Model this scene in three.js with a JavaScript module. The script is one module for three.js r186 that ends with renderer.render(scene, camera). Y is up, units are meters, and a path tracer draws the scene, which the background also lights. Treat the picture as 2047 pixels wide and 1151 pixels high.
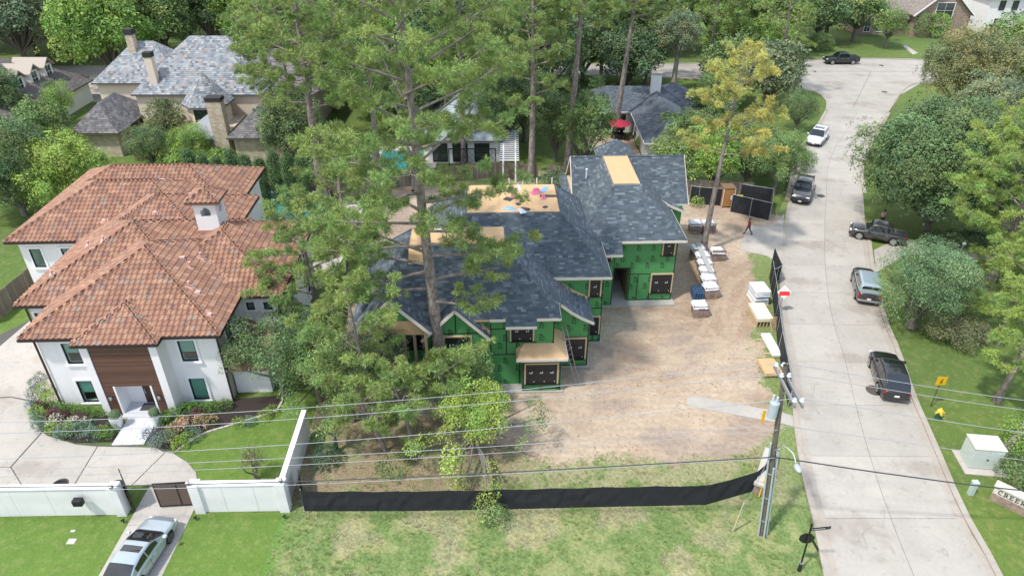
import * as THREE from 'three';
import { mergeGeometries } from 'three/addons/utils/BufferGeometryUtils.js';
import { RoundedBoxGeometry } from 'three/addons/geometries/RoundedBoxGeometry.js';
import { MarchingCubes } from 'three/addons/objects/MarchingCubes.js';
import { Brush, Evaluator, SUBTRACTION } from 'three-bvh-csg';
import { FontLoader } from 'three/addons/loaders/FontLoader.js';
import { TextGeometry } from 'three/addons/geometries/TextGeometry.js';

// ---------------------------------------------------------------- camera, sky, sun, exposure
const scene = new THREE.Scene();
const camera = new THREE.PerspectiveCamera(44.41, 1024 / 575, 0.5, 1500);
camera.position.set(0, 32.3, 0);
camera.rotation.set(-32 * Math.PI / 180, 0, 0);
const renderer = new THREE.WebGLRenderer({ antialias: true });
renderer.setSize(1024, 575);
renderer.toneMapping = THREE.LinearToneMapping;
renderer.toneMappingExposure = 1.07;
renderer.shadowMap.enabled = true;

const SUN = new THREE.Vector3(-1.1, 2.45, 0.85).normalize();
const sun = new THREE.DirectionalLight(new THREE.Color(1.0, 0.96, 0.90), 3.7);
sun.position.copy(SUN).multiplyScalar(160).add(new THREE.Vector3(0, 0, -60));
sun.target.position.set(0, 0, -60);
sun.castShadow = true;
sun.shadow.radius = 6;
sun.shadow.mapSize.set(4096, 4096);
Object.assign(sun.shadow.camera, { left: -140, right: 140, top: 140, bottom: -140, near: 1, far: 400 });
scene.add(sun, sun.target);

const rng = a => () => { a = a + 0x6D2B79F5 | 0; let t = Math.imul(a ^ a >>> 15, 1 | a); t = t + Math.imul(t ^ t >>> 7, 61 | t) ^ t; return ((t ^ t >>> 14) >>> 0) / 4294967296; };
const hash = (x, y, s) => { let h = Math.imul(x, 374761393) + Math.imul(y, 668265263) + Math.imul(s, 974634777) | 0; h = Math.imul(h ^ h >>> 13, 1274126177); return ((h ^ h >>> 16) >>> 0) / 4294967296; };
// value noise; with a period the pattern tiles
function vn(x, y, s, per = 0) {
  let xi = Math.floor(x), yi = Math.floor(y); const fx = x - xi, fy = y - yi, u = fx * fx * (3 - 2 * fx), v = fy * fy * (3 - 2 * fy);
  let x1 = xi + 1, y1 = yi + 1; if (per) { xi = ((xi % per) + per) % per; x1 = xi + 1 === per ? 0 : xi + 1; yi = ((yi % per) + per) % per; y1 = yi + 1 === per ? 0 : yi + 1; }
  const S = Math.imul(s, 974634777), p = Math.imul(xi, 374761393) + S, q = Math.imul(x1, 374761393) + S, m = Math.imul(yi, 668265263), n = Math.imul(y1, 668265263);
  let a = p + m | 0, b = q + m | 0, c = p + n | 0, d = q + n | 0;
  a = Math.imul(a ^ a >>> 13, 1274126177); a = ((a ^ a >>> 16) >>> 0) * 2.3283064365386963e-10; b = Math.imul(b ^ b >>> 13, 1274126177); b = ((b ^ b >>> 16) >>> 0) * 2.3283064365386963e-10;
  c = Math.imul(c ^ c >>> 13, 1274126177); c = ((c ^ c >>> 16) >>> 0) * 2.3283064365386963e-10; d = Math.imul(d ^ d >>> 13, 1274126177); d = ((d ^ d >>> 16) >>> 0) * 2.3283064365386963e-10;
  return a + (b - a) * u + (c - a) * v + (a - b - c + d) * u * v;
}
function fbm(x, y, s, oct = 4, per = 0) { let a = 0.5, t = 0, n = 0; for (let i = 0; i < oct; i++) { t += a * vn(x, y, s + i * 17, per); n += a; x *= 2; y *= 2; per *= 2; a *= 0.5; } return t / n; }
const smooth = (a, b, x) => { const t = Math.min(1, Math.max(0, (x - a) / (b - a))); return t * t * (3 - 2 * t); };

{ // the sky: pale blue air with broad thin white cloud
  const W = 512, H = 256, d = new Float32Array(W * H * 4);
  for (let j = 0; j < H; j++) for (let i = 0; i < W; i++) {
    const el = ((j + 0.5) / H - 0.5) * Math.PI, az = ((i + 0.5) / W) * Math.PI * 2, y = Math.sin(el), c = Math.cos(el);
    const k = Math.max(0, y), X = Math.cos(az) * c / (k + 0.25), Z = Math.sin(az) * c / (k + 0.25);
    const cl = smooth(0.42, 0.66, fbm(X * 1.1 + 20, Z * 1.1 + 20, 5, 5));
    const hz = Math.pow(1 - k, 4);
    const bl = [0.40 + 0.36 * hz, 0.51 + 0.28 * hz, 0.72 + 0.12 * hz], wh = [1.0, 0.99, 0.98];
    for (let q = 0; q < 3; q++) d[(j * W + i) * 4 + q] = 1.62 * (bl[q] + (wh[q] - bl[q]) * cl * 0.85);
    d[(j * W + i) * 4 + 3] = 1;
  }
  const t = new THREE.DataTexture(d, W, H, THREE.RGBAFormat, THREE.FloatType);
  t.mapping = THREE.EquirectangularReflectionMapping; t.magFilter = t.minFilter = THREE.LinearFilter; t.needsUpdate = true;
  scene.background = t; scene.environment = t;
}

// ---------------------------------------------------------------- helpers
const V = (x, y, z) => new THREE.Vector3(x, y, z);
const taken = {};
function numbered(n) { const k = taken[n] = (taken[n] ?? -1) + 1; return k ? `${n}_${String(k).padStart(3, '0')}` : n; }
function tag(o, label, category, group, kind) { o.userData = {}; if (label) o.userData.label = label; if (category) o.userData.category = category; if (group) o.userData.group = group; if (kind) o.userData.kind = kind; return o; }
function thing(name, label, category, p = [0, 0, 0], turn = 0, group) {
  const o = new THREE.Group(); o.name = numbered(name); o.position.set(...p); o.rotation.y = turn; scene.add(o);
  return tag(o, label, category, group);
}
function setting(name, label) { const o = new THREE.Group(); o.name = numbered(name); scene.add(o); return tag(o, label, null, null, 'structure'); }
function prep(g) {
  g = g.index ? g.toNonIndexed() : g;
  for (const k of Object.keys(g.attributes)) if (!['position', 'normal', 'uv', 'color'].includes(k)) g.deleteAttribute(k);
  if (!g.attributes.normal) g.computeVertexNormals();
  g.morphAttributes = {}; g.clearGroups(); return g;
}
function metre(g) { // texture coordinates in metres, laid on by the way each face points
  g = prep(g); const p = g.attributes.position.array, n = p.length / 3, uv = new Float32Array(n * 2);
  for (let i = 0; i < n; i += 3) {
    const o = i * 3, ax = p[o + 3] - p[o], ay = p[o + 4] - p[o + 1], az = p[o + 5] - p[o + 2], bx = p[o + 6] - p[o], by = p[o + 7] - p[o + 1], bz = p[o + 8] - p[o + 2];
    const nx = Math.abs(ay * bz - az * by), ny = Math.abs(az * bx - ax * bz), nz = Math.abs(ax * by - ay * bx);
    for (let k = 0; k < 3; k++) {
      const x = p[o + k * 3], y = p[o + k * 3 + 1], z = p[o + k * 3 + 2], q = (i + k) * 2;
      if (ny >= nx && ny >= nz) { uv[q] = x; uv[q + 1] = -z; } else if (nx >= nz) { uv[q] = z; uv[q + 1] = y; } else { uv[q] = x; uv[q + 1] = y; }
    }
  }
  g.setAttribute('uv', new THREE.BufferAttribute(uv, 2)); return g;
}
function join(list) {
  list = list.map(prep); const col = list.some(g => g.attributes.color);
  for (const g of list) {
    const n = g.attributes.position.count;
    if (!g.attributes.uv) g.setAttribute('uv', new THREE.BufferAttribute(new Float32Array(n * 2), 2));
    if (col && !g.attributes.color) g.setAttribute('color', new THREE.BufferAttribute(new Float32Array(n * 3).fill(1), 3));
  }
  return list.length === 1 ? list[0] : mergeGeometries(list);
}
function mesh(name, geo, mat, parent, keepUV) {
  let g = Array.isArray(geo) ? join(geo) : geo;
  if (!keepUV) g = metre(g);
  const m = new THREE.Mesh(g, mat); m.name = parent ? name : numbered(name); m.castShadow = m.receiveShadow = true;
  (parent || scene).add(m); return m;
}
function share(name, g, mat, parent, p, r = [0, 0, 0], s) { const m = new THREE.Mesh(g, mat); m.name = name; m.castShadow = m.receiveShadow = true; m.position.set(...p); m.rotation.set(...r); if (s) m.scale.set(...s); parent.add(m); return m; }
const bx = (x0, x1, y0, y1, z0, z1) => new THREE.BoxGeometry(Math.abs(x1 - x0), Math.abs(y1 - y0), Math.abs(z1 - z0)).translate((x0 + x1) / 2, (y0 + y1) / 2, (z0 + z1) / 2);
const rb = (x0, x1, y0, y1, z0, z1, r = 0.02, s = 1) => new RoundedBoxGeometry(Math.abs(x1 - x0), Math.abs(y1 - y0), Math.abs(z1 - z0), s, r).translate((x0 + x1) / 2, (y0 + y1) / 2, (z0 + z1) / 2);
function carve(box, holes) { // a solid with real openings cut into it
  const ev = new Evaluator(); let b = new Brush(box); b.updateMatrixWorld(); for (const h of holes) { const c = new Brush(h); c.updateMatrixWorld(); b = ev.evaluate(b, c, SUBTRACTION); } return b.geometry;
}
function cyl(a, b, r0, r1 = r0, n = 10) { // cylinder from point a to point b
  const A = V(...a), B = V(...b), d = B.clone().sub(A), g = new THREE.CylinderGeometry(r1, r0, d.length(), n);
  g.applyQuaternion(new THREE.Quaternion().setFromUnitVectors(V(0, 1, 0), d.clone().normalize())); const c = A.add(B).multiplyScalar(0.5); return g.translate(c.x, c.y, c.z);
}
const bar = (a, b, w, h) => { const A = V(...a), B = V(...b), d = B.clone().sub(A), g = new THREE.BoxGeometry(w, h, d.length()); g.lookAt(d); const c = A.add(B).multiplyScalar(0.5); return g.translate(c.x, c.y, c.z); };
function tube(pts, rad, n = 6) { // tapered tube along points
  const P = pts.map(p => p.isVector3 ? p : V(...p)), R = P.map((_, i) => typeof rad === 'number' ? rad : Array.isArray(rad) ? rad[i] : rad(i / (P.length - 1)));
  const pos = [], nor = [], uv = [], idx = []; let side = null, len = 0;
  for (let i = 0; i < P.length; i++) {
    const t = P[Math.min(i + 1, P.length - 1)].clone().sub(P[Math.max(i - 1, 0)]).normalize();
    if (!side) side = Math.abs(t.y) < 0.9 ? V(0, 1, 0).cross(t).normalize() : V(1, 0, 0).cross(t).normalize();
    side.sub(t.clone().multiplyScalar(side.dot(t))).normalize(); const up = t.clone().cross(side);
    if (i) len += P[i].distanceTo(P[i - 1]);
    for (let k = 0; k <= n; k++) {
      const a = k / n * Math.PI * 2, d = side.clone().multiplyScalar(Math.cos(a)).addScaledVector(up, Math.sin(a));
      pos.push(P[i].x + d.x * R[i], P[i].y + d.y * R[i], P[i].z + d.z * R[i]); nor.push(d.x, d.y, d.z); uv.push(k / n * 1.5, len);
    }
  }
  for (let i = 0; i + 1 < P.length; i++) for (let k = 0; k < n; k++) { const a = i * (n + 1) + k, b = a + n + 1; idx.push(a, a + 1, b, b, a + 1, b + 1); }
  const g = new THREE.BufferGeometry();
  g.setAttribute('position', new THREE.Float32BufferAttribute(pos, 3)); g.setAttribute('normal', new THREE.Float32BufferAttribute(nor, 3)); g.setAttribute('uv', new THREE.Float32BufferAttribute(uv, 2)); g.setIndex(idx); return g;
}
function slab(poly, y0, y1) { // a flat piece with an outline [x, z]... from height y0 to y1
  const s = new THREE.Shape(poly.map(p => new THREE.Vector2(p[0], -p[1])));
  return new THREE.ExtrudeGeometry(s, { depth: y1 - y0, bevelEnabled: false }).rotateX(-Math.PI / 2).translate(0, y0, 0);
}
function sheet(poly, y) { return new THREE.ShapeGeometry(new THREE.Shape(poly.map(p => new THREE.Vector2(p[0], -p[1])))).rotateX(-Math.PI / 2).translate(0, y, 0); }
function upright(poly, z0, z1) { // an outline [x, y]... standing between depths z0 < z1
  return new THREE.ExtrudeGeometry(new THREE.Shape(poly.map(p => new THREE.Vector2(...p))), { depth: z1 - z0, bevelEnabled: false }).translate(0, 0, z0);
}
function tris(pos, col) { const g = new THREE.BufferGeometry(); g.setAttribute('position', new THREE.Float32BufferAttribute(pos, 3)); if (col) g.setAttribute('color', new THREE.Float32BufferAttribute(col, 3)); g.computeVertexNormals(); return g; }
function spline(pts, n, closed = false) { return new THREE.CatmullRomCurve3(pts.map(p => p.length === 2 ? V(p[0], 0, p[1]) : V(...p)), closed, 'centripetal').getPoints(n); }
const insidePoly = (x, z, P) => { let c = false; for (let i = 0, j = P.length - 1; i < P.length; j = i++) { const [a, b] = P[i], [e, f] = P[j]; if ((b > z) !== (f > z) && x < (e - a) * (z - b) / (f - b) + a) c = !c; } return c; };
const edgeDist = (x, z, P) => { let m = 1e9; for (let i = 0, j = P.length - 1; i < P.length; j = i++) { const [a, b] = P[i], [e, f] = P[j], dx = e - a, dz = f - b, t = Math.max(0, Math.min(1, ((x - a) * dx + (z - b) * dz) / (dx * dx + dz * dz))); m = Math.min(m, Math.hypot(x - a - t * dx, z - b - t * dz)); } return m; };
// ---------------------------------------------------------------- textures and materials
const lin = c => c <= 0.04045 ? c / 12.92 : Math.pow((c + 0.055) / 1.055, 2.4);
const ST = Uint8Array.from({ length: 4097 }, (_, i) => { const c = i / 4096; return Math.round(255 * (c <= 0.0031308 ? c * 12.92 : 1.055 * Math.pow(c, 1 / 2.4) - 0.055)); }), srgb = c => ST[Math.max(0, Math.min(4096, c * 4096 | 0))];
const C = (r, g, b) => new THREE.Color().setRGB(r, g, b);
// a colour map from a function that gives linear r, g, b for x, y in 0..1
function ctex(n, m, f, wrap = true) {
  const d = new Uint8Array(n * m * 4); let k = 0;
  for (let j = 0; j < m; j++) for (let i = 0; i < n; i++) { const c = f((i + 0.5) / n, (j + 0.5) / m); d[k++] = Math.min(255, srgb(c[0])); d[k++] = Math.min(255, srgb(c[1])); d[k++] = Math.min(255, srgb(c[2])); d[k++] = 255; }
  const t = new THREE.DataTexture(d, n, m); t.colorSpace = THREE.SRGBColorSpace; t.magFilter = t.minFilter = THREE.LinearFilter; if (wrap) t.wrapS = t.wrapT = THREE.RepeatWrapping; t.needsUpdate = true; return t;
}
function gtex(n, m, f, wrap = true) {
  const d = new Uint8Array(n * m * 4); let k = 0;
  for (let j = 0; j < m; j++) for (let i = 0; i < n; i++) { const c = Math.max(0, Math.min(255, 255 * f((i + 0.5) / n, (j + 0.5) / m))); d[k++] = c; d[k++] = c; d[k++] = c; d[k++] = 255; }
  const t = new THREE.DataTexture(d, n, m); t.magFilter = t.minFilter = THREE.LinearFilter; if (wrap) t.wrapS = t.wrapT = THREE.RepeatWrapping; t.needsUpdate = true; return t;
}
const size = (t, a, b = a) => { t.repeat.set(1 / a, 1 / b); return t; };
const mix = (a, b, t) => [a[0] + (b[0] - a[0]) * t, a[1] + (b[1] - a[1]) * t, a[2] + (b[2] - a[2]) * t];
const mul = (a, k) => [a[0] * k, a[1] * k, a[2] * k];
const M = (o) => new THREE.MeshStandardMaterial(Object.assign({ roughness: 0.85 }, o));
const flat = (r, g, b, rough = 0.85, metal = 0) => M({ color: C(r, g, b), roughness: rough, metalness: metal });

const grassTex = (a, b, dry, dryAmt, s) => size(ctex(512, 512, (x, y) => {
  const f = fbm(x * 96, y * 96, s, 3, 96), m = fbm(x * 12, y * 12, s + 3, 4, 12), g = hash(Math.floor(x * 512), Math.floor(y * 512), s);
  let c = mix(a, b, Math.min(1, Math.max(0, 0.75 * f + 0.5 * m - 0.1))); c = mix(c, dry, dryAmt * smooth(0.5, 0.75, fbm(x * 24, y * 24, s + 9, 4, 24))); return mul(c, 0.72 + 0.5 * g);
}), 7);
const T = {};
T.grass = grassTex([0.06, 0.115, 0.022], [0.125, 0.195, 0.04], [0.22, 0.23, 0.09], 0.35, 11);
T.lawn = grassTex([0.075, 0.145, 0.02], [0.15, 0.235, 0.042], [0.24, 0.27, 0.09], 0.3, 31);
T.concrete = size(ctex(640, 640, (x, y) => {
  const a = fbm(x * 8, y * 8, 41, 5, 8), b = fbm(x * 64, y * 64, 43, 3, 64), g = hash(Math.floor(x * 640), Math.floor(y * 640), 4), sp = smooth(0.72, 0.82, fbm(x * 40, y * 40, 49, 2, 40)), crk = smooth(0.012, 0.004, Math.abs(fbm(x * 4, y * 4, 45, 5, 4) - 0.5)) * smooth(0.5, 0.6, fbm(x * 3, y * 3, 46, 3, 3)), st = smooth(0.62, 0.8, fbm(x * 5, y * 5, 47, 5, 5));
  return mul([0.43 - 0.02 * st, 0.395 - 0.03 * st, 0.35 - 0.035 * st], 0.84 + 0.22 * a + 0.12 * (b - 0.5) + 0.07 * (g - 0.5) - 0.12 * st - 0.1 * sp - 0.16 * crk);
}), 11);
T.stucco = size(gtex(256, 256, (x, y) => 0.5 + 0.5 * (fbm(x * 48, y * 48, 51, 3, 48) - 0.5)), 1.2);
T.stuccoC = size(ctex(512, 512, (x, y) => { const st = smooth(0.55, 0.8, fbm(x * 40, y * 3, 55, 4, 0)) * smooth(0.4, 0.7, fbm(x * 4, y * 4, 57, 3, 4)); return mul([0.80, 0.80 - 0.008 * st, 0.815 - 0.03 * st], 0.93 + 0.11 * fbm(x * 6, y * 6, 53, 5, 6) - 0.07 * st); }), 5);
T.wood = size(ctex(512, 512, (x, y) => { // dark horizontal cladding boards of 14 cm
  const r = Math.floor(y * 18), k = y * 18 - r, t = hash(r, 3, 8), g = fbm(x * 6 + t * 40, y * 140, 61, 4, 0); return mul([0.135, 0.066, 0.042], (k < 0.07 ? 0.45 : 1) * (0.72 + 0.35 * t + 0.45 * (g - 0.5)));
}), 2.52);
T.woodB = size(gtex(64, 512, (x, y) => { const k = y * 18 - Math.floor(y * 18); return k < 0.07 ? 0.2 : 0.8; }), 2.52);
T.ply = size(ctex(512, 512, (x, y) => { // oriented strand board
  let f = 0; for (let k = 0; k < 3; k++) { const a = k * 1.1 + 0.3, X = x * Math.cos(a) - y * Math.sin(a), Y = x * Math.sin(a) + y * Math.cos(a); f += hash(Math.floor(X * 40 + 100 * vn(Y * 9, 2, k)), Math.floor(Y * 90), 70 + k); }
  const sx = Math.abs(x - 0.5) < 0.0025 || Math.abs(y - 0.25) < 0.0025 || Math.abs(y - 0.75) < 0.0025 ? 0.62 : 1;
  return mul([0.56, 0.37, 0.195], sx * (0.78 + 0.14 * f + 0.1 * fbm(x * 5, y * 5, 77, 3, 5)));
}), 2.44);
T.bark = ctex(256, 512, (x, y) => { const p = fbm(x * 12, y * 10, 81, 4, 0), f = Math.abs(fbm(x * 9, y * 4, 83, 3) - 0.5); return mul(mix([0.19, 0.155, 0.135], [0.35, 0.30, 0.265], p), f < 0.035 ? 0.5 : 0.75 + 0.5 * p); }); T.bark.repeat.set(1, 0.35);
T.barkG = ctex(256, 512, (x, y) => mul(mix([0.13, 0.12, 0.105], [0.27, 0.25, 0.215], fbm(x * 10, y * 14, 85, 4)), 0.75 + 0.4 * fbm(x * 40, y * 20, 87, 2))); T.barkG.repeat.set(1, 0.4);
T.brick = size(ctex(512, 512, (x, y) => {
  const r = Math.floor(y * 16), o = (r % 2) * 0.5, bxx = x * 8 + o, bi = Math.floor(bxx), fx = bxx - bi, fy = y * 16 - r; const mo = fx < 0.06 || fy < 0.13, t = hash(bi % 8, r, 9);
  const c = t < 0.3 ? [0.3, 0.17, 0.12] : t < 0.7 ? [0.36, 0.25, 0.19] : [0.22, 0.155, 0.13]; return mo ? [0.42, 0.39, 0.35] : mul(c, 0.8 + 0.4 * hash(bi % 8, r, 10) * (0.7 + 0.3 * fbm(x * 60, y * 60, 91, 2)));
}), 1.7, 1.2);
T.stone = size(ctex(512, 512, (x, y) => {
  const r = Math.floor(y * 8), w = 3 + Math.floor(hash(r, 2, 93) * 3), bxx = x * w + hash(r, 3, 93), bi = Math.floor(bxx), fx = bxx - bi, fy = y * 8 - r, t = hash(bi % w, r, 95), mo = fx < 0.05 || fy < 0.1;
  return mo ? [0.42, 0.36, 0.28] : mul(mix([0.40, 0.31, 0.21], [0.52, 0.45, 0.36], t), 0.75 + 0.4 * fbm(x * 30, y * 30, 97, 3));
}), 2.2, 1.8);
{ // printed green wall sheathing
  const c = document.createElement('canvas'); c.width = 512; c.height = 1024; const x = c.getContext('2d'), r = rng(5);
  x.fillStyle = 'rgb(72,136,78)'; x.fillRect(0, 0, 512, 1024);
  for (let i = 0; i < 2600; i++) { const k = 130 + r() * 44 | 0; x.fillStyle = `rgba(${k * 0.5 | 0},${k},${k * 0.55 | 0},0.16)`; x.fillRect(r() * 512, r() * 1024, 2 + r() * 5, 12 + r() * 60); }
  for (let i = 0; i < 4; i++) for (let j = 0; j < 5; j++) {
    x.save(); x.translate(40 + i * 128 + (j % 2) * 50, 150 + j * 204 + (i % 2) * 70); x.rotate(-Math.PI / 2);
    x.fillStyle = 'rgba(14,38,22,0.9)'; x.font = 'bold 84px sans-serif'; if ((i + j) % 2) x.fillText('ZIP', 0, 0); x.font = '26px sans-serif'; x.fillStyle = 'rgba(14,38,22,0.65)'; x.fillText((i + j) % 2 ? 'system' : '30', 8, 30); x.restore();
  }
  T.zip = new THREE.CanvasTexture(c); T.zip.colorSpace = THREE.SRGBColorSpace; T.zip.wrapS = T.zip.wrapT = THREE.RepeatWrapping; size(T.zip, 2.44, 4.88);
}
T.weave = size(ctex(256, 256, (x, y) => mul([0.017, 0.019, 0.023], 0.7 + 0.5 * fbm(x * 5, y * 5, 101, 4, 5) + 0.35 * hash(Math.floor(x * 256), Math.floor(y * 64), 7))), 2);
T.fenceW = size(ctex(256, 256, (x, y) => { const k = Math.floor(x * 14), t = hash(k, 1, 6), e = x * 14 - k; return mul([0.22, 0.185, 0.15], (e < 0.08 ? 0.4 : 1) * (0.6 + 0.5 * t + 0.4 * (fbm(x * 60, y * 5, 103, 3) - 0.5))); }), 2.0);
T.pave = size(ctex(256, 256, (x, y) => mul(mix([0.36, 0.25, 0.18], [0.44, 0.34, 0.26], fbm(x * 20, y * 20, 107, 3, 20)), 0.9 + 0.2 * hash(Math.floor(x * 12), Math.floor(y * 12), 3))), 3);
const tiled = (t, o) => M(Object.assign({ map: t }, o));
const mat = {
  grass: tiled(T.grass, { roughness: 1 }), lawn: tiled(T.lawn, { roughness: 1 }),
  concrete: [1, 0.95, 1.04, 0.98].map(k => tiled(T.concrete, { color: C(k, k, k * 0.995), roughness: 0.92 })),
  drive: [1.1, 1.06, 1.13].map(k => tiled(T.concrete, { color: C(k, k, k), roughness: 0.9 })),
  joint: flat(0.10, 0.095, 0.085), kerb: tiled(T.concrete, { color: C(0.95, 0.92, 0.88) }),
  white: tiled(T.stuccoC, { color: C(1, 0.985, 0.96), bumpMap: T.stucco, bumpScale: 0.006, roughness: 0.9 }), trim: flat(0.82, 0.82, 0.83, 0.7),
  cladding: tiled(T.wood, { bumpMap: T.woodB, bumpScale: 0.008, roughness: 0.7 }),
  dark: flat(0.018, 0.019, 0.021, 0.45), black: flat(0.012, 0.012, 0.013, 0.6), gutter: flat(0.024, 0.02, 0.018, 0.45),
  glass: new THREE.MeshPhysicalMaterial({ color: C(0.86, 0.95, 0.93), transmission: 1, thickness: 0, roughness: 0.03, ior: 1.5 }),
  pane: M({ color: C(0.10, 0.12, 0.125), roughness: 0.06, metalness: 0.75 }), blind: flat(0.20, 0.36, 0.31, 0.8),
  zip: tiled(T.zip, { roughness: 0.75 }), tape: flat(0.011, 0.014, 0.014, 0.55), ply: tiled(T.ply, { roughness: 0.85 }), timber: flat(0.52, 0.385, 0.235), fascia: flat(0.64, 0.585, 0.50), film: M({ color: C(0.014, 0.015, 0.018), roughness: 0.4 }), sticker: flat(0.6, 0.63, 0.65),
  weave: tiled(T.weave, { roughness: 0.95, side: THREE.DoubleSide }), galv: flat(0.45, 0.47, 0.49, 0.45, 0.6), fence: tiled(T.fenceW), brick: tiled(T.brick), stone: tiled(T.stone, { color: C(1.2, 1.2, 1.2) }), pave: tiled(T.pave),
  cream: tiled(T.stuccoC, { color: C(0.92, 0.78, 0.6) }), bark: tiled(T.bark, { roughness: 0.95 }), barkG: tiled(T.barkG, { roughness: 0.95 }), mulch: flat(0.035, 0.024, 0.02), stick: flat(0.33, 0.30, 0.26), steel: flat(0.5, 0.5, 0.5, 0.35, 0.8),
  water: new THREE.MeshPhysicalMaterial({ color: C(0.35, 0.85, 0.85), transmission: 0.9, thickness: 0, roughness: 0.04, ior: 1.33 }), poolTile: flat(0.10, 0.42, 0.44, 0.4), plastic: flat(0.72, 0.74, 0.76, 0.4), tiles: M({ vertexColors: true, roughness: 0.8 }), red: flat(0.5, 0.02, 0.015, 0.5), yellow: flat(0.75, 0.42, 0.01, 0.5),
};
mat.shingles = M({ vertexColors: true, roughness: 0.95 });
// ---------------------------------------------------------------- roofs, laid tile by tile
function clipRect(poly, a0, a1, b0, b1) {
  const cut = (P, d, k, s) => { const o = []; for (let i = 0; i < P.length; i++) { const p = P[i], q = P[(i + 1) % P.length], x = (p[d] - k) * s, y = (q[d] - k) * s; if (x >= 0) o.push(p); if ((x > 0 && y < 0) || (x < 0 && y > 0)) { const t = x / (x - y); o.push([p[0] + (q[0] - p[0]) * t, p[1] + (q[1] - p[1]) * t]); } } return o; };
  let P = cut(poly, 0, a0, 1); if (P.length > 2) P = cut(P, 0, a1, -1); if (P.length > 2) P = cut(P, 1, b0, 1); if (P.length > 2) P = cut(P, 1, b1, -1); return P.length > 2 ? P : null;
}
function frame(P) { // plane of a roof face: e1 along the eave, e2 up the slope, n out
  const n = V(0, 0, 0); for (let i = 0; i < P.length; i++) { const p = P[i], q = P[(i + 1) % P.length]; n.x += (p.y - q.y) * (p.z + q.z); n.y += (p.z - q.z) * (p.x + q.x); n.z += (p.x - q.x) * (p.y + q.y); }
  n.normalize(); if (n.y < 0) n.negate();
  const e1 = n.y > 0.999 ? V(1, 0, 0) : V(0, 1, 0).cross(n).normalize(), e2 = n.clone().cross(e1), o = P.reduce((a, p) => p.y < a.y ? p : a);
  return { n, e1, e2, o, poly: P.map(p => [p.clone().sub(o).dot(e1), p.clone().sub(o).dot(e2)]) };
}
// kind: 'barrel' (clay tiles), 'tab' (shingles) or 'slate'; returns [{pos, col, c}] in the axes of the house
function layFace(P, kind, tones, r, out, hidden) {
  const F = frame(P), A = F.poly.map(p => p[0]), B = F.poly.map(p => p[1]), amin = Math.min(...A), amax = Math.max(...A), bmax = Math.max(...B);
  const len = kind === 'barrel' ? 0.40 : kind === 'tab' ? 0.17 : 0.30, thick = kind === 'barrel' ? 0.045 : kind === 'tab' ? 0.018 : 0.025;
  const at = (a, b, z) => F.o.clone().addScaledVector(F.e1, a).addScaledVector(F.e2, b).addScaledVector(F.n, z);
  let row = 0;
  for (let b = -0.02; b < bmax; b += len, row++) {
    let a = amin - (kind === 'barrel' ? 0 : r() * 0.5);
    while (a < amax) {
      const w = kind === 'barrel' ? 0.36 : kind === 'tab' ? 0.2 + r() * 0.36 : 0.26 + r() * 0.2, a1 = a + w, c = at(a + w / 2, b + len / 2, 0.05);
      const tone = tones(r, a, b); const jig = kind === 'barrel' ? 0 : (r() - 0.5) * 0.008;
      if (!(hidden && hidden(c))) {
        const pos = [], strips = kind === 'barrel' ? 6 : 1;
        for (let s = 0; s < strips; s++) {
          const q = clipRect(F.poly, a + w * s / strips, a + w * (s + 1) / strips, b, b + len); if (!q) continue;
          const hgt = p => { const k = (p[0] - a) / w; return 0.02 + jig + thick * (1 - (p[1] - b) / len) + (kind === 'barrel' ? 0.11 * Math.max(0, Math.sin(Math.PI * Math.min(1, k / 0.72))) : 0); };
          const v = q.map(p => at(p[0], p[1], hgt(p)));
          for (let i = 1; i + 1 < v.length; i++) pos.push(...v[0].toArray(), ...v[i].toArray(), ...v[i + 1].toArray());
          for (let i = 0; i < q.length; i++) { const p = q[i], p2 = q[(i + 1) % q.length]; if (Math.abs(p[1] - b) < 1e-6 && Math.abs(p2[1] - b) < 1e-6) { const l = at(p[0], p[1], -0.005), m = at(p2[0], p2[1], -0.005), x = v[i], y = v[(i + 1) % q.length]; pos.push(...l.toArray(), ...m.toArray(), ...y.toArray(), ...l.toArray(), ...y.toArray(), ...x.toArray()); } }
        }
        if (pos.length > 8) out.push({ pos, col: tone, c });
      }
      a = a1;
    }
  }
}
// puts the laid pieces under a house: the nearest 300 each on its own, the rest in one
function setTiles(out, name, house, material, many = 300, restName) {
  house.updateMatrixWorld(true); const cam = camera.position;
  for (const t of out) t.d = t.c.clone().applyMatrix4(house.matrixWorld).distanceTo(cam) - 0.004 * t.pos.length;
  out.sort((a, b) => a.d - b.d);
  const geo = L => { const pos = [], col = []; for (const t of L) { for (const p of t.pos) pos.push(p); for (let i = 0; i < t.pos.length / 3; i++) col.push(...t.col); } return tris(pos, col); };
  for (const t of out.slice(0, many)) mesh(name, geo([t]), material, house, false);
  const rest = out.slice(many); if (rest.length) { const m = mesh(restName || name + 's', geo(rest), material, house, false); m.userData.kind = 'stuff'; }
}
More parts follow.
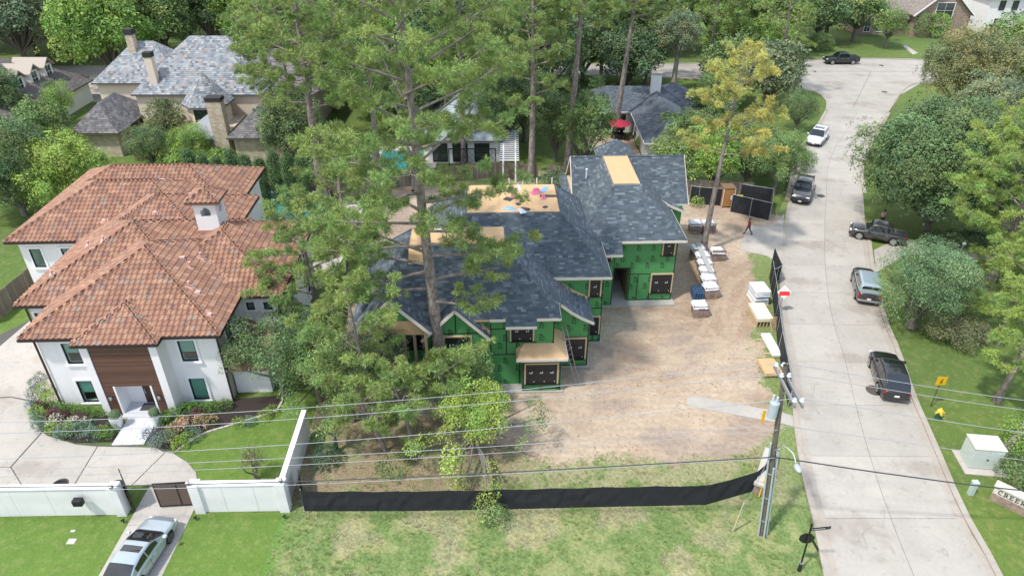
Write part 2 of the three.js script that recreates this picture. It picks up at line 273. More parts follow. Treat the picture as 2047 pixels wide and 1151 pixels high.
// one hipped roof over a rectangle of plan u0..u1, v0..v1 (v runs away from the street); deck cuts it flat at that height
function hip(u0, u1, v0, v1, h, p, deck) {
  const half = Math.min(u1 - u0, v1 - v0) / 2, i = deck ? Math.min(half, (deck - h) / p) : half, top = h + i * p, Q = (u, y, v) => V(u, y, -v);
  const a = Q(u0, h, v0), b = Q(u1, h, v0), c = Q(u1, h, v1), d = Q(u0, h, v1), A = Q(u0 + i, top, v0 + i), B = Q(u1 - i, top, v0 + i), Cc = Q(u1 - i, top, v1 - i), D = Q(u0 + i, top, v1 - i);
  const uniq = L => L.filter((p, k) => k === 0 || p.distanceTo(L[k - 1]) > 1e-4);
  const faces = [[a, b, B, A], [b, c, Cc, B], [c, d, D, Cc], [d, a, A, D]].map(uniq);
  const lines = [[a, A], [b, B], [c, Cc], [d, D]]; if (!deck) { if (A.distanceTo(B) > 0.1) lines.push([A, B]); if (A.distanceTo(D) > 0.1) lines.push([A, D]); }
  return { faces, lines, top, deck: deck ? [A, B, Cc, D] : null, rect: [u0, u1, v0, v1], eave: h, height: (u, v) => u < u0 || u > u1 || v < v0 || v > v1 ? -1 : Math.min(top, h + p * Math.min(u - u0, u1 - u, v - v0, v1 - v)) };
}
// solid boarding under roof faces
function boarding(faces, t = 0.14) {
  const pos = [], put = (...v) => v.forEach(p => pos.push(p.x, p.y, p.z));
  for (const P of faces) {
    const F = frame(P), Q = P.map(p => p.clone().add(V(0, -t / F.n.y, 0)));
    for (let i = 1; i + 1 < P.length; i++) { put(P[0], P[i], P[i + 1]); put(Q[0], Q[i + 1], Q[i]); }
    for (let i = 0; i < P.length; i++) { const j = (i + 1) % P.length; put(P[i], Q[i], Q[j]); put(P[i], Q[j], P[j]); }
  }
  return tris(pos);
}
// ---------------------------------------------------------------- ground, lot, road, drives
const L0 = 0.0;
{ // one sheet of ground to the horizon, with the natural unevenness of its green
  const g = new THREE.PlaneGeometry(900, 800, 180, 160).rotateX(-Math.PI / 2).translate(0, 0, -330), p = g.attributes.position, col = [];
  for (let i = 0; i < p.count; i++) { const x = p.getX(i), z = p.getZ(i), k = fbm(x * 0.12 + 50, z * 0.12 + 90, 3, 4), q = fbm(x * 0.3 + 10, z * 0.3, 8, 3); col.push(0.75 + 0.6 * k + 0.2 * (q - 0.5), 0.8 + 0.4 * k, 0.8 + 0.3 * q); }
  g.setAttribute('color', new THREE.Float32BufferAttribute(col, 3));
  const m = mat.grass.clone(); m.vertexColors = true; tag(mesh('ground', g, m), 'green grass ground of the neighbourhood', null, null, 'structure');
}
// outlines on the ground, in metres [x, z]
const roadL = [[16.41, -22.16],[16.64, -23.29],[17.32, -26.53],[17.94, -30.25],[18.76, -33.92],[20.25, -39.25],[22.04, -47.5],[23.61, -52.98],[26.25, -60.43],[28.85, -67.09],[36.94, -85.26],[40.83, -91.39],[45.75, -100.08]];
const roadR = [[25.12, -22.16],[25.4, -23.29],[25.47, -25.52],[25.91, -28.7],[26.4, -31.07],[27.01, -34.15],[27.69, -37.62],[29.03, -42.79],[29.87, -46.79],[32.36, -54.71],[36.09, -64.75],[37.98, -69.57],[41.86, -79.45],[53.85, -98.95]];
const resample = (P, n) => new THREE.CatmullRomCurve3(P.map(p => V(p[0], 0, p[1])), false, 'centripetal').getSpacedPoints(n).map(p => [p.x, p.z]);
{
  const road = setting('road', 'pale concrete street curving past the building site');
  const n = 17, A = resample(roadL, n * 4), B = resample(roadR, n * 4), r = rng(7);
  mesh('road_bed', slab([...A, ...B.slice().reverse()], -0.2, 0.012), mat.joint, road);
  const mid = A.map((a, i) => [(a[0] + B[i][0]) / 2, (a[1] + B[i][1]) / 2]);
  const lane = (P, Q) => { for (let k = 0; k < n; k++) {
    const i0 = k * 4, pts = [], back = [], shrink = 0.012;
    for (let j = 0; j <= 4; j++) { const p = P[i0 + j], q = Q[i0 + j], d = Math.hypot(q[0] - p[0], q[1] - p[1]), ux = (q[0] - p[0]) / d, uz = (q[1] - p[1]) / d; pts.push([p[0] + ux * shrink, p[1] + uz * shrink]); back.push([q[0] - ux * shrink, q[1] - uz * shrink]); }
    const pull = (L) => { const e = (a, b) => { const d = Math.hypot(b[0] - a[0], b[1] - a[1]); a[0] += (b[0] - a[0]) / d * shrink; a[1] += (b[1] - a[1]) / d * shrink; }; e(L[0], L[1]); e(L[4], L[3]); }; pull(pts); pull(back);
    mesh('road_slab', slab([...pts, ...back.reverse()], -0.1, 0.03 + r() * 0.004), mat.concrete[Math.floor(r() * 4)], road);
  } };
  lane(A, mid); lane(mid, B);
  const kerbs = (P, side, from, to) => { for (let i = from; i < to; i += 2) { const a = P[i], b = P[Math.min(i + 2, P.length - 1)], d = Math.hypot(b[0] - a[0], b[1] - a[1]); const nx = -(b[1] - a[1]) / d * side, nz = (b[0] - a[0]) / d * side, w = 0.36;
    mesh('kerb', slab([[a[0] + (b[0] - a[0]) * 0.004, a[1] + (b[1] - a[1]) * 0.004], [b[0], b[1]], [b[0] + nx * w, b[1] + nz * w], [a[0] + nx * w, a[1] + nz * w]], -0.1, 0.13), mat.kerb, road); } };
  for (const [P, O] of [[A, B], [B, A]]) for (let i = 0; i < 68; i += 4) { const row = []; for (let j = 0; j <= 4; j++) { const p = P[i + j], q = O[i + j], d = Math.hypot(q[0] - p[0], q[1] - p[1]); row.push([p, [p[0] + (q[0] - p[0]) / d * 0.42, p[1] + (q[1] - p[1]) / d * 0.42]]); } mesh('gutter_slab', slab([...row.map(e => e[0]), ...row.map(e => e[1]).reverse()], 0, 0.039), mat.kerb, road); }
  kerbs(A, -1, 0, 24); kerbs(A, -1, 40, 68); kerbs(B, 1, 0, 34); kerbs(B, 1, 42, 68);
  // the wide end where the street meets the next one
  const wide = [[45.6, -99.7], [47.5, -105], [47.4, -109], [44, -112.6], [34, -115.5], [20, -118], [-30, -119], [-90, -116], [-130, -112], [-130, -119.5], [-90, -123.5], [-30, -126.5], [24, -126], [46, -127.6], [62, -129.6], [74, -128.6], [90, -122], [120, -112], [120, -104], [84, -112], [66, -114], [59.6, -107.4], [54, -99]];
  const w = setting('side_street', 'concrete street crossing behind the houses');
  mesh('road_bed', slab(wide, -0.2, 0.026), mat.concrete[1], w);
  for (const P of [[[45.6, -99.7], [47.5, -105], [47.4, -109], [44, -112.6], [34, -115.5], [20, -118], [-30, -119], [-90, -116]], [[90, -122], [74, -128.6], [62, -129.6], [46, -127.6], [24, -126], [-30, -126.5], [-90, -123.5]], [[54, -99], [59.6, -107.4], [66, -114], [84, -112]]]) {
    const c = spline(P, 40), k = [];
    for (let i = 0; i < 40; i++) { const a = c[i], b = c[i + 1], d = a.distanceTo(b), nx = (b.z - a.z) / d * 0.32, nz = -(b.x - a.x) / d * 0.32; k.push(slab([[a.x, a.z], [b.x, b.z], [b.x + nx, b.z + nz], [a.x + nx, a.z + nz]], -0.1, 0.13)); }
    mesh('kerb', k, mat.kerb, w);
  }
  for (const a of [[[50, -101.5], [61, -121]], [[47.6, -121], [72, -121]], [[61, -121], [55, -128.6]]]) mesh('joint', bar([a[0][0], 0.031, a[0][1]], [a[1][0], 0.031, a[1][1]], 0.05, 0.006), mat.joint, w);
  for (const [x, z] of [[33.77, -70.6], [58, -109.17], [64.52, -124.87]]) { const m = mesh('manhole_cover', [new THREE.CylinderGeometry(0.42, 0.42, 0.03, 24).translate(x, 0.036, z)], flat(0.07, 0.065, 0.06, 0.7)); tag(m, `round iron manhole cover ${z > -90 ? 'in the street by the black pickup truck facing the site' : z > -112 ? 'in the bend before the side street' : 'near the parked truck on the side street'}`, 'manhole cover'); }
  { const [x, z] = [25.4, -38.1], m = mesh('manhole_cover', [new THREE.CylinderGeometry(0.55, 0.55, 0.03, 28).translate(x, 0.04, z)], flat(0.085, 0.07, 0.06, 0.7)); tag(m, 'dark iron manhole cover beside the rear wheel of the black SUV', 'manhole cover'); }
}
// the building lot and the verge before it: soil, mud, dry and green grass
const lotPoly = [[-0.43, -32.78], [2.99, -31.28], [6.76, -31.7], [9.49, -31.28], [12.94, -31.49], [14.99, -32.13], [16.36, -33.01], [17.56, -34.24], [17.62, -37.1], [18.19, -40.97], [19.68, -46.79], [21.5, -52.98], [22.35, -56.99], [26.25, -60.43], [28.45, -65.91], [24.13, -67.7], [19.38, -70.21], [-13.5, -75], [-13.5, -40], [-8, -37.5], [-4.14, -35.58], [-2.06, -33.69]];
{
  const X0 = -16, X1 = 30, Z0 = -78, Z1 = -20, n = 1280, hgt = new Float32Array(n * n);
  const tracks = [[[20.09, -52.98], [16.78, -46.79], [14.26, -42.79], [10.96, -39.25], [8.94, -35.58]], [[19.61, -48.24], [16.91, -42.79], [13.46, -39.25], [10.95, -35.58], [11.23, -33.69]], [[25.37, -58.43], [18.77, -52.98], [16.37, -46.79], [17.08, -43.42], [19.19, -46.79]], [[7.51, -46.79], [10.51, -45.4], [15.01, -46.09]], [[6.69, -42.79], [10.27, -41.56], [15.55, -43.42]], [[3.32, -37.1], [8.02, -38.69], [12.99, -40.38]]].map(P => spline(P, 60).map(p => [p.x, p.z]));
  const cell = new Map(), key = (x, z) => (Math.floor(x) + 500) * 1000 + Math.floor(z) + 500;
  const en = 240, eg = new Float32Array((en + 1) * (en + 1)); for (let j = 0; j <= en; j++) for (let i = 0; i <= en; i++) { const x = X0 + (X1 - X0) * i / en, z = Z1 - (Z1 - Z0) * j / en; eg[j * (en + 1) + i] = edgeDist(x, z, lotPoly) * (insidePoly(x, z, lotPoly) ? 1 : -1); }
  const edge = (u, v) => { const a = Math.min(en - 1, Math.floor(u * en)), b = Math.min(en - 1, Math.floor(v * en)), f = u * en - a, g = v * en - b, o = b * (en + 1) + a; return (eg[o] * (1 - f) + eg[o + 1] * f) * (1 - g) + (eg[o + en + 1] * (1 - f) + eg[o + en + 2] * f) * g; };
  for (const t of tracks) for (let i = 0; i + 1 < t.length; i++) for (const off of [-0.8, 0.8]) { const [a, b] = [t[i], t[i + 1]], d = Math.hypot(b[0] - a[0], b[1] - a[1]) || 1, x = a[0] - (b[1] - a[1]) / d * off, z = a[1] + (b[0] - a[0]) / d * off; for (let dx = -1; dx <= 1; dx++) for (let dz = -1; dz <= 1; dz++) { const k = key(x + dx, z + dz); (cell.get(k) || cell.set(k, []).get(k)).push([x, z, i]); } }
  const tex = ctex(n, n, (u, v) => {
    const x = X0 + (X1 - X0) * u, z = Z1 - (Z1 - Z0) * v; // v runs away from the street
    const big = fbm(x * 0.22 + 40, z * 0.22 + 80, 201, 5), med = fbm(x * 0.9 + 7, z * 0.9 + 9, 203, 4), fine = fbm(x * 5, z * 5, 205, 3), g = hash(Math.floor(u * n), Math.floor(v * n), 77);
    const i = Math.floor(u * n) + Math.floor(v * n) * n;
    const ed = edge(u, v) + (med - 0.5) * 2.2;
    // soil
    let c = mix([0.33, 0.24, 0.167], [0.44, 0.345, 0.25], smooth(0.32, 0.66, big)); c = mix(c, [0.285, 0.225, 0.185], smooth(0.5, 0.74, fbm(x * 0.3 + 3, z * 0.3 + 61, 209, 4)) * 0.7);
    c = mix(c, [0.37, 0.27, 0.18], 0.35 * smooth(0.55, 0.7, med)); c = mul(c, 0.72 + 0.4 * fine + 0.2 * g);
    let h = 0.5 + 0.35 * (fine - 0.5) + 0.3 * (med - 0.5);
    const near = cell.get(key(x, z)); if (near) { let m = 9, k = 0; for (const q of near) { const d = Math.hypot(x - q[0], z - q[1]); if (d < m) { m = d; k = q[2]; } } if (m < 0.32) { const tr = 0.5 + 0.5 * Math.sin((x * 1.7 + z * 2.9) * 9); const e = smooth(0.32, 0.2, m) * (0.3 + 0.9 * fine); c = mix(c, mul([0.47, 0.365, 0.255], 0.78 + 0.3 * tr), 0.6 * e); h -= 0.25 * e * (0.4 + 0.6 * tr); } }
    const scrape = fbm(x * 0.35, z * 5 + 3 * med, 215, 3); c = mul(c, 0.88 + 0.24 * scrape); h += 0.3 * (scrape - 0.5);
    if (g > 0.992 && fine > 0.5) c = mix(c, [0.5, 0.45, 0.38], 0.7);
    // grass round it
    const dryA = fbm(x * 0.55 + 90, z * 0.55 + 20, 217, 5), blade = fbm(x * 9, z * 9, 219, 3); const zs = smooth(-29.8, -27.2, z + (med - 0.5) * 2.5);
    let gr = mix([0.10, 0.16, 0.042], [0.18, 0.24, 0.08], blade); const dry = [0.37, 0.30, 0.20];
    const band = z > -28 ? smooth(0.5, 0.68, dryA + 0.10 * smooth(-25, -27, z)) * smooth(14.5, 10, x) * smooth(-13.5, -10, x) : smooth(0.36, 0.52, dryA) * smooth(18, 15, x);
    gr = mix(gr, dry, 0.6 * band * (0.3 + 0.9 * blade)); gr = mix(gr, [0.40, 0.36, 0.17], z > -27.5 ? 0.35 * smooth(0.4, 0.65, fbm(x * 1.4, z * 1.4, 223, 4)) : 0.1);
    if (x < -11.5 && z > -27.6) gr = mix(gr, [0.09, 0.20, 0.025], smooth(-11.0, -13.5, x + (med - 0.5) * 1.5) * 0.9);
    if (z < -28 && z > -41) gr = mix(gr, [0.25, 0.165, 0.115], smooth(2.5, -1.5, x + (med - 0.5) * 4) * smooth(-28, -28.8, z) * 0.62 * smooth(0.36, 0.54, med + 0.25 * (blade - 0.5)));
    gr = mul(gr, 0.68 + 0.4 * blade + 0.3 * g);
    const k = smooth(-0.25, 0.35, ed + (blade - 0.5) * 1.3); hgt[i] = h * k + (0.5 + 0.8 * (blade - 0.5)) * (1 - k);
    return mix(gr, c, k);
  }, false);
  const bump = gtex(n, n, (u, v) => hgt[Math.floor(u * n) + Math.floor(v * n) * n], false);
  const poly = [[-13.3, -20], [16.2, -20], ...resample(roadL, 60).slice(2, 42), [27.8, -66.5], [27.5, -78], [-13.3, -78]];
  const g = sheet(poly, 0.006), p = g.attributes.position, uv = g.attributes.uv; for (let i = 0; i < p.count; i++) uv.setXY(i, (p.getX(i) - X0) / (X1 - X0), (Z1 - p.getZ(i)) / (Z1 - Z0));
  tag(mesh('lot_ground', g, M({ map: tex, bumpMap: bump, bumpScale: 0.09, roughness: 1 }), null, true), 'bare graded soil and patchy grass of the building site', null, null, 'structure');
}
// lawns of the white villa, in front of and behind its wall
tag(mesh('front_lawn', sheet([[-60, -20], [-13.2, -20], [-13.2, -27.4], [-60, -27.4]], 0.012), mat.lawn), 'mown green lawn along the white street wall', null, null, 'structure');
tag(mesh('garden_lawn', sheet([[-20.07, -31.28], [-21.35, -32.13], [-20.2, -33.69], [-18.32, -34.86], [-15.92, -36.33], [-15.67, -39.25], [-13.4, -40], [-13.4, -27.9], [-18.88, -29.78], [-19.23, -30.45]], 0.012), mat.lawn), 'mown green garden lawn inside the white wall', null, null, 'structure');
tag(mesh('side_lawn', sheet([[-45, -36], [-38.81, -46.79], [-40.07, -48.61], [-45, -46]], 0.012), mat.lawn), 'strip of green lawn beside the villa drive', null, null, 'structure');
{ // the villa's forecourt and drive in concrete fields with open joints
  const d = setting('driveway', 'pale concrete forecourt and drive of the white villa');
  const out = [[-48, -27.9], [-18.83, -29.62], [-19.23, -30.45], [-20.07, -31.28], [-21.35, -32.13], [-22.67, -32.65], [-27.87, -32.87], [-30.08, -33.69], [-31.87, -35.1], [-33.19, -37.1], [-30.6, -36.6], [-31, -46], [-38.89, -46.79], [-45, -36.3], [-48, -36]];
  mesh('drive_bed', slab(out, -0.2, 0.016), mat.joint, d);
  const cuts = [[[-48, -27.9], [-29.1, -29.27], [-30.81, -30.86], [-48, -31]], [[-29.07, -29.27], [-26.18, -29.31], [-26.39, -32.65], [-27.85, -32.83], [-30.03, -33.59], [-30.57, -33.92], [-30.77, -30.9]], [[-26.12, -29.31], [-22.76, -29.38], [-21.88, -32.13], [-22.64, -32.56], [-26.33, -32.65]], [[-22.7, -29.38], [-18.86, -29.62], [-19.26, -30.45], [-20.1, -31.28], [-21.36, -32.08], [-21.82, -32.13]], [[-48, -31.05], [-30.85, -30.9], [-30.66, -33.96], [-31.87, -35.1], [-33.1, -36.94], [-34.73, -37.36], [-48, -36]], [[-38, -37.2], [-34.79, -37.46], [-33.23, -37.1], [-30.6, -36.7], [-31, -46], [-38.81, -46.65], [-39.5, -39]]];
  cuts.forEach((c, i) => { const cx = c.reduce((s, p) => s + p[0], 0) / c.length, cz = c.reduce((s, p) => s + p[1], 0) / c.length; mesh('drive_slab', slab(c.map(p => [p[0] + (cx - p[0]) * 0.0025, p[1] + (cz - p[1]) * 0.0025]), -0.1, 0.03), mat.drive[i % 3], d); });
  const apron = (z0, z1, k) => { const xl = z => -21.62, w = 3.32; mesh('drive_slab', slab([[xl(z0), z0 - 0.008], [xl(z0) + w, z0 - 0.008], [xl(z1) + w, z1 + 0.008], [xl(z1), z1 + 0.008]], -0.1, 0.034), mat.drive[k % 3], d); };
  [[-20, -22.4], [-22.4, -24.6], [-24.6, -26.5], [-26.5, -27.9], [-27.9, -29.3]].forEach((q, k) => apron(q[0], q[1], k));
  mesh('drive_bed', slab([[-21.6, -20], [-18.32, -20], [-18.32, -29.3], [-21.6, -29.3]], -0.2, 0.02), mat.joint, d);
}
{ // old path on the lot, the site entrance and the far drives
  const p = setting('path', 'worn concrete walk across the lot to the street');
  mesh('path_slab', slab([[12.13, -37.36], [12.78, -37.46], [18.09, -35.88], [19.53, -35.19], [19.1, -34.24], [17.74, -34.81], [12.77, -36.23], [11.92, -36.68]], -0.1, 0.04), mat.concrete[0], p);
  const e = setting('site_entrance', 'concrete entrance from the street to the site');
  mesh('entrance_slab', slab([[22.81, -61.47], [23.96, -63.41], [26.29, -63.63], [28.27, -66.14], [26.3, -60.43], [24.55, -55.6], [23.83, -57.27], [21.58, -58.43]], -0.1, 0.033), mat.concrete[2], e);
  const q = setting('drive', 'concrete drive of the house beyond the tall oak');
  mesh('drive_slab', slab([[34.25, -58.43], [37.16, -60.43], [43.4, -59.42], [46.17, -58.43], [44.94, -56.34], [40.73, -57.08], [37.05, -57.65], [32.62, -54.27]], -0.1, 0.035), mat.concrete[1], q);
  const k = setting('drive', 'pale concrete drive beside the slate roofed house');
  mesh('drive_slab', slab([[-78, -118], [-58, -119], [-56, -110], [-62, -104], [-74, -106]], -0.1, 0.03), mat.drive[1], k);
  const w = setting('path', 'winding stone walk to a house across the side street');
  mesh('path_slab', [slab([[25.03, -135.96], [24.31, -135.57], [24.59, -129.32], [24.82, -125.87], [26.57, -125.87], [26.19, -130.75]], -0.1, 0.03), slab([[74.87, -139.1], [75.92, -139.91], [75.19, -133.68], [73.73, -132.57]], -0.1, 0.03)], mat.drive[0], w);
}
// ---------------------------------------------------------------- the white villa with the clay roof
const TURN = 2 * Math.PI / 180;
const villa = thing('villa', 'white stucco villa with red clay tile roof and brown timber entrance front', 'house', [-31, 0, -36.2], TURN);
{
  const W = (u0, u1, v0, v1, h0, h1) => bx(u0, u1, h0, h1, -v1, -v0), P = 0.49, r = rng(21);
  const B = [hip(-0.2, 12.4, -0.3, 13, 6, P), hip(-2.6, 10, 3.6, 16.3, 6, P), hip(5, 15.2, 4.3, 15.8, 6, P), hip(-8.5, 7, 12.9, 24, 6, P), hip(-2.4, 9.2, 10, 21, 6, P), hip(-8.5, 8, 17.5, 27.5, 6, P), hip(3.4, 8.75, -1.05, 6, 5.98, P)];
  const low = hip(8.7, 14.9, 0.6, 8, 2.55, 0.45), tow = hip(7.55, 9.95, 10.1, 12.6, 10.4, 0.5);
  const wins = [[1.87, 2.88, 3.53, 5.2], [1.84, 2.87, 0.25, 2.1], [9.29, 10.36, 3.55, 5.22], [9.28, 10.33, 0.25, 2.1]], fs = new THREE.Shape([[0.4, 0], [11.8, 0], [11.8, 5.95], [0.4, 5.95]].map(p => new THREE.Vector2(...p)));
  for (const [a, b, c, d] of wins) fs.holes.push(new THREE.Path([[a, c], [b, c], [b, d], [a, d]].map(p => new THREE.Vector2(...p))));
  mesh('front_wall', new THREE.ExtrudeGeometry(fs, { depth: 0.3, bevelEnabled: false }).translate(0, 0, -0.7), mat.white, villa);
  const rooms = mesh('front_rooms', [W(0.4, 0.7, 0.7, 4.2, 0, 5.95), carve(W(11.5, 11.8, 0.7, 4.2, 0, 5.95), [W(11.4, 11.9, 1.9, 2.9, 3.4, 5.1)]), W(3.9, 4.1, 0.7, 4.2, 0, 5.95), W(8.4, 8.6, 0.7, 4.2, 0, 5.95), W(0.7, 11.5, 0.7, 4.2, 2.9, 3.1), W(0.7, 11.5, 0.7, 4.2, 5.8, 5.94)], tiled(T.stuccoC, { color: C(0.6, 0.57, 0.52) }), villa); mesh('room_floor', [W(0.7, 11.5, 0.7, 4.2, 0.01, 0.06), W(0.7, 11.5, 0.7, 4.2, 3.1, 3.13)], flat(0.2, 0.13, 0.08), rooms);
  const wall = mesh('wall', [W(0.4, 11.8, 4.2, 12.5, 0, 5.95), carve(W(-2.1, 9.5, 4.21, 15.7, 0, 5.96), [W(-1.85, -1.2, 4, 6.2, 3.5, 5.1)]), carve(W(5.5, 14.6, 4.9, 15.2, 0, 5.94), [W(12.45, 13.0, 4.7, 6.8, 4.55, 5.2), W(13.65, 14.25, 4.7, 6.8, 4.55, 5.2), W(12.4, 14.8, 8.6, 9.4, 3.4, 5.0), W(12.4, 14.8, 12.4, 13.2, 1.0, 4.6)]), carve(W(-7.9, 6.4, 13.5, 23.4, 0, 5.93), [W(-7.2, -6.3, 13.3, 15.8, 3.4, 5.1), W(-4.7, -3.7, 13.3, 15.8, 3.4, 5.1)]), W(-1.8, 8.6, 10.6, 20.4, 0, 5.92), W(-7.9, 7.4, 18, 26.9, 0, 5.91), W(11.9, 14.3, 1.3, 5, 0, 2.6)], mat.white, villa);
  // entrance front
  mesh('pilaster', [W(3.75, 4.2, -0.8, 0.45, 0, 5.9)], mat.white, villa); mesh('pilaster', [W(8.0, 8.5, -0.8, 0.45, 0, 5.9)], mat.white, villa);
  const H0 = 2.45, clad = mesh('timber_cladding', [W(4.2, 4.88, -0.75, 0.2, 0, H0), W(7.37, 8.0, -0.75, 0.2, 0, H0), W(4.2, 8.0, -0.75, 0.2, H0, 5.9)], mat.cladding, villa);
  const porch = mesh('porch', [W(4.88, 5.0, -0.77, 0.42, 0, H0 - 0.003), W(7.25, 7.37, -0.77, 0.42, 0, H0 - 0.003), W(5, 7.25, 0.36, 0.395, 0, H0 - 0.003)], mat.trim, villa);
  mesh('porch_floor', W(5.0, 7.25, -0.74, 0.36, 0, 0.16), flat(0.55, 0.56, 0.58, 0.6), porch);
  const door = mesh('door', W(6.1, 7.1, 0.28, 0.36, 0.16, 2.35), flat(0.055, 0.028, 0.018, 0.5), villa); mesh('handle', W(6.2, 6.24, 0.22, 0.28, 1.0, 1.4), mat.steel, door);
  mesh('step', W(4.95, 7.45, -1.15, -0.75, 0, 0.14), flat(0.55, 0.56, 0.58, 0.6), villa);
  for (const u of [4.5, 7.65]) { const s = mesh('wall_lantern', W(u - 0.07, u + 0.07, -0.88, -0.75, 1.4, 1.7), flat(0.4, 0.4, 0.39, 0.5), villa); mesh('cap', W(u - 0.09, u + 0.09, -0.9, -0.75, 1.7, 1.73), mat.dark, s); }
  // windows
  const win = (u0, u1, h0, h1, v, blind, side = 0) => {
    const g = new THREE.Group(); g.name = 'window'; villa.add(g); const U = side ? (a, b, c, d, e, f) => bx(v + (side > 0 ? c : -d), v + (side > 0 ? d : -c), e, f, -b, -a) : (a, b, c, d, e, f) => W(a, b, v - d, v - c, e, f);
    mesh('surround', [U(u0 - 0.16, u0, 0.002, 0.07, h0 - 0.16, h1 + 0.14), U(u1, u1 + 0.16, 0.002, 0.07, h0 - 0.16, h1 + 0.14), U(u0, u1, 0.002, 0.07, h1, h1 + 0.14), U(u0 - 0.2, u1 + 0.2, 0.07, 0.13, h0 - 0.17, h0 - 0.05), U(u0, u1, 0.002, 0.07, h0 - 0.16, h0)], mat.trim, g);
    const d0 = -0.08; mesh('frame', [U(u0, u0 + 0.055, d0, 0.05, h0, h1), U(u1 - 0.055, u1, d0, 0.05, h0, h1), U(u0 + 0.055, u1 - 0.055, d0, 0.05, h1 - 0.055, h1), U(u0 + 0.055, u1 - 0.055, d0, 0.05, h0, h0 + 0.06)], mat.dark, g);
    if (blind) mesh('blind', U(u0 + 0.06, u1 - 0.06, -0.075, -0.069, h1 - 0.06 - (h1 - h0 - 0.12) * blind, h1 - 0.06), mat.blind, g);
    mesh('pane', U(u0 + 0.055, u1 - 0.055, -0.02, -0.014, h0 + 0.06, h1 - 0.055), mat.glass, g);
  };
  win(1.87, 2.88, 3.53, 5.2, 0.4, 0.5); win(1.84, 2.87, 0.25, 2.1, 0.4, 0.58); win(9.29, 10.36, 3.55, 5.22, 0.4, 0.58); win(9.28, 10.33, 0.25, 2.1, 0.4, 0.98);
  win(-7.2, -6.3, 3.4, 5.1, 13.5, 0); win(-4.7, -3.7, 3.4, 5.1, 13.5, 0); win(-1.85, -1.2, 3.5, 5.1, 4.21, 0); win(12.45, 13.0, 4.55, 5.2, 4.9, 0); win(13.65, 14.25, 4.55, 5.2, 4.9, 0);
  win(1.9, 2.9, 3.4, 5.1, 11.8, 0, 1); win(8.6, 9.4, 3.4, 5.0, 14.6, 0, 1); win(12.4, 13.2, 1.0, 4.6, 14.6, 0, 1);
  // clay tiles
  const tones = q => { const t = q(); const c = t < 0.4 ? [0.335, 0.178, 0.115] : t < 0.66 ? [0.285, 0.148, 0.1] : t < 0.86 ? [0.39, 0.222, 0.145] : t < 0.96 ? [0.24, 0.135, 0.102] : [0.29, 0.21, 0.165]; const k = 0.9 + 0.2 * q(); return [c[0] * k, c[1] * k, c[2] * k]; };
  const out = [], all = B;
  const over = (self, list) => c => list.some(b => b !== self && b.height(c.x, -c.z) > c.y + 0.16);
  const inTower = c => c.x > 7.9 && c.x < 9.75 && -c.z > 10.4 && -c.z < 12.3;
  for (const b of all) b.faces.forEach(f => layFace(f, 'barrel', tones, r, out, c => over(b, all)(c) || inTower(c)));
  low.faces.forEach(f => layFace(f, 'barrel', tones, r, out, c => c.x < 11.9 || -c.z > 4.9)); tow.faces.forEach(f => layFace(f, 'barrel', tones, r, out));
  mesh('roof', boarding([...all, low, tow].flatMap(b => b.faces)), flat(0.2, 0.11, 0.085), villa);
  // ridge and hip caps, one by one
  const capG = (() => { const g = new THREE.CylinderGeometry(0.18, 0.15, 0.42, 8, 1, true, -Math.PI / 2, Math.PI).rotateX(Math.PI / 2); return prep(g); })(), capM = [[0.30, 0.13, 0.08], [0.36, 0.18, 0.11], [0.25, 0.11, 0.075]].map(c => { const m = flat(...c, 0.8); m.side = THREE.DoubleSide; return m; });
  for (const b of [...all, low, tow]) for (const [p, q] of b.lines) {
    const d = q.clone().sub(p), n = Math.floor(d.length() / 0.39), dir = d.clone().normalize();
    for (let i = 0; i < n; i++) { const c = p.clone().addScaledVector(dir, 0.25 + i * 0.39); if ((b !== low && b !== tow && over(b, all)(c)) || (b === low && (c.x < 11.9 || -c.z > 4.9))) continue; if (b !== tow && inTower(c)) continue;
      const m = share('ridge_tile', capG, capM[Math.floor(r() * 3)], villa, [c.x, c.y + 0.08, c.z]); m.up.set(0, 1, 0); m.quaternion.setFromRotationMatrix(new THREE.Matrix4().lookAt(V(0, 0, 0), dir.clone().negate(), V(0, 1, 0))); }
  }
  // gutters, pipes
  const gut = []; for (const b of all) { const [u0, u1, v0, v1] = b.rect, h = b.eave; const seg = (A, Bq) => { const n = 24; for (let i = 0; i < n; i++) { const t0 = i / n, t1 = (i + 1) / n, f = t => [A[0] + (Bq[0] - A[0]) * t, A[1] + (Bq[1] - A[1]) * t], c = f((t0 + t1) / 2); if (all.some(o => o !== b && o.height(c[0], c[1]) > h + 0.05)) continue; const p = f(t0), q = f(t1); gut.push(bar([p[0], h - 0.09, -p[1]], [q[0], h - 0.09, -q[1]], 0.13, 0.13)); } };
    seg([u0, v0], [u1, v0]); seg([u1, v0], [u1, v1]); seg([u0, v0], [u0, v1]); seg([u0, v1], [u1, v1]); }
  mesh('gutter', gut, mat.gutter, villa);
  mesh('eaves', all.map((b, i) => W(b.rect[0] + 0.06, b.rect[1] - 0.06, b.rect[2] + 0.06, b.rect[3] - 0.06, b.eave - 0.12 - i * 0.004, b.eave - 0.06 - i * 0.004)), mat.gutter, villa);
  for (const [u, v] of [[11.9, 0.33], [14.7, 4.83], [-2.2, 4.1], [0.3, 0.33]]) mesh('drain_pipe', [W(u - 0.05, u + 0.05, v - 0.06, v + 0.04, 0, 5.9)], mat.gutter, villa);
  setTiles(out, 'roof_tile', villa, mat.tiles, 300, 'roof_tiles');
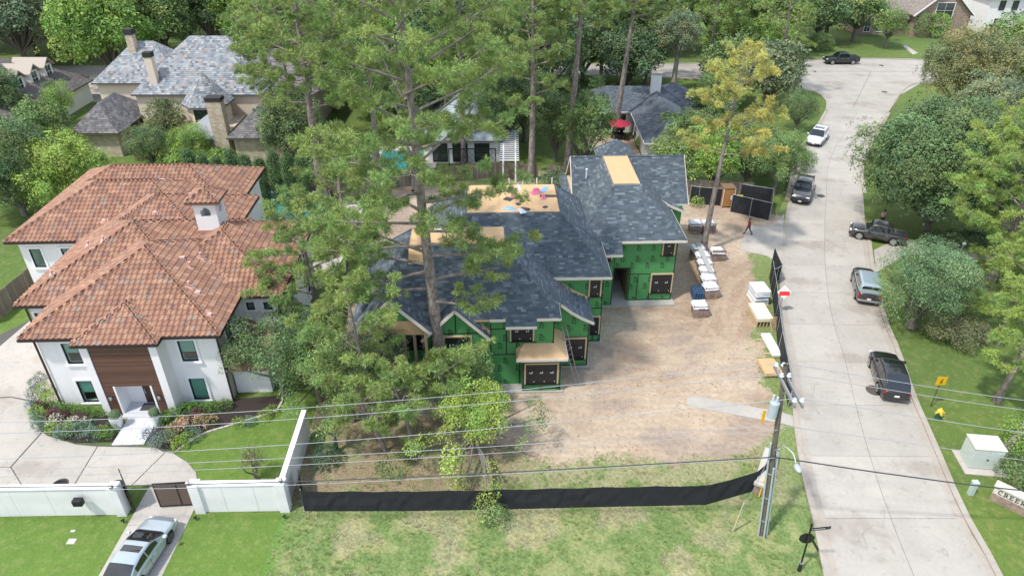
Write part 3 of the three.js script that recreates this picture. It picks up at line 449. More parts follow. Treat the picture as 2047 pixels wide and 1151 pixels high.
  // bell tower
  const side = (w, h) => { const s = new THREE.Shape([[0, 0], [w, 0], [w, h], [0, h]].map(p => new THREE.Vector2(...p))), c = w / 2, o = new THREE.Path(); o.moveTo(c - 0.36, 1.15); o.lineTo(c + 0.36, 1.15); o.lineTo(c + 0.36, 1.5); o.absarc(c, 1.5, 0.36, 0, Math.PI); o.lineTo(c - 0.36, 1.15); s.holes.push(o); return new THREE.ExtrudeGeometry(s, { depth: 0.16, bevelEnabled: false }); };
  const t = new THREE.Group(); t.name = 'bell_tower'; villa.add(t);
  const y0 = 8.05, hh = 2.35; mesh('tower_wall', [side(1.6, hh).translate(8, y0, -10.55), side(1.6, hh).translate(8, y0, -12.15), side(1.6, hh).rotateY(-Math.PI / 2).translate(9.62, y0, -12.1), side(1.6, hh).rotateY(-Math.PI / 2).translate(8.14, y0, -12.1), W(8.02, 9.58, 10.42, 12.1, 7.2, 8.6)], mat.white, t);
  mesh('flashing', [W(7.93, 9.7, 10.3, 12.25, 7.85, 8.1)], flat(0.45, 0.24, 0.2, 0.6), t); mesh('eaves', W(7.6, 9.9, 10.15, 12.55, 10.28, 10.38), mat.gutter, t);
  // vents and pipes that stand through the tiles
  const roofAt = (u, v) => Math.max(...all.map(b => b.height(u, v)));
  for (const [u, v, k] of [[9.0, 5.5, 1], [8.3, 6.2, 0], [9.2, 7.0, 1], [9.6, 3.4, 1], [10.2, 3.1, 0], [0.2, 9.4, 1], [-1, 6.2, 1], [2.0, 8.4, 1], [12.8, 7.0, 0], [13.3, 8.6, 1], [3.4, 13.8, 0], [4.6, 18, 0], [-1.2, 14.6, 0], [1.6, 20, 0], [11.4, 1.3, 0]]) {
    const y = roofAt(u, v), pm = flat(0.62, 0.38, 0.33, 0.7); const m = mesh('roof_vent', k ? [cyl([u, y, -v], [u, y + 0.42, -v], 0.06, 0.06, 10), cyl([u, y + 0.4, -v], [u, y + 0.5, -v], 0.1, 0.1, 10)] : [rb(u - 0.17, u + 0.17, y + 0.02, y + 0.2, -v - 0.14, -v + 0.14, 0.03)], pm, villa); mesh('flashing', new THREE.BoxGeometry(0.5, 0.02, 0.45).rotateX(u > 11.5 || (u > 7 && v < 9) ? 0 : 0.4).rotateZ(u > 7 && v < 9 ? -0.45 : 0).translate(u, y + 0.09, -v), pm, m);
  }
}
const inVilla = (u, v) => { const c = Math.cos(TURN), s = Math.sin(TURN); return [-31 + u * c - v * s, -36.2 - u * s - v * c]; };
{ // front walk, rug, planters
  const [x, z] = inVilla(0, 0), w = thing('front_walk', 'white tiled walk from the villa door to the drive', 'walk', [x, 0, z], TURN), tm = [0.66, 0.63, 0.68].map(k => flat(k, k, k * 1.01, 0.6)), g = prep(new THREE.BoxGeometry(0.66, 0.06, 0.62)); metre(g);
  for (let i = 0; i < 3; i++) for (let j = 0; j < 4; j++) share('tile', g, tm[(i * 2 + j) % 3], w, [5.72 + i * 0.68, 0.06, 1.45 + j * 0.64 - 0.02]);
  const rug = mesh('door_rug', [bx(5.9, 7.15, 0.17, 0.178, -0.2, 0.55), bx(6.05, 7.0, 0.179, 0.184, -0.08, 0.43)], flat(0.05, 0.05, 0.055), null); rug.position.set(x, 0, z); rug.rotation.y = TURN; tag(rug, 'dark patterned rug on the villa porch floor', 'rug');
}
// ---------------------------------------------------------------- the house under construction
const build = thing('unfinished_house', 'half built house in green sheathing with dark shingle roof and bare plywood decks', 'house', [0, 0, -42], TURN);
{
  const W = (u0, u1, v0, v1, h0, h1) => bx(u0, u1, h0, h1, -v1, -v0), Q = (u, h, v) => V(u, h, -v), r = rng(31);
  const A = hip(-10.6, 3.1, -3.8, 5.9, 6.0, 1, 9.7), Cb = hip(-6.7, 7.2, 1.05, 13, 6.15, 1, 9.7), Bb = hip(5.1, 14.0, 6.45, 19.3, 6.1, 1, 9.5);
  const faces = [...A.faces, ...Cb.faces, ...Bb.faces];
  // gabled back wing, its little spire, the swept slopes to the street side and the small gables
  const D = [[Q(5.65, 6.3, 12.65), Q(15.6, 6.3, 12.65), Q(15.6, 9.5, 15.85), Q(5.65, 9.5, 15.85)], [Q(15.6, 6.3, 19.05), Q(5.65, 6.3, 19.05), Q(5.65, 9.5, 15.85), Q(15.6, 9.5, 15.85)]];
  const sp = hip(8.2, 11.6, 15.9, 19.3, 8.9, 0.85); const sweep = (pts, v0, v1) => pts.slice(1).map((p, i) => [Q(p[0], p[1], v0), Q(p[0], p[1], v1), Q(pts[i][0], pts[i][1], v1), Q(pts[i][0], pts[i][1], v0)]);
  const E1 = [[10.6, 9.55], [11.4, 8.62], [12.2, 7.8], [13.1, 7.05], [14.1, 6.45], [15.15, 6.0]], E2 = [[2.6, 6.55], [3.3, 5.86], [4.0, 5.25], [4.8, 4.72], [5.65, 4.28]];
  const sw1 = sweep(E1, 12.0, 16.5), sw2 = sweep(E2, -1.85, 3.5);
  const gab = (ua, ha, u0, u1, hf, v0, v1) => [[Q(ua, ha, v0), Q(u0, hf, v0), Q(u0, hf, v1), Q(ua, ha, v1)], [Q(u1, hf, v0), Q(ua, ha, v0), Q(ua, ha, v1), Q(u1, hf, v1)]];
  const g1 = gab(-3.85, 7.15, -6.12, -1.58, 4.82, -4.3, -2.2), g2 = gab(-7.9, 8.45, -10.4, -5.4, 5.9, -5.0, -0.8);
  const skirt = [[Q(7.0, 5.35, 5.65), Q(8.85, 5.35, 5.65), Q(8.85, 6.25, 6.55), Q(7.0, 6.25, 6.55)]], aLow = [[Q(-0.55, 5.62, -4.15), Q(1.5, 5.62, -4.15), Q(1.5, 6.0, -3.77), Q(-0.55, 6.0, -3.77)]];
  const extra = [...D, ...sp.faces, ...sw1, ...sw2, ...g1, ...g2, ...skirt, ...aLow];
  const hBlocks = [A, Cb, Bb], hD = (u, v) => u > 5.65 && u < 15.6 && v > 12.65 && v < 19.05 ? Math.min(9.5, 6.3 + Math.min(v - 12.65, 19.05 - v)) : -1;
  const hSw = (E, v0, v1) => (u, v) => { if (v < v0 || v > v1 || u < E[0][0] || u > E[E.length - 1][0]) return -1; for (let i = 1; i < E.length; i++) if (u <= E[i][0]) return E[i - 1][1] + (E[i][1] - E[i - 1][1]) * (u - E[i - 1][0]) / (E[i][0] - E[i - 1][0]); return -1; };
  const hG = (ua, ha, u0, u1, hf, v0, v1) => (u, v) => u < u0 || u > u1 || v < v0 || v > v1 ? -1 : ha - (ha - hf) * Math.abs(u - ua) / ((u1 - u0) / 2);
  const Hs = [...hBlocks.map(b => b.height), hD, hSw(E1, 12, 16.5), hSw(E2, -1.85, 3.5), hG(-3.85, 7.15, -6.12, -1.58, 4.82, -4.3, -2.2), hG(-7.9, 8.45, -10.4, -5.4, 5.9, -5.0, -0.8)];
  const buried = c => Hs.some(f => f(c.x, -c.z) > c.y + 0.2);
  const tones = q => { const t = q(); const c = t < 0.5 ? [0.078, 0.099, 0.116] : t < 0.7 ? [0.068, 0.086, 0.102] : t < 0.88 ? [0.099, 0.124, 0.142] : [0.142, 0.175, 0.194]; const k = 0.82 + 0.36 * q(); return [c[0] * k, c[1] * k, c[2] * k]; };
  const out = []; for (const f of [...faces, ...extra]) layFace(f, 'tab', tones, r, out, buried);
  // hip and ridge caps of bent shingle
  const cap = []; const capLine = (p, q) => { const d = q.clone().sub(p), n = Math.floor(d.length() / 0.2), dir = d.clone().normalize(), s = V(0, 1, 0).cross(dir).normalize(); for (let i = 0; i < n; i++) { const c = p.clone().addScaledVector(dir, i * 0.2 + 0.1); if (buried(c.clone().add(V(0, -0.02, 0)))) continue; const k = tones(r), a = c.clone().addScaledVector(dir, -0.1), b = c.clone().addScaledVector(dir, 0.1), pos = []; for (const sd of [-1, 1]) { const o = s.clone().multiplyScalar(0.13 * sd).add(V(0, -0.075, 0)), l = V(0, 0.085, 0), l2 = V(0, 0.06, 0), x = a.clone().add(l), y = b.clone().add(l2), z = b.clone().add(o).add(l2), w = a.clone().add(o).add(l); for (const t of [x, y, z, x, z, w]) pos.push(t.x, t.y, t.z); } cap.push({ pos, col: k, c }); } };
  for (const b of [A, Cb, Bb, sp]) b.lines.forEach(l => capLine(...l)); capLine(Q(5.65, 9.5, 15.85), Q(15.6, 9.5, 15.85)); capLine(Q(-3.85, 7.15, -4.3), Q(-3.85, 7.15, -2.5)); capLine(Q(-7.9, 8.45, -5), Q(-7.9, 8.45, -1));
  mesh('roof', boarding([...faces, ...extra], 0.1), mat.timber, build);
  setTiles(out, 'shingle', build, mat.shingles, 300, 'shingles');
  { const pos = [], col = []; for (const t of cap) { pos.push(...t.pos); for (let i = 0; i < t.pos.length / 3; i++) col.push(...t.col); } const m = mesh('ridge_shingles', tris(pos, col), (() => { const s = mat.shingles.clone(); s.side = THREE.DoubleSide; return s; })(), build); m.userData.kind = 'stuff'; }
  // flat plywood decks in sheets
  const deck = (u0, u1, v0, v1, h) => { const g = new THREE.Group(); g.name = 'plywood_deck'; build.add(g); mesh('deck_frame', W(u0 - 0.06, u1 + 0.06, v0 - 0.06, v1 + 0.06, h - 0.35, h - 0.02), mat.timber, g); for (let u = u0; u < u1 - 0.05; u += 2.44) for (let v = v0; v < v1 - 0.05; v += 1.22) { const a = Math.min(u + 2.43, u1), b = Math.min(v + 1.212, v1); mesh('plywood_sheet', W(u, a, v, b, h - 0.02, h + 0.03 + r() * 0.004), mat.ply, g); } };
  deck(-6.9, -0.55, -0.12, 2.25, 9.7); mesh('plywood_sheet', boarding([[Q(-6.95, 8.78, -1.08), Q(-5.6, 8.78, -1.08), Q(-5.6, 9.77, -0.09), Q(-6.95, 9.77, -0.09)]], 0.04), mat.ply, build); deck(-3.15, 3.65, 4.58, 9.45, 9.7); deck(8.48, 10.6, 9.83, 15.85, 9.5);
  // walls
  const wall = mesh('wall', [W(-10.1, 2.75, -3.3, 5.4, 0.12, 6.02), W(-6.2, 6.8, 1.5, 12.5, 0.12, 6.16), W(6.8, 8.45, 6.5, 12, 0.121, 5.9), W(9.85, 13.55, 7.15, 18.8, 0.12, 6.1), W(8.45, 9.85, 7.15, 14, 3.25, 6.1), W(5.8, 8.45, 12, 18.8, 0.12, 6), W(8.45, 9.85, 14, 18.8, 0.12, 6), W(13.55, 15.05, 12.4, 18.8, 0.12, 6.25)], mat.zip, build);
  mesh('bay', W(0.55, 3.25, -4.1, -3.3, 0.15, 3.1), mat.zip, wall); mesh('step_wall', upright([[2.75, 0.12], [5.45, 0.12], [5.45, 4.3], [4.7, 4.7], [4, 5.15], [3.3, 5.75], [2.75, 6.3]], 1.0, 1.4), mat.zip, wall); mesh('step_side', W(5.05, 5.45, -1.0, 1.5, 0.12, 4.3), mat.zip, wall);
  mesh('gable_wall', upright([[-5.9, 0.12], [-1.8, 0.12], [-1.8, 4.95], [-3.85, 7.05], [-5.9, 4.95]], 3.3, 3.95), mat.zip, wall);
  mesh('gable_wall', upright([[-10.1, 6.0], [-5.7, 6.0], [-7.9, 8.3]], 4.2, 4.6), mat.zip, wall);
  mesh('gable_wall', upright([[11.6, 6], [15.0, 6], [14, 6.35], [13.1, 6.95], [12.2, 7.7], [11.6, 8.3]], -12.6, -12.4), mat.zip, wall);
  for (const u of [5.9, 15.2]) mesh('gable_wall', (() => { const g = upright([[12.9, 6.1], [18.8, 6.1], [15.85, 9.35]], 0, 0.15).rotateY(Math.PI / 2); return g.translate(u, 0, 0); })(), mat.zip, wall);
  mesh('slab', [W(-10.3, 3.4, -4.25, 5.5, 0, 0.13), W(2.7, 5.6, -1.5, 2, 0, 0.13), W(-6, 6.95, 1.4, 12.6, 0, 0.13), W(6.7, 13.75, 6.4, 18.9, 0, 0.132), W(13.5, 15.2, 12.3, 18.9, 0, 0.13)], tiled(T.concrete, { color: C(0.95, 0.97, 1) }), build);
  const ent = mesh('entry_recess', [W(8.45, 8.5, 7.6, 14, 0.13, 3.25), W(9.8, 9.85, 7.6, 14, 0.13, 3.25), W(8.5, 9.8, 13.9, 14, 0.13, 3.25)], flat(0.24, 0.18, 0.12), build);
  // black seam tape
  const tp = []; const th = (u0, u1, h, v) => tp.push(W(u0, u1, v - 0.006, v, h - 0.04, h + 0.04)), tv = (u, h0, h1, v) => tp.push(W(u - 0.04, u + 0.04, v - 0.006, v, h0, h1));
  th(-1.7, 0.5, 2.75, -3.3); tv(-1.55, 2.7, 6, -3.3); tv(0.42, 0.15, 2.8, -3.3); th(-1.55, 0, 4.9, -3.3); tv(-0.5, 2.75, 4.9, -3.3); tv(0.2, 2.75, 4.0, -3.3); tv(2.7, 3.1, 6, -3.3);
  th(-5.85, -1.85, 5.05, -3.95); tv(-3.85, 5, 7, -3.95); tv(-3.3, 2.6, 5, -3.95); th(-5.85, -1.85, 2.6, -3.95); tv(-5.75, 0.2, 4.95, -3.95); tv(-1.95, 0.2, 4.9, -3.95); tv(-5.0, 2.6, 5, -3.95);
  tv(0.62, 0.2, 3.05, -4.1); tv(3.18, 0.2, 3.05, -4.1); th(0.6, 3.2, 0.35, -4.1); th(0.6, 3.2, 2.9, -4.1);
  th(2.8, 5.4, 2.72, -1.4); tv(5.38, 0.2, 4.2, -1.4); tv(4.4, 0.2, 0.85, -1.4); th(3, 5.4, 0.22, -1.4);
  tv(6.72, 0.2, 6, 1.5); th(5.2, 6.8, 0.25, 1.5); tv(6.2, 0.2, 0.9, 1.5); th(5.2, 6.8, 3.2, 1.5);
  th(9.85, 11.6, 2.7, 7.15); tv(10.6, 0.2, 2.7, 7.15); tv(11.65, 0.2, 0.95, 7.15); tv(13.5, 0.2, 6, 7.15); th(9.9, 13.5, 0.22, 7.15); th(11.6, 13.5, 0.95, 7.15); tv(9.92, 0.2, 3.25, 7.15); th(8.45, 9.9, 3.3, 7.15); tv(8.4, 0.2, 5.8, 6.5); th(6.9, 8.4, 3.1, 6.5);
  for (const g of tp) mesh('seam_tape', g, mat.tape, build);
  // trim boards under the eaves
  const fb = (a, b) => bar(Q(...a).toArray(), Q(...b).toArray(), 0.05, 0.2), fas = [fb([-10.6, 5.93, -3.83], [-6.2, 5.93, -3.83]), fb([-1.6, 5.93, -3.83], [-0.56, 5.93, -3.83]), fb([1.5, 5.93, -3.83], [3.1, 5.93, -3.83]), fb([-0.56, 5.55, -4.18], [1.5, 5.55, -4.18]), fb([3.12, 5.93, -3.8], [3.12, 5.93, -1.9]), fb([2.9, 6.08, 1.02], [7.22, 6.08, 1.02]), fb([7.22, 6.08, 1.05], [7.22, 6.08, 6.4]), fb([8.85, 6.03, 6.42], [14.02, 6.03, 6.42]), fb([14.02, 6.03, 6.45], [14.02, 6.03, 12]), fb([7.0, 5.28, 5.62], [8.87, 5.28, 5.62]), fb([14.4, 6.22, 12.62], [15.6, 6.22, 12.62]), fb([15.62, 6.2, 12.65], [15.62, 9.45, 15.9]), fb([5.62, 6.2, 12.65], [5.62, 9.45, 15.9]), fb([5.62, 6.2, 19.05], [5.62, 9.45, 15.8])];
  for (const g of fas) mesh('fascia_board', g, mat.fascia, build);
  const rake = (P, v) => { for (let i = 1; i < P.length; i++) mesh('fascia_board', fb([P[i - 1][0], P[i - 1][1] - 0.11, v], [P[i][0], P[i][1] - 0.11, v]), mat.fascia, build); };
  rake(E1.slice(1), 11.97); rake(E2.slice(1), -1.88); rake([[-6.12, 4.82], [-3.85, 7.15], [-1.58, 4.82]], -4.33); rake([[-10.4, 5.9], [-7.9, 8.45], [-5.4, 5.9]], -5.03);
  // the little pent roof of bare plywood round the bay
  const pent = new THREE.Group(); pent.name = 'bay_roof'; build.add(pent);
  mesh('plywood_sheet', boarding([[Q(0.15, 3.2, -4.5), Q(3.6, 3.2, -4.5), Q(2.8, 3.65, -3.3), Q(0.7, 3.65, -3.3)], [Q(0.15, 3.2, -4.5), Q(0.7, 3.65, -3.3), Q(0.15, 3.25, -3.3)], [Q(3.6, 3.2, -4.5), Q(3.6, 3.2, -1.4), Q(2.75, 3.65, -1.4), Q(2.75, 3.65, -3.3)]], 0.06), mat.ply, pent);
  mesh('fascia_board', [fb([0.13, 3.1, -4.52], [3.62, 3.1, -4.52]), fb([3.62, 3.1, -4.5], [3.62, 3.1, -1.45])], mat.fascia, pent);
  // windows wrapped in black film, in raw timber bucks
  const win = (u0, u1, h0, h1, v, n, rows = 3) => {
    const g = new THREE.Group(); g.name = 'window'; build.add(g);
    mesh('buck', [W(u0 - 0.1, u0, v - 0.11, v - 0.002, h0 - 0.06, h1 + 0.1), W(u1, u1 + 0.1, v - 0.11, v - 0.002, h0 - 0.06, h1 + 0.1), W(u0, u1, v - 0.11, v - 0.002, h1, h1 + 0.1)], mat.timber, g);
    mesh('flashing', W(u0 - 0.16, u1 + 0.16, v - 0.118, v - 0.002, h0 - 0.14, h0 - 0.062), mat.tape, g);
    for (let i = 0; i < n; i++) { const w = (u1 - u0) / n, a = u0 + i * w;
      mesh('sash', [W(a, a + 0.05, v - 0.09, v - 0.02, h0, h1), W(a + w - 0.05, a + w, v - 0.09, v - 0.02, h0, h1), W(a + 0.05, a + w - 0.05, v - 0.09, v - 0.02, h0, h0 + 0.05), W(a + 0.05, a + w - 0.05, v - 0.09, v - 0.02, h1 - 0.05, h1)], mat.dark, g);
      for (let k = 0; k < rows; k++) { const y0 = h0 + 0.05 + (h1 - h0 - 0.1) * k / rows, y1 = h0 + 0.05 + (h1 - h0 - 0.1) * (k + 1) / rows; mesh('pane', W(a + 0.05, a + w - 0.05, v - 0.06, v - 0.03, y0 + 0.012, y1 - 0.012), mat.film, g); }
      const m = (h0 + h1) / 2 + 0.05, c = a + w / 2; mesh('sticker', [W(a + w - 0.18, a + w - 0.12, v - 0.064, v - 0.06, h0 + 0.1, h0 + 0.17), W(c - 0.1, c + 0.1, v - 0.064, v - 0.06, m - 0.02, m + 0.02), W(c + 0.06, c + 0.1, v - 0.0645, v - 0.06, m + 0.02, m + 0.16), W(c - 0.1, c - 0.05, v - 0.064, v - 0.06, m + 0.02, m + 0.08)], mat.sticker, g); }
  };
  win(-0.17, 1.29, 3.95, 5.3, -3.3, 2, 2); win(0.8, 2.95, 0.85, 2.5, -4.1, 3, 3); win(3.8, 5.2, 0.85, 2.6, -1.4, 2, 3); win(5.8, 6.6, 0.95, 2.45, 1.5, 1, 3); win(5.75, 6.5, 4.35, 5.7, 1.5, 1, 3); win(6.98, 7.2, 4.5, 5.6, 6.5, 1, 2); win(7.5, 8.1, 4.5, 5.35, 6.5, 1, 2); win(12.4, 13.25, 4.5, 5.9, 7.15, 1, 3); win(11.75, 13.4, 0.95, 2.65, 7.15, 2, 3); win(-4.6, -2.9, 3.2, 4.8, -3.95, 1, 2); win(-7.4, -6.2, 3.5, 5.3, -3.3, 1, 2); win(-9.4, -8.2, 3.5, 5.3, -3.3, 1, 2);
    // open timber porch under the left gable
  const pr = new THREE.Group(); pr.name = 'porch'; build.add(pr);
  for (const u of [-10.0, -8.6, -7.2, -5.8]) mesh('post', W(u - 0.1, u + 0.1, -4.6, -4.4, 0.13, 5.6), mat.timber, pr); for (const v of [-3.9]) for (const u of [-9.3, -6.6]) mesh('post', W(u - 0.1, u + 0.1, v - 0.1, v + 0.1, 0.13, 5.6), mat.timber, pr);
  mesh('beam', W(-10.1, -5.7, -4.62, -4.38, 5.5, 6.0), mat.ply, pr); mesh('beam', W(-10.1, -5.7, -4.6, -4.4, 2.8, 3.05), mat.timber, pr); mesh('header', W(-9.6, -6.2, -4.66, -4.6, 5.95, 6.6), mat.ply, pr);
  mesh('floor_slab', W(-10.4, -3, -6.4, -4.26, 0, 0.13), tiled(T.concrete, { color: C(0.95, 0.9, 0.85) }), pr);
  mesh('vent_pipe', [cyl([6.9, 8.1, -14.3], [6.9, 8.9, -14.3], 0.06), cyl([6.9, 8.85, -14.3], [6.9, 9.0, -14.3], 0.1)], mat.plastic, build);
  for (const u of [0.6, 1.7, 2.8, 4.0]) mesh('vent_pipe', cyl([u - 0.5, 8.9, -9.6], [u - 0.5, 10.2, -9.6], 0.045), mat.plastic, build);
}
const atSite = (u, v) => { const c = Math.cos(TURN), s = Math.sin(TURN); return [u * c - v * s, -42 - u * s - v * c]; };
// ---------------------------------------------------------------- the neighbouring houses
function lay(house, blocks, kind, tones, seed, restName, extra = []) {
  const r = rng(seed), out = [];
  for (const b of blocks) b.faces.forEach(f => layFace(f, kind, tones, r, out, c => blocks.some(o => o !== b && o.height(c.x, -c.z) > c.y + 0.25)));
  for (const f of extra) layFace(f, kind, tones, r, out);
  mesh('roof', boarding([...blocks.flatMap(b => b.faces), ...extra]), flat(0.12, 0.11, 0.1), house); setTiles(out, 'slate', house, mat.shingles, 0, restName);
}
const WB = (u0, u1, v0, v1, h0, h1) => bx(u0, u1, h0, h1, -v1, -v0);
function farWindow(house, u0, u1, h0, h1, v, side, frameM = mat.trim, cols = 2, rows = 2) { // side 0 faces the street, 1 faces right
  const g = new THREE.Group(); g.name = 'window'; house.add(g); const U = side ? (a, b, c, d, e, f) => bx(v + c, v + d, e, f, -b, -a) : (a, b, c, d, e, f) => WB(a, b, v - d, v - c, e, f);
  mesh('frame', [U(u0 - 0.1, u0, 0.002, 0.07, h0 - 0.1, h1 + 0.1), U(u1, u1 + 0.1, 0.002, 0.07, h0 - 0.1, h1 + 0.1), U(u0, u1, 0.002, 0.07, h1, h1 + 0.1), U(u0, u1, 0.002, 0.09, h0 - 0.1, h0)], frameM, g);
  const w = (u1 - u0) / cols, h = (h1 - h0) / rows; for (let i = 0; i < cols; i++) for (let j = 0; j < rows; j++) mesh('pane', U(u0 + i * w + 0.03, u0 + (i + 1) * w - 0.03, 0.003, 0.03, h0 + j * h + 0.03, h0 + (j + 1) * h - 0.03), mat.pane, g);
  mesh('mullion', U(u0, u1, 0.002, 0.02, h0, h1), frameM, g);
}
const pick = (list, j = 0.3) => q => { const c = list[Math.floor(q() * list.length)], k = 1 - j / 2 + j * q(); return [c[0] * k, c[1] * k, c[2] * k]; };
{ // stone and cream house with the mottled slate roof
  const h = thing('slate_roofed_house', 'cream and stone house with mottled blue grey slate roofs and chimneys', 'house', [-47.5, 0, -88.2]);
  const S = pick([[0.26, 0.28, 0.30], [0.21, 0.235, 0.26], [0.31, 0.33, 0.34], [0.18, 0.195, 0.215], [0.25, 0.28, 0.29], [0.28, 0.27, 0.285], [0.36, 0.36, 0.355], [0.30, 0.255, 0.225], [0.15, 0.16, 0.18]], 0.2), Dk = pick([[0.14, 0.13, 0.13], [0.17, 0.16, 0.155], [0.115, 0.11, 0.115], [0.21, 0.195, 0.19]]);
  const main = [hip(-0.4, 16, -0.4, 7.4, 6, 0.92), hip(-7.9, 4.2, 4.6, 14, 6, 0.92), hip(-2, 14, 6, 17, 6.1, 0.8)], dark = [hip(-5.8, 0.2, -6.6, 3.4, 3.2, 0.95), hip(14.2, 21, -9.4, 1, 3.6, 0.8), hip(9, 22, 3, 14, 5.4, 0.75)];
  lay(h, main, 'slate', S, 1, 'slates'); lay(h, dark, 'slate', Dk, 2, 'dark_slates');
  mesh('wall', [WB(0, 15.6, 0, 7, 0, 6), WB(-7.4, 3.8, 5.1, 13.5, 0, 6), WB(-1.6, 13.5, 6.5, 16.5, 0, 6.08)], mat.cream, h); mesh('stone_wing', [WB(-5.2, -0.4, -6, 2.8, 0, 3.25), WB(14.8, 20.4, -8.8, 0.4, 0, 3.65), WB(9.6, 21.4, 3.6, 13.4, 0, 5.42), WB(8.2, 13.6, -8, -0.1, 0, 3.4)], mat.stone, h);
  // turret with eight sides
  const tc = [10.1, 2.6], oct = (R, y0, y1, R2 = R) => new THREE.CylinderGeometry(R2, R, y1 - y0, 8, 1).rotateY(Math.PI / 8).translate(tc[0], (y0 + y1) / 2, tc[1]); mesh('turret', oct(2.5, 0, 6), mat.cream, h); const tr = [], A = k => V(tc[0] + Math.cos(k) * 3.05, 5.9, tc[1] + Math.sin(k) * 3.05), top = V(tc[0], 9.4, tc[1]);
  for (let i = 0; i < 8; i++) tr.push([A((i + 0.5) * Math.PI / 4), A((i + 1.5) * Math.PI / 4), top]); const o2 = [], rr = rng(9); tr.forEach(f => layFace(f, 'slate', S, rr, o2)); mesh('turret_roof', boarding(tr), flat(0.15, 0.15, 0.16), h); setTiles(o2, 'slate', h, mat.shingles, 0, 'turret_slates');
  const bay = [[V(8.6, 3.2, 5.4), V(12.0, 3.2, 8.6), V(13.4, 5.4, 5.4)], [V(8.0, 3.2, 8.4), V(13.6, 3.2, 8.4), V(11, 5.2, 5)]]; mesh('bay_roof', boarding(bay), flat(0.3, 0.32, 0.34), h);
  const chimney = (u, v, w, d, y0, y1, m, cap = 0.9) => { const c = mesh('chimney', WB(u - w / 2, u + w / 2, v - d / 2, v + d / 2, y0, y1), m, h); mesh('cap', [WB(u - w / 2 - 0.06, u + w / 2 + 0.06, v - d / 2 - 0.06, v + d / 2 + 0.06, y1, y1 + cap)], flat(0.03, 0.028, 0.028), c); };
  chimney(2.4, 1.1, 0.9, 0.9, 6.2, 10.3, mat.cream, 0.6); chimney(-3.0, 8.4, 0.95, 0.95, 7, 11.4, mat.stone, 0.7); chimney(13.2, -7.9, 1.7, 1.2, 0, 7.6, mat.stone, 0.45);
  farWindow(h, 2.4, 4.1, 3.6, 5.2, 0, 0, flat(0.06, 0.06, 0.05)); farWindow(h, 2.2, 4.0, 0.7, 2.4, 0, 0, flat(0.06, 0.06, 0.05)); farWindow(h, 6.0, 7.4, 0.7, 2.4, 0, 0, flat(0.06, 0.06, 0.05)); farWindow(h, 9.2, 10.9, 3.9, 5.4, -4.93, 0, flat(0.06, 0.06, 0.05)); farWindow(h, 9.4, 11.2, 0.7, 2.3, -8, 0, flat(0.06, 0.06, 0.05)); farWindow(h, -2.2, -0.8, 0.2, 2.5, -0.4, 1, flat(0.1, 0.05, 0.03));
  const dr = mesh('door', WB(-0.4, -0.32, 0.4, 1.4, 0.1, 2.4), flat(0.10, 0.05, 0.035), h); mesh('door_glass', WB(-0.32, -0.3, 0.6, 1.2, 1.2, 2.2), mat.pane, dr);
}
{ // house with three dormers
  const h = thing('dormer_house', 'white house with grey shingle roof and a row of dormers', 'house', [-70, 0, -93]);
  const S = pick([[0.15, 0.13, 0.12], [0.19, 0.165, 0.15], [0.12, 0.105, 0.10]], 0.2), b = [hip(-8.4, 7.6, -10.5, 12.5, 3, 0.62), hip(-14, 6.2, -3, 14, 3.1, 0.62)];
  lay(h, b, 'tab', S, 4, 'shingles'); mesh('wall', [WB(-7.8, 7, -9.9, 11.9, 0, 3.02), WB(-13, 5.6, -2.4, 13.4, 0, 3.1)], tiled(T.stuccoC, { color: C(0.85, 0.83, 0.76) }), h);
  for (const v of [1.0, 4.4, 7.8]) { const d = new THREE.Group(); d.name = 'dormer'; h.add(d); mesh('dormer_wall', [bx(1.0, 4.4, 3.8, 6.5, -v - 1.1, -v + 1.1)], tiled(T.stuccoC, { color: C(0.9, 0.88, 0.82) }), d); mesh('dormer_roof', boarding([[V(4.8, 6.3, -v + 1.35), V(4.8, 7.4, -v), V(0, 7.4, -v), V(0, 6.3, -v + 1.35)], [V(4.8, 7.4, -v), V(4.8, 6.3, -v - 1.35), V(0, 6.3, -v - 1.35), V(0, 7.4, -v)]]), flat(0.42, 0.36, 0.3), d); farWindow(d, v - 0.6, v + 0.6, 4.6, 6.3, 4.4, 1); }
}
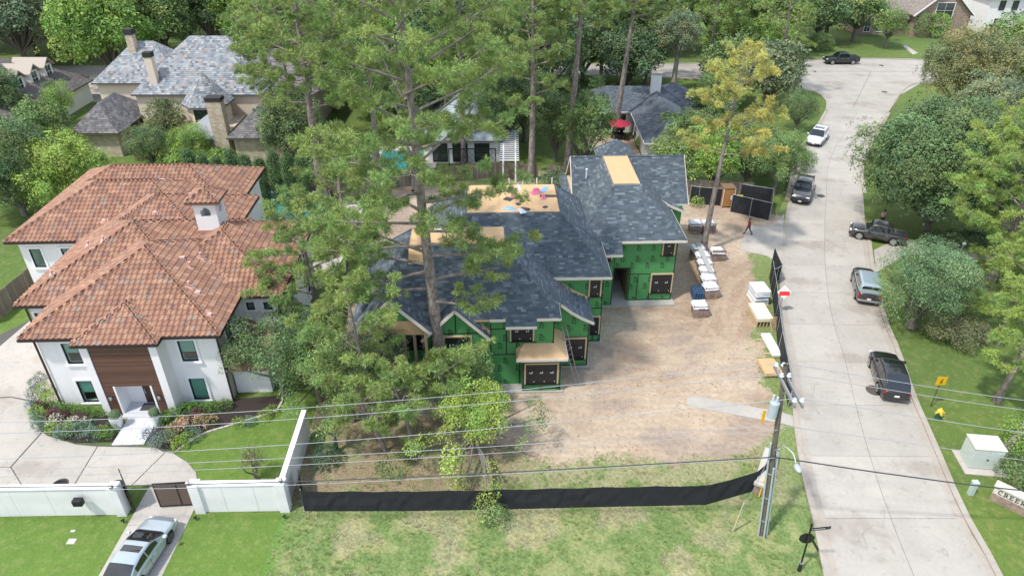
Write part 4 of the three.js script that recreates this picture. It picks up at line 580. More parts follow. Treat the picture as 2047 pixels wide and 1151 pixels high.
{ // grey bungalow
  const h = thing('bungalow', 'low white bungalow with blue grey shingle roof and open patio', 'house', [14, 0, -90]); const S = pick([[0.075, 0.09, 0.11], [0.10, 0.12, 0.145], [0.085, 0.10, 0.12], [0.125, 0.14, 0.16]], 0.25);
  const b = [hip(-5.4, 10, 0.4, 8.4, 3, 0.55), hip(1.5, 8.8, -11.2, 7, 3.02, 0.55), hip(4, 11.5, 2, 9, 3.2, 0.6)]; lay(h, b, 'tab', S, 6, 'shingles');
  mesh('wall', [WB(-4.9, 9.4, 0.9, 7.9, 0, 3), WB(2.1, 8.2, -10.6, 6.5, 0, 3.02), WB(4.5, 11, 2.5, 8.5, 0, 3.2)], mat.white, h); mesh('fascia', [WB(-5.4, 1.5, 0.36, 0.4, 2.85, 3), WB(1.46, 1.5, -11.2, 0.4, 2.85, 3), WB(1.5, 8.8, -11.24, -11.2, 2.85, 3)], mat.trim, h);
  const ch = mesh('chimney', WB(4.4, 5.6, 2.6, 3.6, 3.5, 7.2), mat.white, h); mesh('cap', WB(4.3, 5.7, 2.5, 3.7, 7.2, 7.35), flat(0.35, 0.3, 0.25), ch); for (const u of [-4, -2.2, -0.4]) farWindow(h, u, u + 1.5, 0.2, 2.5, 0.9, 0, mat.trim, 1, 1); for (const v of [-2, 0]) { const g = new THREE.Group(); g.name = 'window'; h.add(g); mesh('pane', bx(2.06, 2.1, 0.3, 2.4, -v - 1.4, -v), mat.pane, g); }
  for (const [u, v] of [[7.6, -2], [7.9, -4]]) mesh('roof_vent', WB(u, u + 0.4, v, v + 0.4, 3.9, 4.15), mat.black, h);
  const pt = setting('patio', 'brown paved patio in the angle of the grey bungalow'); mesh('paving', slab([[8.6, -89.4], [15.9, -89.4], [15.9, -80], [13, -80], [10, -84]], -0.1, 0.05), mat.pave, pt);
  const um = thing('patio_umbrella', 'red patio umbrella open over the bungalow terrace', 'umbrella', [13.9, 0.05, -88.6]); mesh('pole', cyl([0, 0, 0], [0, 2.5, 0], 0.03), mat.dark, um); const cm = flat(0.42, 0.025, 0.05, 0.8); cm.side = THREE.DoubleSide; mesh('canopy', new THREE.ConeGeometry(1.55, 0.6, 8, 1, true).translate(0, 2.25, 0), cm, um); for (let i = 0; i < 8; i++) mesh('rib', bar([0, 2.5, 0], [Math.cos(i * 0.785 + 0.39) * 1.5, 1.95, Math.sin(i * 0.785 + 0.39) * 1.5], 0.02, 0.02), mat.dark, um);
  const tb = thing('patio_table', 'dark patio table under the red umbrella', 'table', [13.9, 0.05, -88.2]); mesh('tabletop', new THREE.CylinderGeometry(0.65, 0.65, 0.05, 16).translate(0, 0.73, 0), mat.black, tb); for (const [a, c] of [[0.4, 0.4], [-0.4, 0.4], [0.4, -0.4], [-0.4, -0.4]]) mesh('leg', cyl([a, 0, c], [a * 0.8, 0.7, c * 0.8], 0.03), mat.black, tb);
  for (let i = 0; i < 4; i++) { const a = i * 1.57 + 0.5, c = thing('patio_chair', 'dark patio chair drawn up round the terrace table', 'chair', [13.9 + Math.cos(a) * 1.1, 0.05, -88.2 + Math.sin(a) * 1.1], -a + Math.PI / 2 + Math.PI, 'patio chairs'); mesh('seat', bx(-0.25, 0.25, 0.42, 0.47, -0.25, 0.25), mat.black, c); mesh('backrest', bx(-0.25, 0.25, 0.47, 0.95, 0.2, 0.25), mat.black, c); for (const [x, z] of [[-0.22, -0.22], [0.22, -0.22], [-0.22, 0.22], [0.22, 0.22]]) mesh('leg', cyl([x, 0, z], [x, 0.42, z], 0.02, 0.02, 6), mat.black, c); }
}
{ // house with the pale blue roof, its lattice, pool and pergola
  const h = thing('pale_roofed_house', 'low house with pale blue grey roof behind the tall pines', 'house', [-6, 0, -79.5]); const S = pick([[0.34, 0.40, 0.43], [0.30, 0.36, 0.39], [0.38, 0.44, 0.46]], 0.12); lay(h, [hip(-4.6, 5, 0, 16.5, 3, 0.62)], 'tab', S, 8, 'shingles'); mesh('wall', [WB(-4.1, 4.5, 0.6, 15.9, 0, 3)], mat.white, h); for (const u of [-3.4, -1, 1.6]) farWindow(h, u, u + 1.6, 0.3, 2.4, 0.6, 0, mat.dark);
  const l = thing('lattice_screen', 'dark timber lattice screen below the pale blue roof', 'screen', [-5.5, 0, -78.9]); mesh('frame', [bx(-2, 3.6, 0, 0.1, -0.05, 0.05), bx(-2, 3.6, 2.2, 2.3, -0.05, 0.05), bx(-2, -1.9, 0.1, 2.2, -0.05, 0.05), bx(3.5, 3.6, 0.1, 2.2, -0.05, 0.05)], mat.black, l); for (let i = 0; i < 10; i++) for (const s of [-1, 1]) { const x = -1.9 + i * 0.54; mesh('slat', bar([x, s < 0 ? 2.2 : 0.1, s * 0.012], [Math.min(3.5, x + 1.6), s < 0 ? 0.1 + Math.max(0, (x + 1.6 - 3.5) / 1.6 * 2.1) : 2.2 - Math.max(0, (x + 1.6 - 3.5) / 1.6 * 2.1), s * 0.012], 0.05, 0.02), mat.black, l); }
  const p = thing('swimming_pool', 'turquoise pool with white deck behind the building site', 'pool', [-13.6, 0, -80.5]); mesh('deck', slab([[-4, -5], [4.5, -5], [4.5, 4], [-4, 4]], -0.1, 0.06), mat.drive[2], p); mesh('basin', slab([[-2.6, -3.6], [2.6, -3.6], [2.6, 2.6], [-2.6, 2.6]], 0.061, 0.07), mat.poolTile, p); mesh('water', slab([[-2.6, -3.6], [2.6, -3.6], [2.6, 2.6], [-2.6, 2.6]], 0.075, 0.08), mat.water, p);
  const q = thing('pergola', 'white timber pergola beside the pale blue roof', 'pergola', [-0.4, 0, -79]); for (const z of [-4.5, 0, 4.5]) for (const x of [-0.6, 0.8]) mesh('post', bx(x - 0.08, x + 0.08, 0, 2.5, z - 0.08, z + 0.08), mat.trim, q); for (const x of [-0.6, 0.8]) mesh('beam', bx(x - 0.06, x + 0.06, 2.5, 2.7, -5, 5), mat.trim, q); for (let i = 0; i < 16; i++) mesh('slat', bx(-1.0, 1.2, 2.7, 2.82, -4.9 + i * 0.65, -4.82 + i * 0.65), mat.trim, q);
}
{ // brick and white houses across the side street
  const h = thing('brick_house', 'brick gabled house with brown roof beyond the side street', 'house', [85, 0, -147]); const S = pick([[0.25, 0.21, 0.185], [0.29, 0.25, 0.22], [0.21, 0.18, 0.16]], 0.15);
  mesh('wall', [WB(-5, 6, 0, 14, 0, 4.4), WB(-15, -5, 2, 12, 0, 3.2)], mat.brick, h); mesh('gable_wall', upright([[-5, 4.4], [6, 4.4], [0.5, 9.2]], -0.4, 0), mat.brick, h);
  lay(h, [hip(-16, -2, 1.2, 13, 3.2, 0.7)], 'tab', S, 10, 'shingles', [[V(-5.6, 4.1, 0.5), V(-5.6, 4.1, -14), V(0.5, 9.4, -14), V(0.5, 9.4, 0.5)], [V(6.6, 4.1, -14), V(6.6, 4.1, 0.5), V(0.5, 9.4, 0.5), V(0.5, 9.4, -14)]]); mesh('verge_board', [bar([-5.6, 4.0, 0.55], [0.5, 9.3, 0.55], 0.08, 0.25), bar([6.6, 4.0, 0.55], [0.5, 9.3, 0.55], 0.08, 0.25)], mat.trim, h); farWindow(h, -1.2, 2.2, 3.6, 6.4, 0, 0, mat.trim, 2, 2); farWindow(h, -0.6, 1.6, 0.4, 2.2, 0, 0, mat.trim, 2, 2); farWindow(h, -11, -9.6, 0.6, 2.4, 2, 0); farWindow(h, -13.6, -12.4, 0.6, 2.4, 2, 0);
  const w = thing('white_house', 'tall white house with grey roof next to the brick gable', 'house', [104, 0, -150]); mesh('wall', [WB(-8, 10, 0, 12, 0, 7)], mat.white, w); mesh('garage_wing', WB(-2, 12, -6, 0, 0, 3.4), mat.white, w); lay(w, [hip(-8.7, 10.7, -0.7, 12.7, 7, 0.6), hip(-2.6, 12.6, -6.6, 2, 3.4, 0.6)], 'tab', pick([[0.2, 0.2, 0.21], [0.24, 0.24, 0.25]], 0.15), 12, 'shingles'); for (const u of [-6, -3.4, 0.4, 3]) farWindow(w, u, u + 1, 4.6, 6.2, 0, 0, mat.dark, 1, 2); farWindow(w, -6, -4.6, 1, 2.8, 0, 0, mat.dark); farWindow(w, 1, 2.6, 0.8, 2.6, -6, 0, mat.dark);
}
// ---------------------------------------------------------------- walls and fences
{
  const r = rng(61), cap = flat(0.84, 0.84, 0.86, 0.7);
  const wallRun = (label, x0, x1, z, panels, endPier, side) => { const w = thing('garden_wall', label, 'wall', [x0, 0, z], 0.021); const L = x1 - x0; for (let i = 0; i < panels; i++) mesh('wall_panel', bx(L * i / panels + 0.008, L * (i + 1) / panels - 0.008, 0, 2.08, -0.15, 0.15), mat.white, w); mesh('coping', rb(-0.02, L + 0.02, 2.08, 2.2, -0.2, 0.2, 0.02), cap, w); for (const e of endPier) mesh('pier', rb(e - 0.28, e + 0.28, 0, 2.24, -0.3, 0.3, 0.02), mat.white, w); return w; };
  wallRun('white stucco street wall carrying the black mailbox', -34, -21.95, -27.18, 6, [11.78, 2.4]);
  wallRun('white stucco street wall between the gate and the building site', -18.05, -12.75, -27.6, 3, [0.25, 5.05]);
  const s = thing('garden_wall', 'long white stucco side wall between villa lawn and building site', 'wall', [-13.0, 0, -27.9], 0.03); for (let i = 0; i < 3; i++) mesh('wall_panel', bx(-0.12, 0.12, 0, 2.05, -(i + 1) * 1.95 + 0.008, -i * 1.95 - 0.008), mat.white, s); mesh('coping', rb(-0.16, 0.16, 2.05, 2.14, -5.85, -0.06, 0.02), cap, s);
  const gm = flat(0.13, 0.092, 0.07, 0.6); const gate = thing('gate', 'brown slatted metal gate leaf swung open behind the white wall', 'gate', [-18.32, 0, -27.9], 0.08); mesh('frame', [bx(-1.95, -1.89, 0.12, 2.0, -0.03, 0.03), bx(-0.06, 0, 0.12, 2.0, -0.03, 0.03), bx(-1.89, -0.06, 0.12, 0.2, -0.03, 0.03), bx(-1.89, -0.06, 1.92, 2.0, -0.03, 0.03), bx(-0.72, -0.66, 0.2, 1.92, -0.03, 0.03)], mat.black, gate); for (let i = 0; i < 14; i++) mesh('slat', bx(-1.89, -0.06, 0.22 + i * 0.121, 0.325 + i * 0.121, -0.012, 0.012), gm, gate); mesh('rail_arm', bx(0, 2.2, 1.5, 1.58, -0.3, -0.24), mat.black, gate);
  const g2 = thing('gate', 'brown metal gate leaf seen edge on beside the mailbox wall', 'gate', [-21.55, 0, -27.45], 0.66); mesh('frame', [bx(-0.03, 0.03, 0.12, 2.0, -1.8, -1.74), bx(-0.03, 0.03, 0.12, 2.0, -0.06, 0), bx(-0.03, 0.03, 0.12, 0.2, -1.74, -0.06), bx(-0.03, 0.03, 1.92, 2.0, -1.74, -0.06)], mat.black, g2); for (let i = 0; i < 14; i++) mesh('slat', bx(-0.012, 0.012, 0.22 + i * 0.121, 0.325 + i * 0.121, -1.74, -0.06), gm, g2);
  const mb = thing('mailbox', 'black wall mailbox on the white street wall', 'mailbox', [-24.1, 0, -27.2], 0.021); mesh('box', rb(-0.26, 0.26, 1.3, 1.72, 0.15, 0.5, 0.04, 2), mat.black, mb); mesh('flap', bx(-0.23, 0.23, 1.6, 1.66, 0.5, 0.52), mat.dark, mb);
  for (const [x, z, k] of [[-22.1, -27.1, 0], [-18, -27.4, 1], [-12.9, -27.6, 2]]) { const c = thing('wall_light', ['small lamp on the pier beside the mailbox wall', 'small lamp on the pier of the open gate', 'small lamp on the end pier next to the black fence'][k], 'lamp', [x, 2.24, z]); mesh('post', cyl([0, 0, 0], [0, 0.1, 0], 0.05), mat.black, c); mesh('lantern', rb(-0.09, 0.09, 0.1, 0.3, -0.09, 0.09, 0.02), mat.steel, c); }
  for (const [x, z, k] of [[-21.9, -26.7, 0], [-17.9, -26.9, 1], [-12.9, -27, 2]]) { const c = mesh('spike_light', [cyl([x, 0, z], [x, 0.2, z], 0.03), cyl([x, 0.18, z - 0.06], [x, 0.3, z + 0.1], 0.07)], mat.black); tag(c, ['black spike light in the grass left of the drive', 'black spike light in the grass right of the drive', 'black spike light in the grass below the end of the white wall'][k], 'lamp'); }
  for (const [x, z, k] of [[-26.2, -28.6, 0], [-22.9, -28.5, 1]]) { const c = thing('flower_pot', ['dark glazed pot standing behind the white wall', 'dark glazed pot behind the wall next to the gate'][k], 'pot', [x, 0.03, z]); mesh('pot', new THREE.LatheGeometry([[0.01, 0], [0.3, 0], [0.42, 0.5], [0.4, 0.9], [0.46, 1.0], [0.38, 1.0], [0.34, 0.85]].map(p => new THREE.Vector2(...p)), 20), flat(0.05, 0.05, 0.05, 0.4), c); mesh('soil', new THREE.CylinderGeometry(0.35, 0.35, 0.02, 16).translate(0, 0.86, 0), mat.mulch, c); }
  const cover = mesh('meter_cover', [bx(-24.4, -23.95, 0.012, 0.05, -25.6, -25.25), bx(-24.6, -24.35, 0.012, 0.04, -26.2, -26.05)], flat(0.5, 0.47, 0.42)); tag(cover, 'concrete meter cover set in the lawn before the mailbox', 'meter cover');
}
// screen fences: galvanised posts and rails with black mesh fabric, panel by panel
function screenFence(label, P, h, o = {}) {
  const f = thing('screen_fence', label, 'fence', [P[0][0], 0, P[0][1]]), r = rng(o.seed || 3), Q = P.map(p => [p[0] - P[0][0], p[1] - P[0][1]]);
  for (let i = 0; i + 1 < Q.length; i++) {
    const [a, b] = [Q[i], Q[i + 1]], L = Math.hypot(b[0] - a[0], b[1] - a[1]), n = Math.max(1, Math.round(L / 2.6));
    for (let k = 0; k < n; k++) { const p = t => [a[0] + (b[0] - a[0]) * t, a[1] + (b[1] - a[1]) * t], s = p(k / n), e = p((k + 1) / n), seg = 8, pos = [], nx = -(e[1] - s[1]) / (L / n), nz = (e[0] - s[0]) / (L / n);
      const W = []; for (let j = 0; j <= seg; j++) { const t = j / seg; W.push([0, 0.33, 0.66, 1].map(y => { const d = (y > 0.1 && y < 0.9 && j && j < seg ? (r() - 0.5) * 0.11 : 0), sag = y === 1 ? -0.06 * Math.sin(Math.PI * t) - 0.03 * r() : 0; return [s[0] + (e[0] - s[0]) * t + nx * d, 0.04 + (h - 0.06) * y + sag, s[1] + (e[1] - s[1]) * t + nz * d]; })); }
      for (let j = 0; j < seg; j++) for (let y = 0; y < 3; y++) { const A = W[j][y], B = W[j + 1][y], Cc = W[j + 1][y + 1], D = W[j][y + 1]; pos.push(...A, ...B, ...Cc, ...A, ...Cc, ...D); }
      mesh('mesh_panel', tris(pos), mat.weave, f); mesh('post', cyl([s[0] + (o.off || 0) * nx, 0, s[1] + (o.off || 0) * nz], [s[0] + (o.off || 0) * nx, h + 0.06, s[1] + (o.off || 0) * nz], 0.028, 0.028, 6), mat.galv, f); if (!o.norail) mesh('rail', cyl([s[0] + nx * 0.03, h - 0.01, s[1] + nz * 0.03], [e[0] + nx * 0.03, h - 0.01, e[1] + nz * 0.03], 0.022, 0.022, 6), mat.galv, f); }
  }
  return f;
}
screenFence('long black mesh screen fence along the front of the building site', [[-12.5, -29.2], [-11.9, -27.5], [-6.4, -27.5], [-0.7, -27.62], [5.1, -27.8], [11.2, -27.95], [14.2, -28.95], [15.6, -30.2], [16.2, -31.8]], 1.72, { norail: true, off: -0.05, seed: 5 });
screenFence('wavy black mesh fence along the street kerb beside the plywood stacks', [[18.75, -36.33], [19.43, -39.25], [20.17, -42.79], [21.17, -46.79], [21.93, -49.75], [22.38, -51.73], [22.77, -53.4]], 1.75, { seed: 6 });
screenFence('folded end of black mesh fence next to the diamond sign', [[22.38, -51.73], [22.81, -51.98], [23.27, -52.47], [23.63, -55.6]], 1.9, { seed: 7 });
screenFence('black screened gate panel beside the temporary toilet', [[22.82, -66.74], [26.2, -64.64]], 2.0, { seed: 8 }); screenFence('black screened fence behind the gate panel', [[26.2, -64.64], [27.42, -68.07], [24.47, -69.31]], 2.0, { seed: 9 }); screenFence('black screened chain link fence behind the yellowing pine', [[19, -68.94], [19.83, -68.56], [22.53, -68.07]], 2.0, { seed: 10 });
function boardFence(label, P, h, o = {}) { // upright boards, each its own piece
  const f = thing('board_fence', label, 'fence', [P[0][0], 0, P[0][1]]), r = rng(o.seed || 9), g = prep(metre(new THREE.BoxGeometry(o.w || 0.145, h, 0.025))), ms = [0.8, 1, 1.2].map(k => flat(0.205 * k, 0.17 * k, 0.138 * k, 0.95));
  for (let i = 0; i + 1 < P.length; i++) { const a = P[i], b = P[i + 1], L = Math.hypot(b[0] - a[0], b[1] - a[1]), n = Math.floor(L / ((o.w || 0.145) + 0.008)), ang = Math.atan2(-(b[1] - a[1]), b[0] - a[0]); for (let k = 0; k < n; k++) { const t = (k + 0.5) / n; share('board', g, ms[Math.floor(r() * 3)], f, [a[0] + (b[0] - a[0]) * t - P[0][0], h / 2 + 0.03 + (r() - 0.5) * 0.04, a[1] + (b[1] - a[1]) * t - P[0][1]], [0, ang, 0]); } for (const y of [0.4, h - 0.3]) mesh('rail', bar([a[0] - P[0][0], y, a[1] - P[0][1] - 0.05], [b[0] - P[0][0], y, b[1] - P[0][1] - 0.05], 0.04, 0.09), ms[0], f); }
  return f;
}
boardFence('weathered board fence behind the villa cypresses', [[-38, -70.6], [-15, -69.6]], 1.9, { w: 0.2, seed: 11 }); boardFence('brown board fence behind the unfinished house', [[-14, -72.5], [-2, -75.8], [3, -74.8]], 1.9, { w: 0.2, seed: 12 }); boardFence('grey board fence along the side of the villa', [[-41.4, -46], [-40.9, -56]], 2.0, { w: 0.2, seed: 13 });
boardFence('brown board fence behind the site gate', [[4, -75], [19, -71], [26, -70]], 1.8, { w: 0.2, seed: 14 });
{ // villa swimming pool
  const p = thing('swimming_pool', 'villa pool with white spill wall and teal water', 'pool', [-23.9, 0, -66]); mesh('deck', slab([[-5, -3.4], [5.5, -3.4], [5.5, 14], [8.2, 14], [8.2, -3.6], [-5, -3.6]], -0.1, 0.08), mat.drive[2], p); mesh('spill_wall', rb(-4.2, 4.2, 0, 1.25, -3.2, -2.5, 0.03), mat.trim, p); mesh('slot', bx(-2.2, 1.6, 0.72, 0.88, -2.5, -2.49), mat.black, p); mesh('basin', bx(-4.2, 4.2, 0, 0.25, -2.49, 4.2), mat.poolTile, p); mesh('water', bx(-4.1, 4.1, 0.26, 0.28, -2.48, 4.1), mat.water, p); for (let i = 0; i < 3; i++) mesh('step', bx(-4.1 + i * 0.35, -3.78 + i * 0.35, 0.25, 0.265, -2.4, 1), flat(0.2, 0.5, 0.5), p);
}
// ---------------------------------------------------------------- vehicles
const lerpP = (P, x) => { if (x <= P[0][0]) return P[0][1]; for (let i = 1; i < P.length; i++) if (x <= P[i][0]) { const t = (x - P[i - 1][0]) / (P[i][0] - P[i - 1][0]), s = t * t * (3 - 2 * t) * 0.5 + t * 0.5; return P[i - 1][1] + (P[i][1] - P[i - 1][1]) * s; } return P[P.length - 1][1]; };
function grid(f, nu, nv, close) { const pos = [], idx = []; for (let i = 0; i <= nu; i++) for (let j = 0; j <= nv; j++) pos.push(...f(i / nu, j / nv)); for (let i = 0; i < nu; i++) for (let j = 0; j < nv; j++) { const a = i * (nv + 1) + j, b = a + nv + 1; idx.push(a, b, a + 1, a + 1, b, b + 1); } const g = new THREE.BufferGeometry(); g.setAttribute('position', new THREE.Float32BufferAttribute(pos, 3)); g.setIndex(idx); g.computeVertexNormals(); return g; }
const paint = (r, g, b, metal = 0.25) => new THREE.MeshPhysicalMaterial({ color: C(r, g, b), roughness: 0.32, metalness: metal, clearcoat: 1, clearcoatRoughness: 0.04 });
const carGlass = new THREE.MeshPhysicalMaterial({ color: C(0.012, 0.015, 0.018), roughness: 0.05, clearcoat: 1, clearcoatRoughness: 0.02 }), tyreM = flat(0.02, 0.02, 0.021, 0.9), chrome = flat(0.75, 0.76, 0.78, 0.18, 1), lampM = M({ color: C(0.75, 0.78, 0.8), roughness: 0.1 }), tailM = M({ color: C(0.32, 0.012, 0.012), roughness: 0.15 });
function car(o) {
  const { L, W, top, cabin, wb, Rw = 0.35, sill = 0.24, label, at, dir, col, name = 'car', wr = W / 2 - 0.24, crown = 0.05 } = o, t = thing(name, label, o.cat || 'car', [at[0], o.y ?? 0.034, at[1]], Math.atan2(-dir[1], dir[0]));
  const xf = wb / 2 + (o.shift || 0.05), xr = -wb / 2 + (o.shift || 0.05), hw = x => { const k = Math.abs(2 * x / L); return (W / 2) * (1 - 0.17 * Math.pow(k, 7) - 0.02 * k); };
  const low = x => { let y = sill + 0.05 * Math.pow(Math.abs(2 * x / L), 4); for (const w of [xf, xr]) { const d = Math.abs(x - w), R = Rw + 0.07; if (d < R) y = Math.max(y, Rw + Math.sqrt(R * R - d * d) - 0.02); } return y; };
  const N = 72, ring = (x, e) => { const w = hw(x), yt = lerpP(top, x) - (e ? 0.1 : 0), lo = low(x), b = sill + 0.02, m = lo + (yt - lo) * 0.55; return [[0, b], [w - 0.3, b], [w - 0.3, Math.max(lo, b)], [w - 0.035, lo], [w - 0.005, lo + (yt - lo) * 0.2], [w, m], [w - 0.02, yt - 0.11], [w - 0.07, yt - 0.03], [w - 0.17, yt], [w * 0.55, yt + crown * 0.7], [0, yt + crown]]; };
  const R = ring(0).length, full = x => { const h = ring(x.x, x.e).map(([z, y]) => [x.x, y, z]); return [...h, ...h.slice(0, -1).reverse().map(p => [p[0], p[1], -p[2]])]; };
  const xs = Array.from({ length: N + 1 }, (_, i) => { const k = -1 + 2 * i / N; return { x: L / 2 * Math.sin(k * Math.PI / 2 * 0.92) / Math.sin(Math.PI / 2 * 0.92), e: false }; }), rows = xs.map(full);
  const end = (row, s) => { const cy = row.reduce((a, p) => a + p[1], 0) / row.length; return [0.93, 0.7, 0.02].map((k, i) => row.map(p => [p[0] + s * [0.05, 0.075, 0.08][i], cy + (p[1] - cy) * k, p[2] * k])); };
  const all = [...end(rows[0], -1).reverse(), ...rows, ...end(rows[N], 1)], m = all[0].length; mesh('body', grid((u, v) => all[Math.round(u * (all.length - 1))][Math.round(v * (m - 1))], all.length - 1, m - 1), col, t);
  mesh('underbody', [bx(-L / 2 + 0.25, L / 2 - 0.25, sill - 0.04, sill + 0.1, -W / 2 + 0.2, W / 2 - 0.2)], mat.black, t);
  // cabin
  const [xa, xb2, yr] = [cabin[0][0], cabin[cabin.length - 1][0], Math.max(...cabin.map(p => p[1]))], S = (x, s, off = 0, sg = 1) => { const yb = lerpP(top, x) - 0.03, yt = Math.max(yb + 0.01, lerpP(cabin, x)), wb2 = hw(x) - 0.075, wt = wb2 + (wr - wb2) * Math.min(1, (yt - yb) / (yr - yb)); let z, y; if (s < 0.55) { const q = s / 0.55; z = wb2 + (wt - wb2) * q + off; y = yb + (yt - 0.05 - yb) * q; } else { const q = (s - 0.55) / 0.45, e = 0.12; z = q < e ? wt - 0.03 * q / e : (wt - 0.03) * (1 - (q - e) / (1 - e)); y = yt - 0.05 + 0.05 * Math.min(1, q / e) + 0.03 * Math.sin(Math.PI / 2 * q) + off; } return [x + (s >= 0.55 ? 0 : 0), y, z * sg]; };
  const patch = (x0, x1, s0, s1, off, sg, nu = 14, nv = 8) => grid((u, v) => S(x0 + (x1 - x0) * (sg > 0 ? u : 1 - u), s0 + (s1 - s0) * v, off, sg), nu, nv); const both = (x0, x1, s0, s1, off) => [patch(x0, x1, s0, s1, off, 1), patch(x0, x1, s0, s1, off, -1)];
  mesh('cabin', [patch(xa, xb2, 0, 1, 0, 1, 44, 14), patch(xa, xb2, 0, 1, 0, -1, 44, 14)], o.roofCol || col, t);
  const fr = o.front, re = o.rear; mesh('windshield', both(fr[0], fr[1], 0.60, 1, 0.012), carGlass, t); mesh('rear_window', both(re[0], re[1], 0.62, 1, 0.012), carGlass, t);
  for (const sg of [1, -1]) for (const [x0, x1] of o.side) mesh('side_window', patch(x0, x1, 0.1, 0.52, 0.008, sg), carGlass, t);
  if (o.sunroof) mesh('sunroof', both(o.sunroof[0], o.sunroof[1], 0.68, 1, 0.012), carGlass, t);
  // wheels
  const tyre = new THREE.TorusGeometry(Rw - 0.09, 0.11, 8, 22).scale(1, 1, 1.05), rim = [new THREE.CylinderGeometry(Rw - 0.13, Rw - 0.13, 0.03, 20).rotateX(Math.PI / 2)]; for (let i = 0; i < 5; i++) rim.push(new THREE.BoxGeometry(0.06, Rw * 1.35, 0.04).rotateZ(i * Math.PI / 5).translate(0, 0, 0.02)); rim.push(new THREE.TorusGeometry(Rw - 0.12, 0.022, 6, 20).translate(0, 0, 0.02)); const disc = join(rim.slice(0, 1)), spokes = join(rim.slice(1)), rm = o.rim || flat(0.55, 0.56, 0.58, 0.3, 0.8);
  for (const x of [xf, xr]) for (const s of [1, -1]) { const w = new THREE.Group(); w.name = 'wheel'; w.position.set(x, Rw, s * (W / 2 - 0.12)); if (s < 0) w.rotation.y = Math.PI; t.add(w); mesh('tyre', tyre, tyreM, w); mesh('hub', disc.clone().translate(0, 0, 0.06), mat.black, w); mesh('rim', spokes.clone().translate(0, 0, 0.075), rm, w); }
  for (const s of [1, -1]) { const yl = lerpP(top, L / 2 - 0.15), yt2 = lerpP(top, -L / 2 + 0.1); mesh('headlight', rb(L / 2 - 0.16, L / 2 + 0.03, yl - 0.2, yl - 0.07, s * (W / 2 - 0.5), s * (W / 2 - 0.14), 0.03, 2), lampM, t); mesh('taillight', o.tall ? rb(-L / 2 - 0.04, -L / 2 + 0.12, yt2 - 0.5, yt2 - 0.08, s * (W / 2 - 0.32), s * (W / 2 - 0.1), 0.03, 2) : rb(-L / 2 - 0.05, -L / 2 + 0.1, yt2 - 0.26, yt2 - 0.1, s * (W / 2 - 0.62), s * (W / 2 - 0.12), 0.03, 2), tailM, t); const mx = fr[1] - 0.3; mesh('mirror', rb(mx - 0.1, mx + 0.1, lerpP(top, mx) + 0.02, lerpP(top, mx) + 0.18, s * (hw(mx) + 0.02), s * (hw(mx) + 0.22), 0.04, 2), o.mirror || col, t); for (const hx of o.handles || []) mesh('door_handle', rb(hx - 0.09, hx + 0.09, lerpP(top, hx) - 0.2, lerpP(top, hx) - 0.16, s * (hw(hx) - 0.015), s * (hw(hx) + 0.025), 0.01), o.handleM || chrome, t); }
  for (const sg of [1, -1]) for (const dx of o.seams || [cabin[0][0] + 0.9, (o.side[o.side.length - 1][0] + o.side[Math.max(0, o.side.length - 2)][1]) / 2, o.front[1] - 0.12]) { const y0 = low(dx) + 0.12, y1 = lerpP(top, dx) - 0.1, h = hw(dx); mesh('door_seam', bx(dx - 0.008, dx + 0.008, y0, y1, sg * (h - 0.03), sg * (h + 0.002)), mat.black, t); }
  mesh('hood_seam', bx(o.front[1] + 0.02, o.front[1] + 0.045, lerpP(top, o.front[1]) - 0.05, lerpP(top, o.front[1]) + crown + 0.004, -W / 2 + 0.22, W / 2 - 0.22), mat.black, t); mesh('wiper', [bar([o.front[1] - 0.02, lerpP(top, o.front[1]) + 0.075, -0.5], [o.front[1] - 0.12, lerpP(top, o.front[1]) + 0.12, 0.05], 0.02, 0.02), bar([o.front[1] - 0.02, lerpP(top, o.front[1]) + 0.075, 0.1], [o.front[1] - 0.12, lerpP(top, o.front[1]) + 0.12, 0.6], 0.02, 0.02)], mat.black, t);
  const yf = lerpP(top, L / 2 - 0.1); mesh('grille', rb(L / 2 - 0.02, L / 2 + 0.075, yf - 0.42, yf - 0.16, -W * 0.24, W * 0.24, 0.02), mat.black, t); mesh('bumper', rb(-L / 2 - 0.085, -L / 2 + 0.15, sill + 0.12, sill + 0.3, -W / 2 + 0.16, W / 2 - 0.16, 0.04, 2), o.bumper || col, t); mesh('bumper', rb(L / 2 - 0.15, L / 2 + 0.085, sill + 0.06, sill + 0.24, -W / 2 + 0.18, W / 2 - 0.18, 0.04, 2), o.bumper || mat.dark, t);
  mesh('license_plate', bx(-L / 2 - 0.1, -L / 2 - 0.083, 0.62, 0.76, -0.16, 0.16), flat(0.75, 0.75, 0.74), t); mesh('license_plate', bx(L / 2 + 0.086, L / 2 + 0.1, 0.42, 0.55, -0.16, 0.16), flat(0.7, 0.7, 0.7), t);
  return t;
}
const SED = { L: 4.9, W: 1.86, top: [[-2.45, 0.92], [-2.3, 1.0], [-1.5, 1.0], [0.9, 0.95], [1.3, 0.93], [2.1, 0.82], [2.45, 0.68]], cabin: [[-2.05, 0.98], [-1.1, 1.36], [-0.5, 1.44], [0.2, 1.42], [1.35, 0.94]], front: [0.32, 1.3], rear: [-1.95, -1.08], side: [[-1.2, -0.32], [-0.24, 0.62]], wb: 2.85, handles: [-0.9, 0.1] };
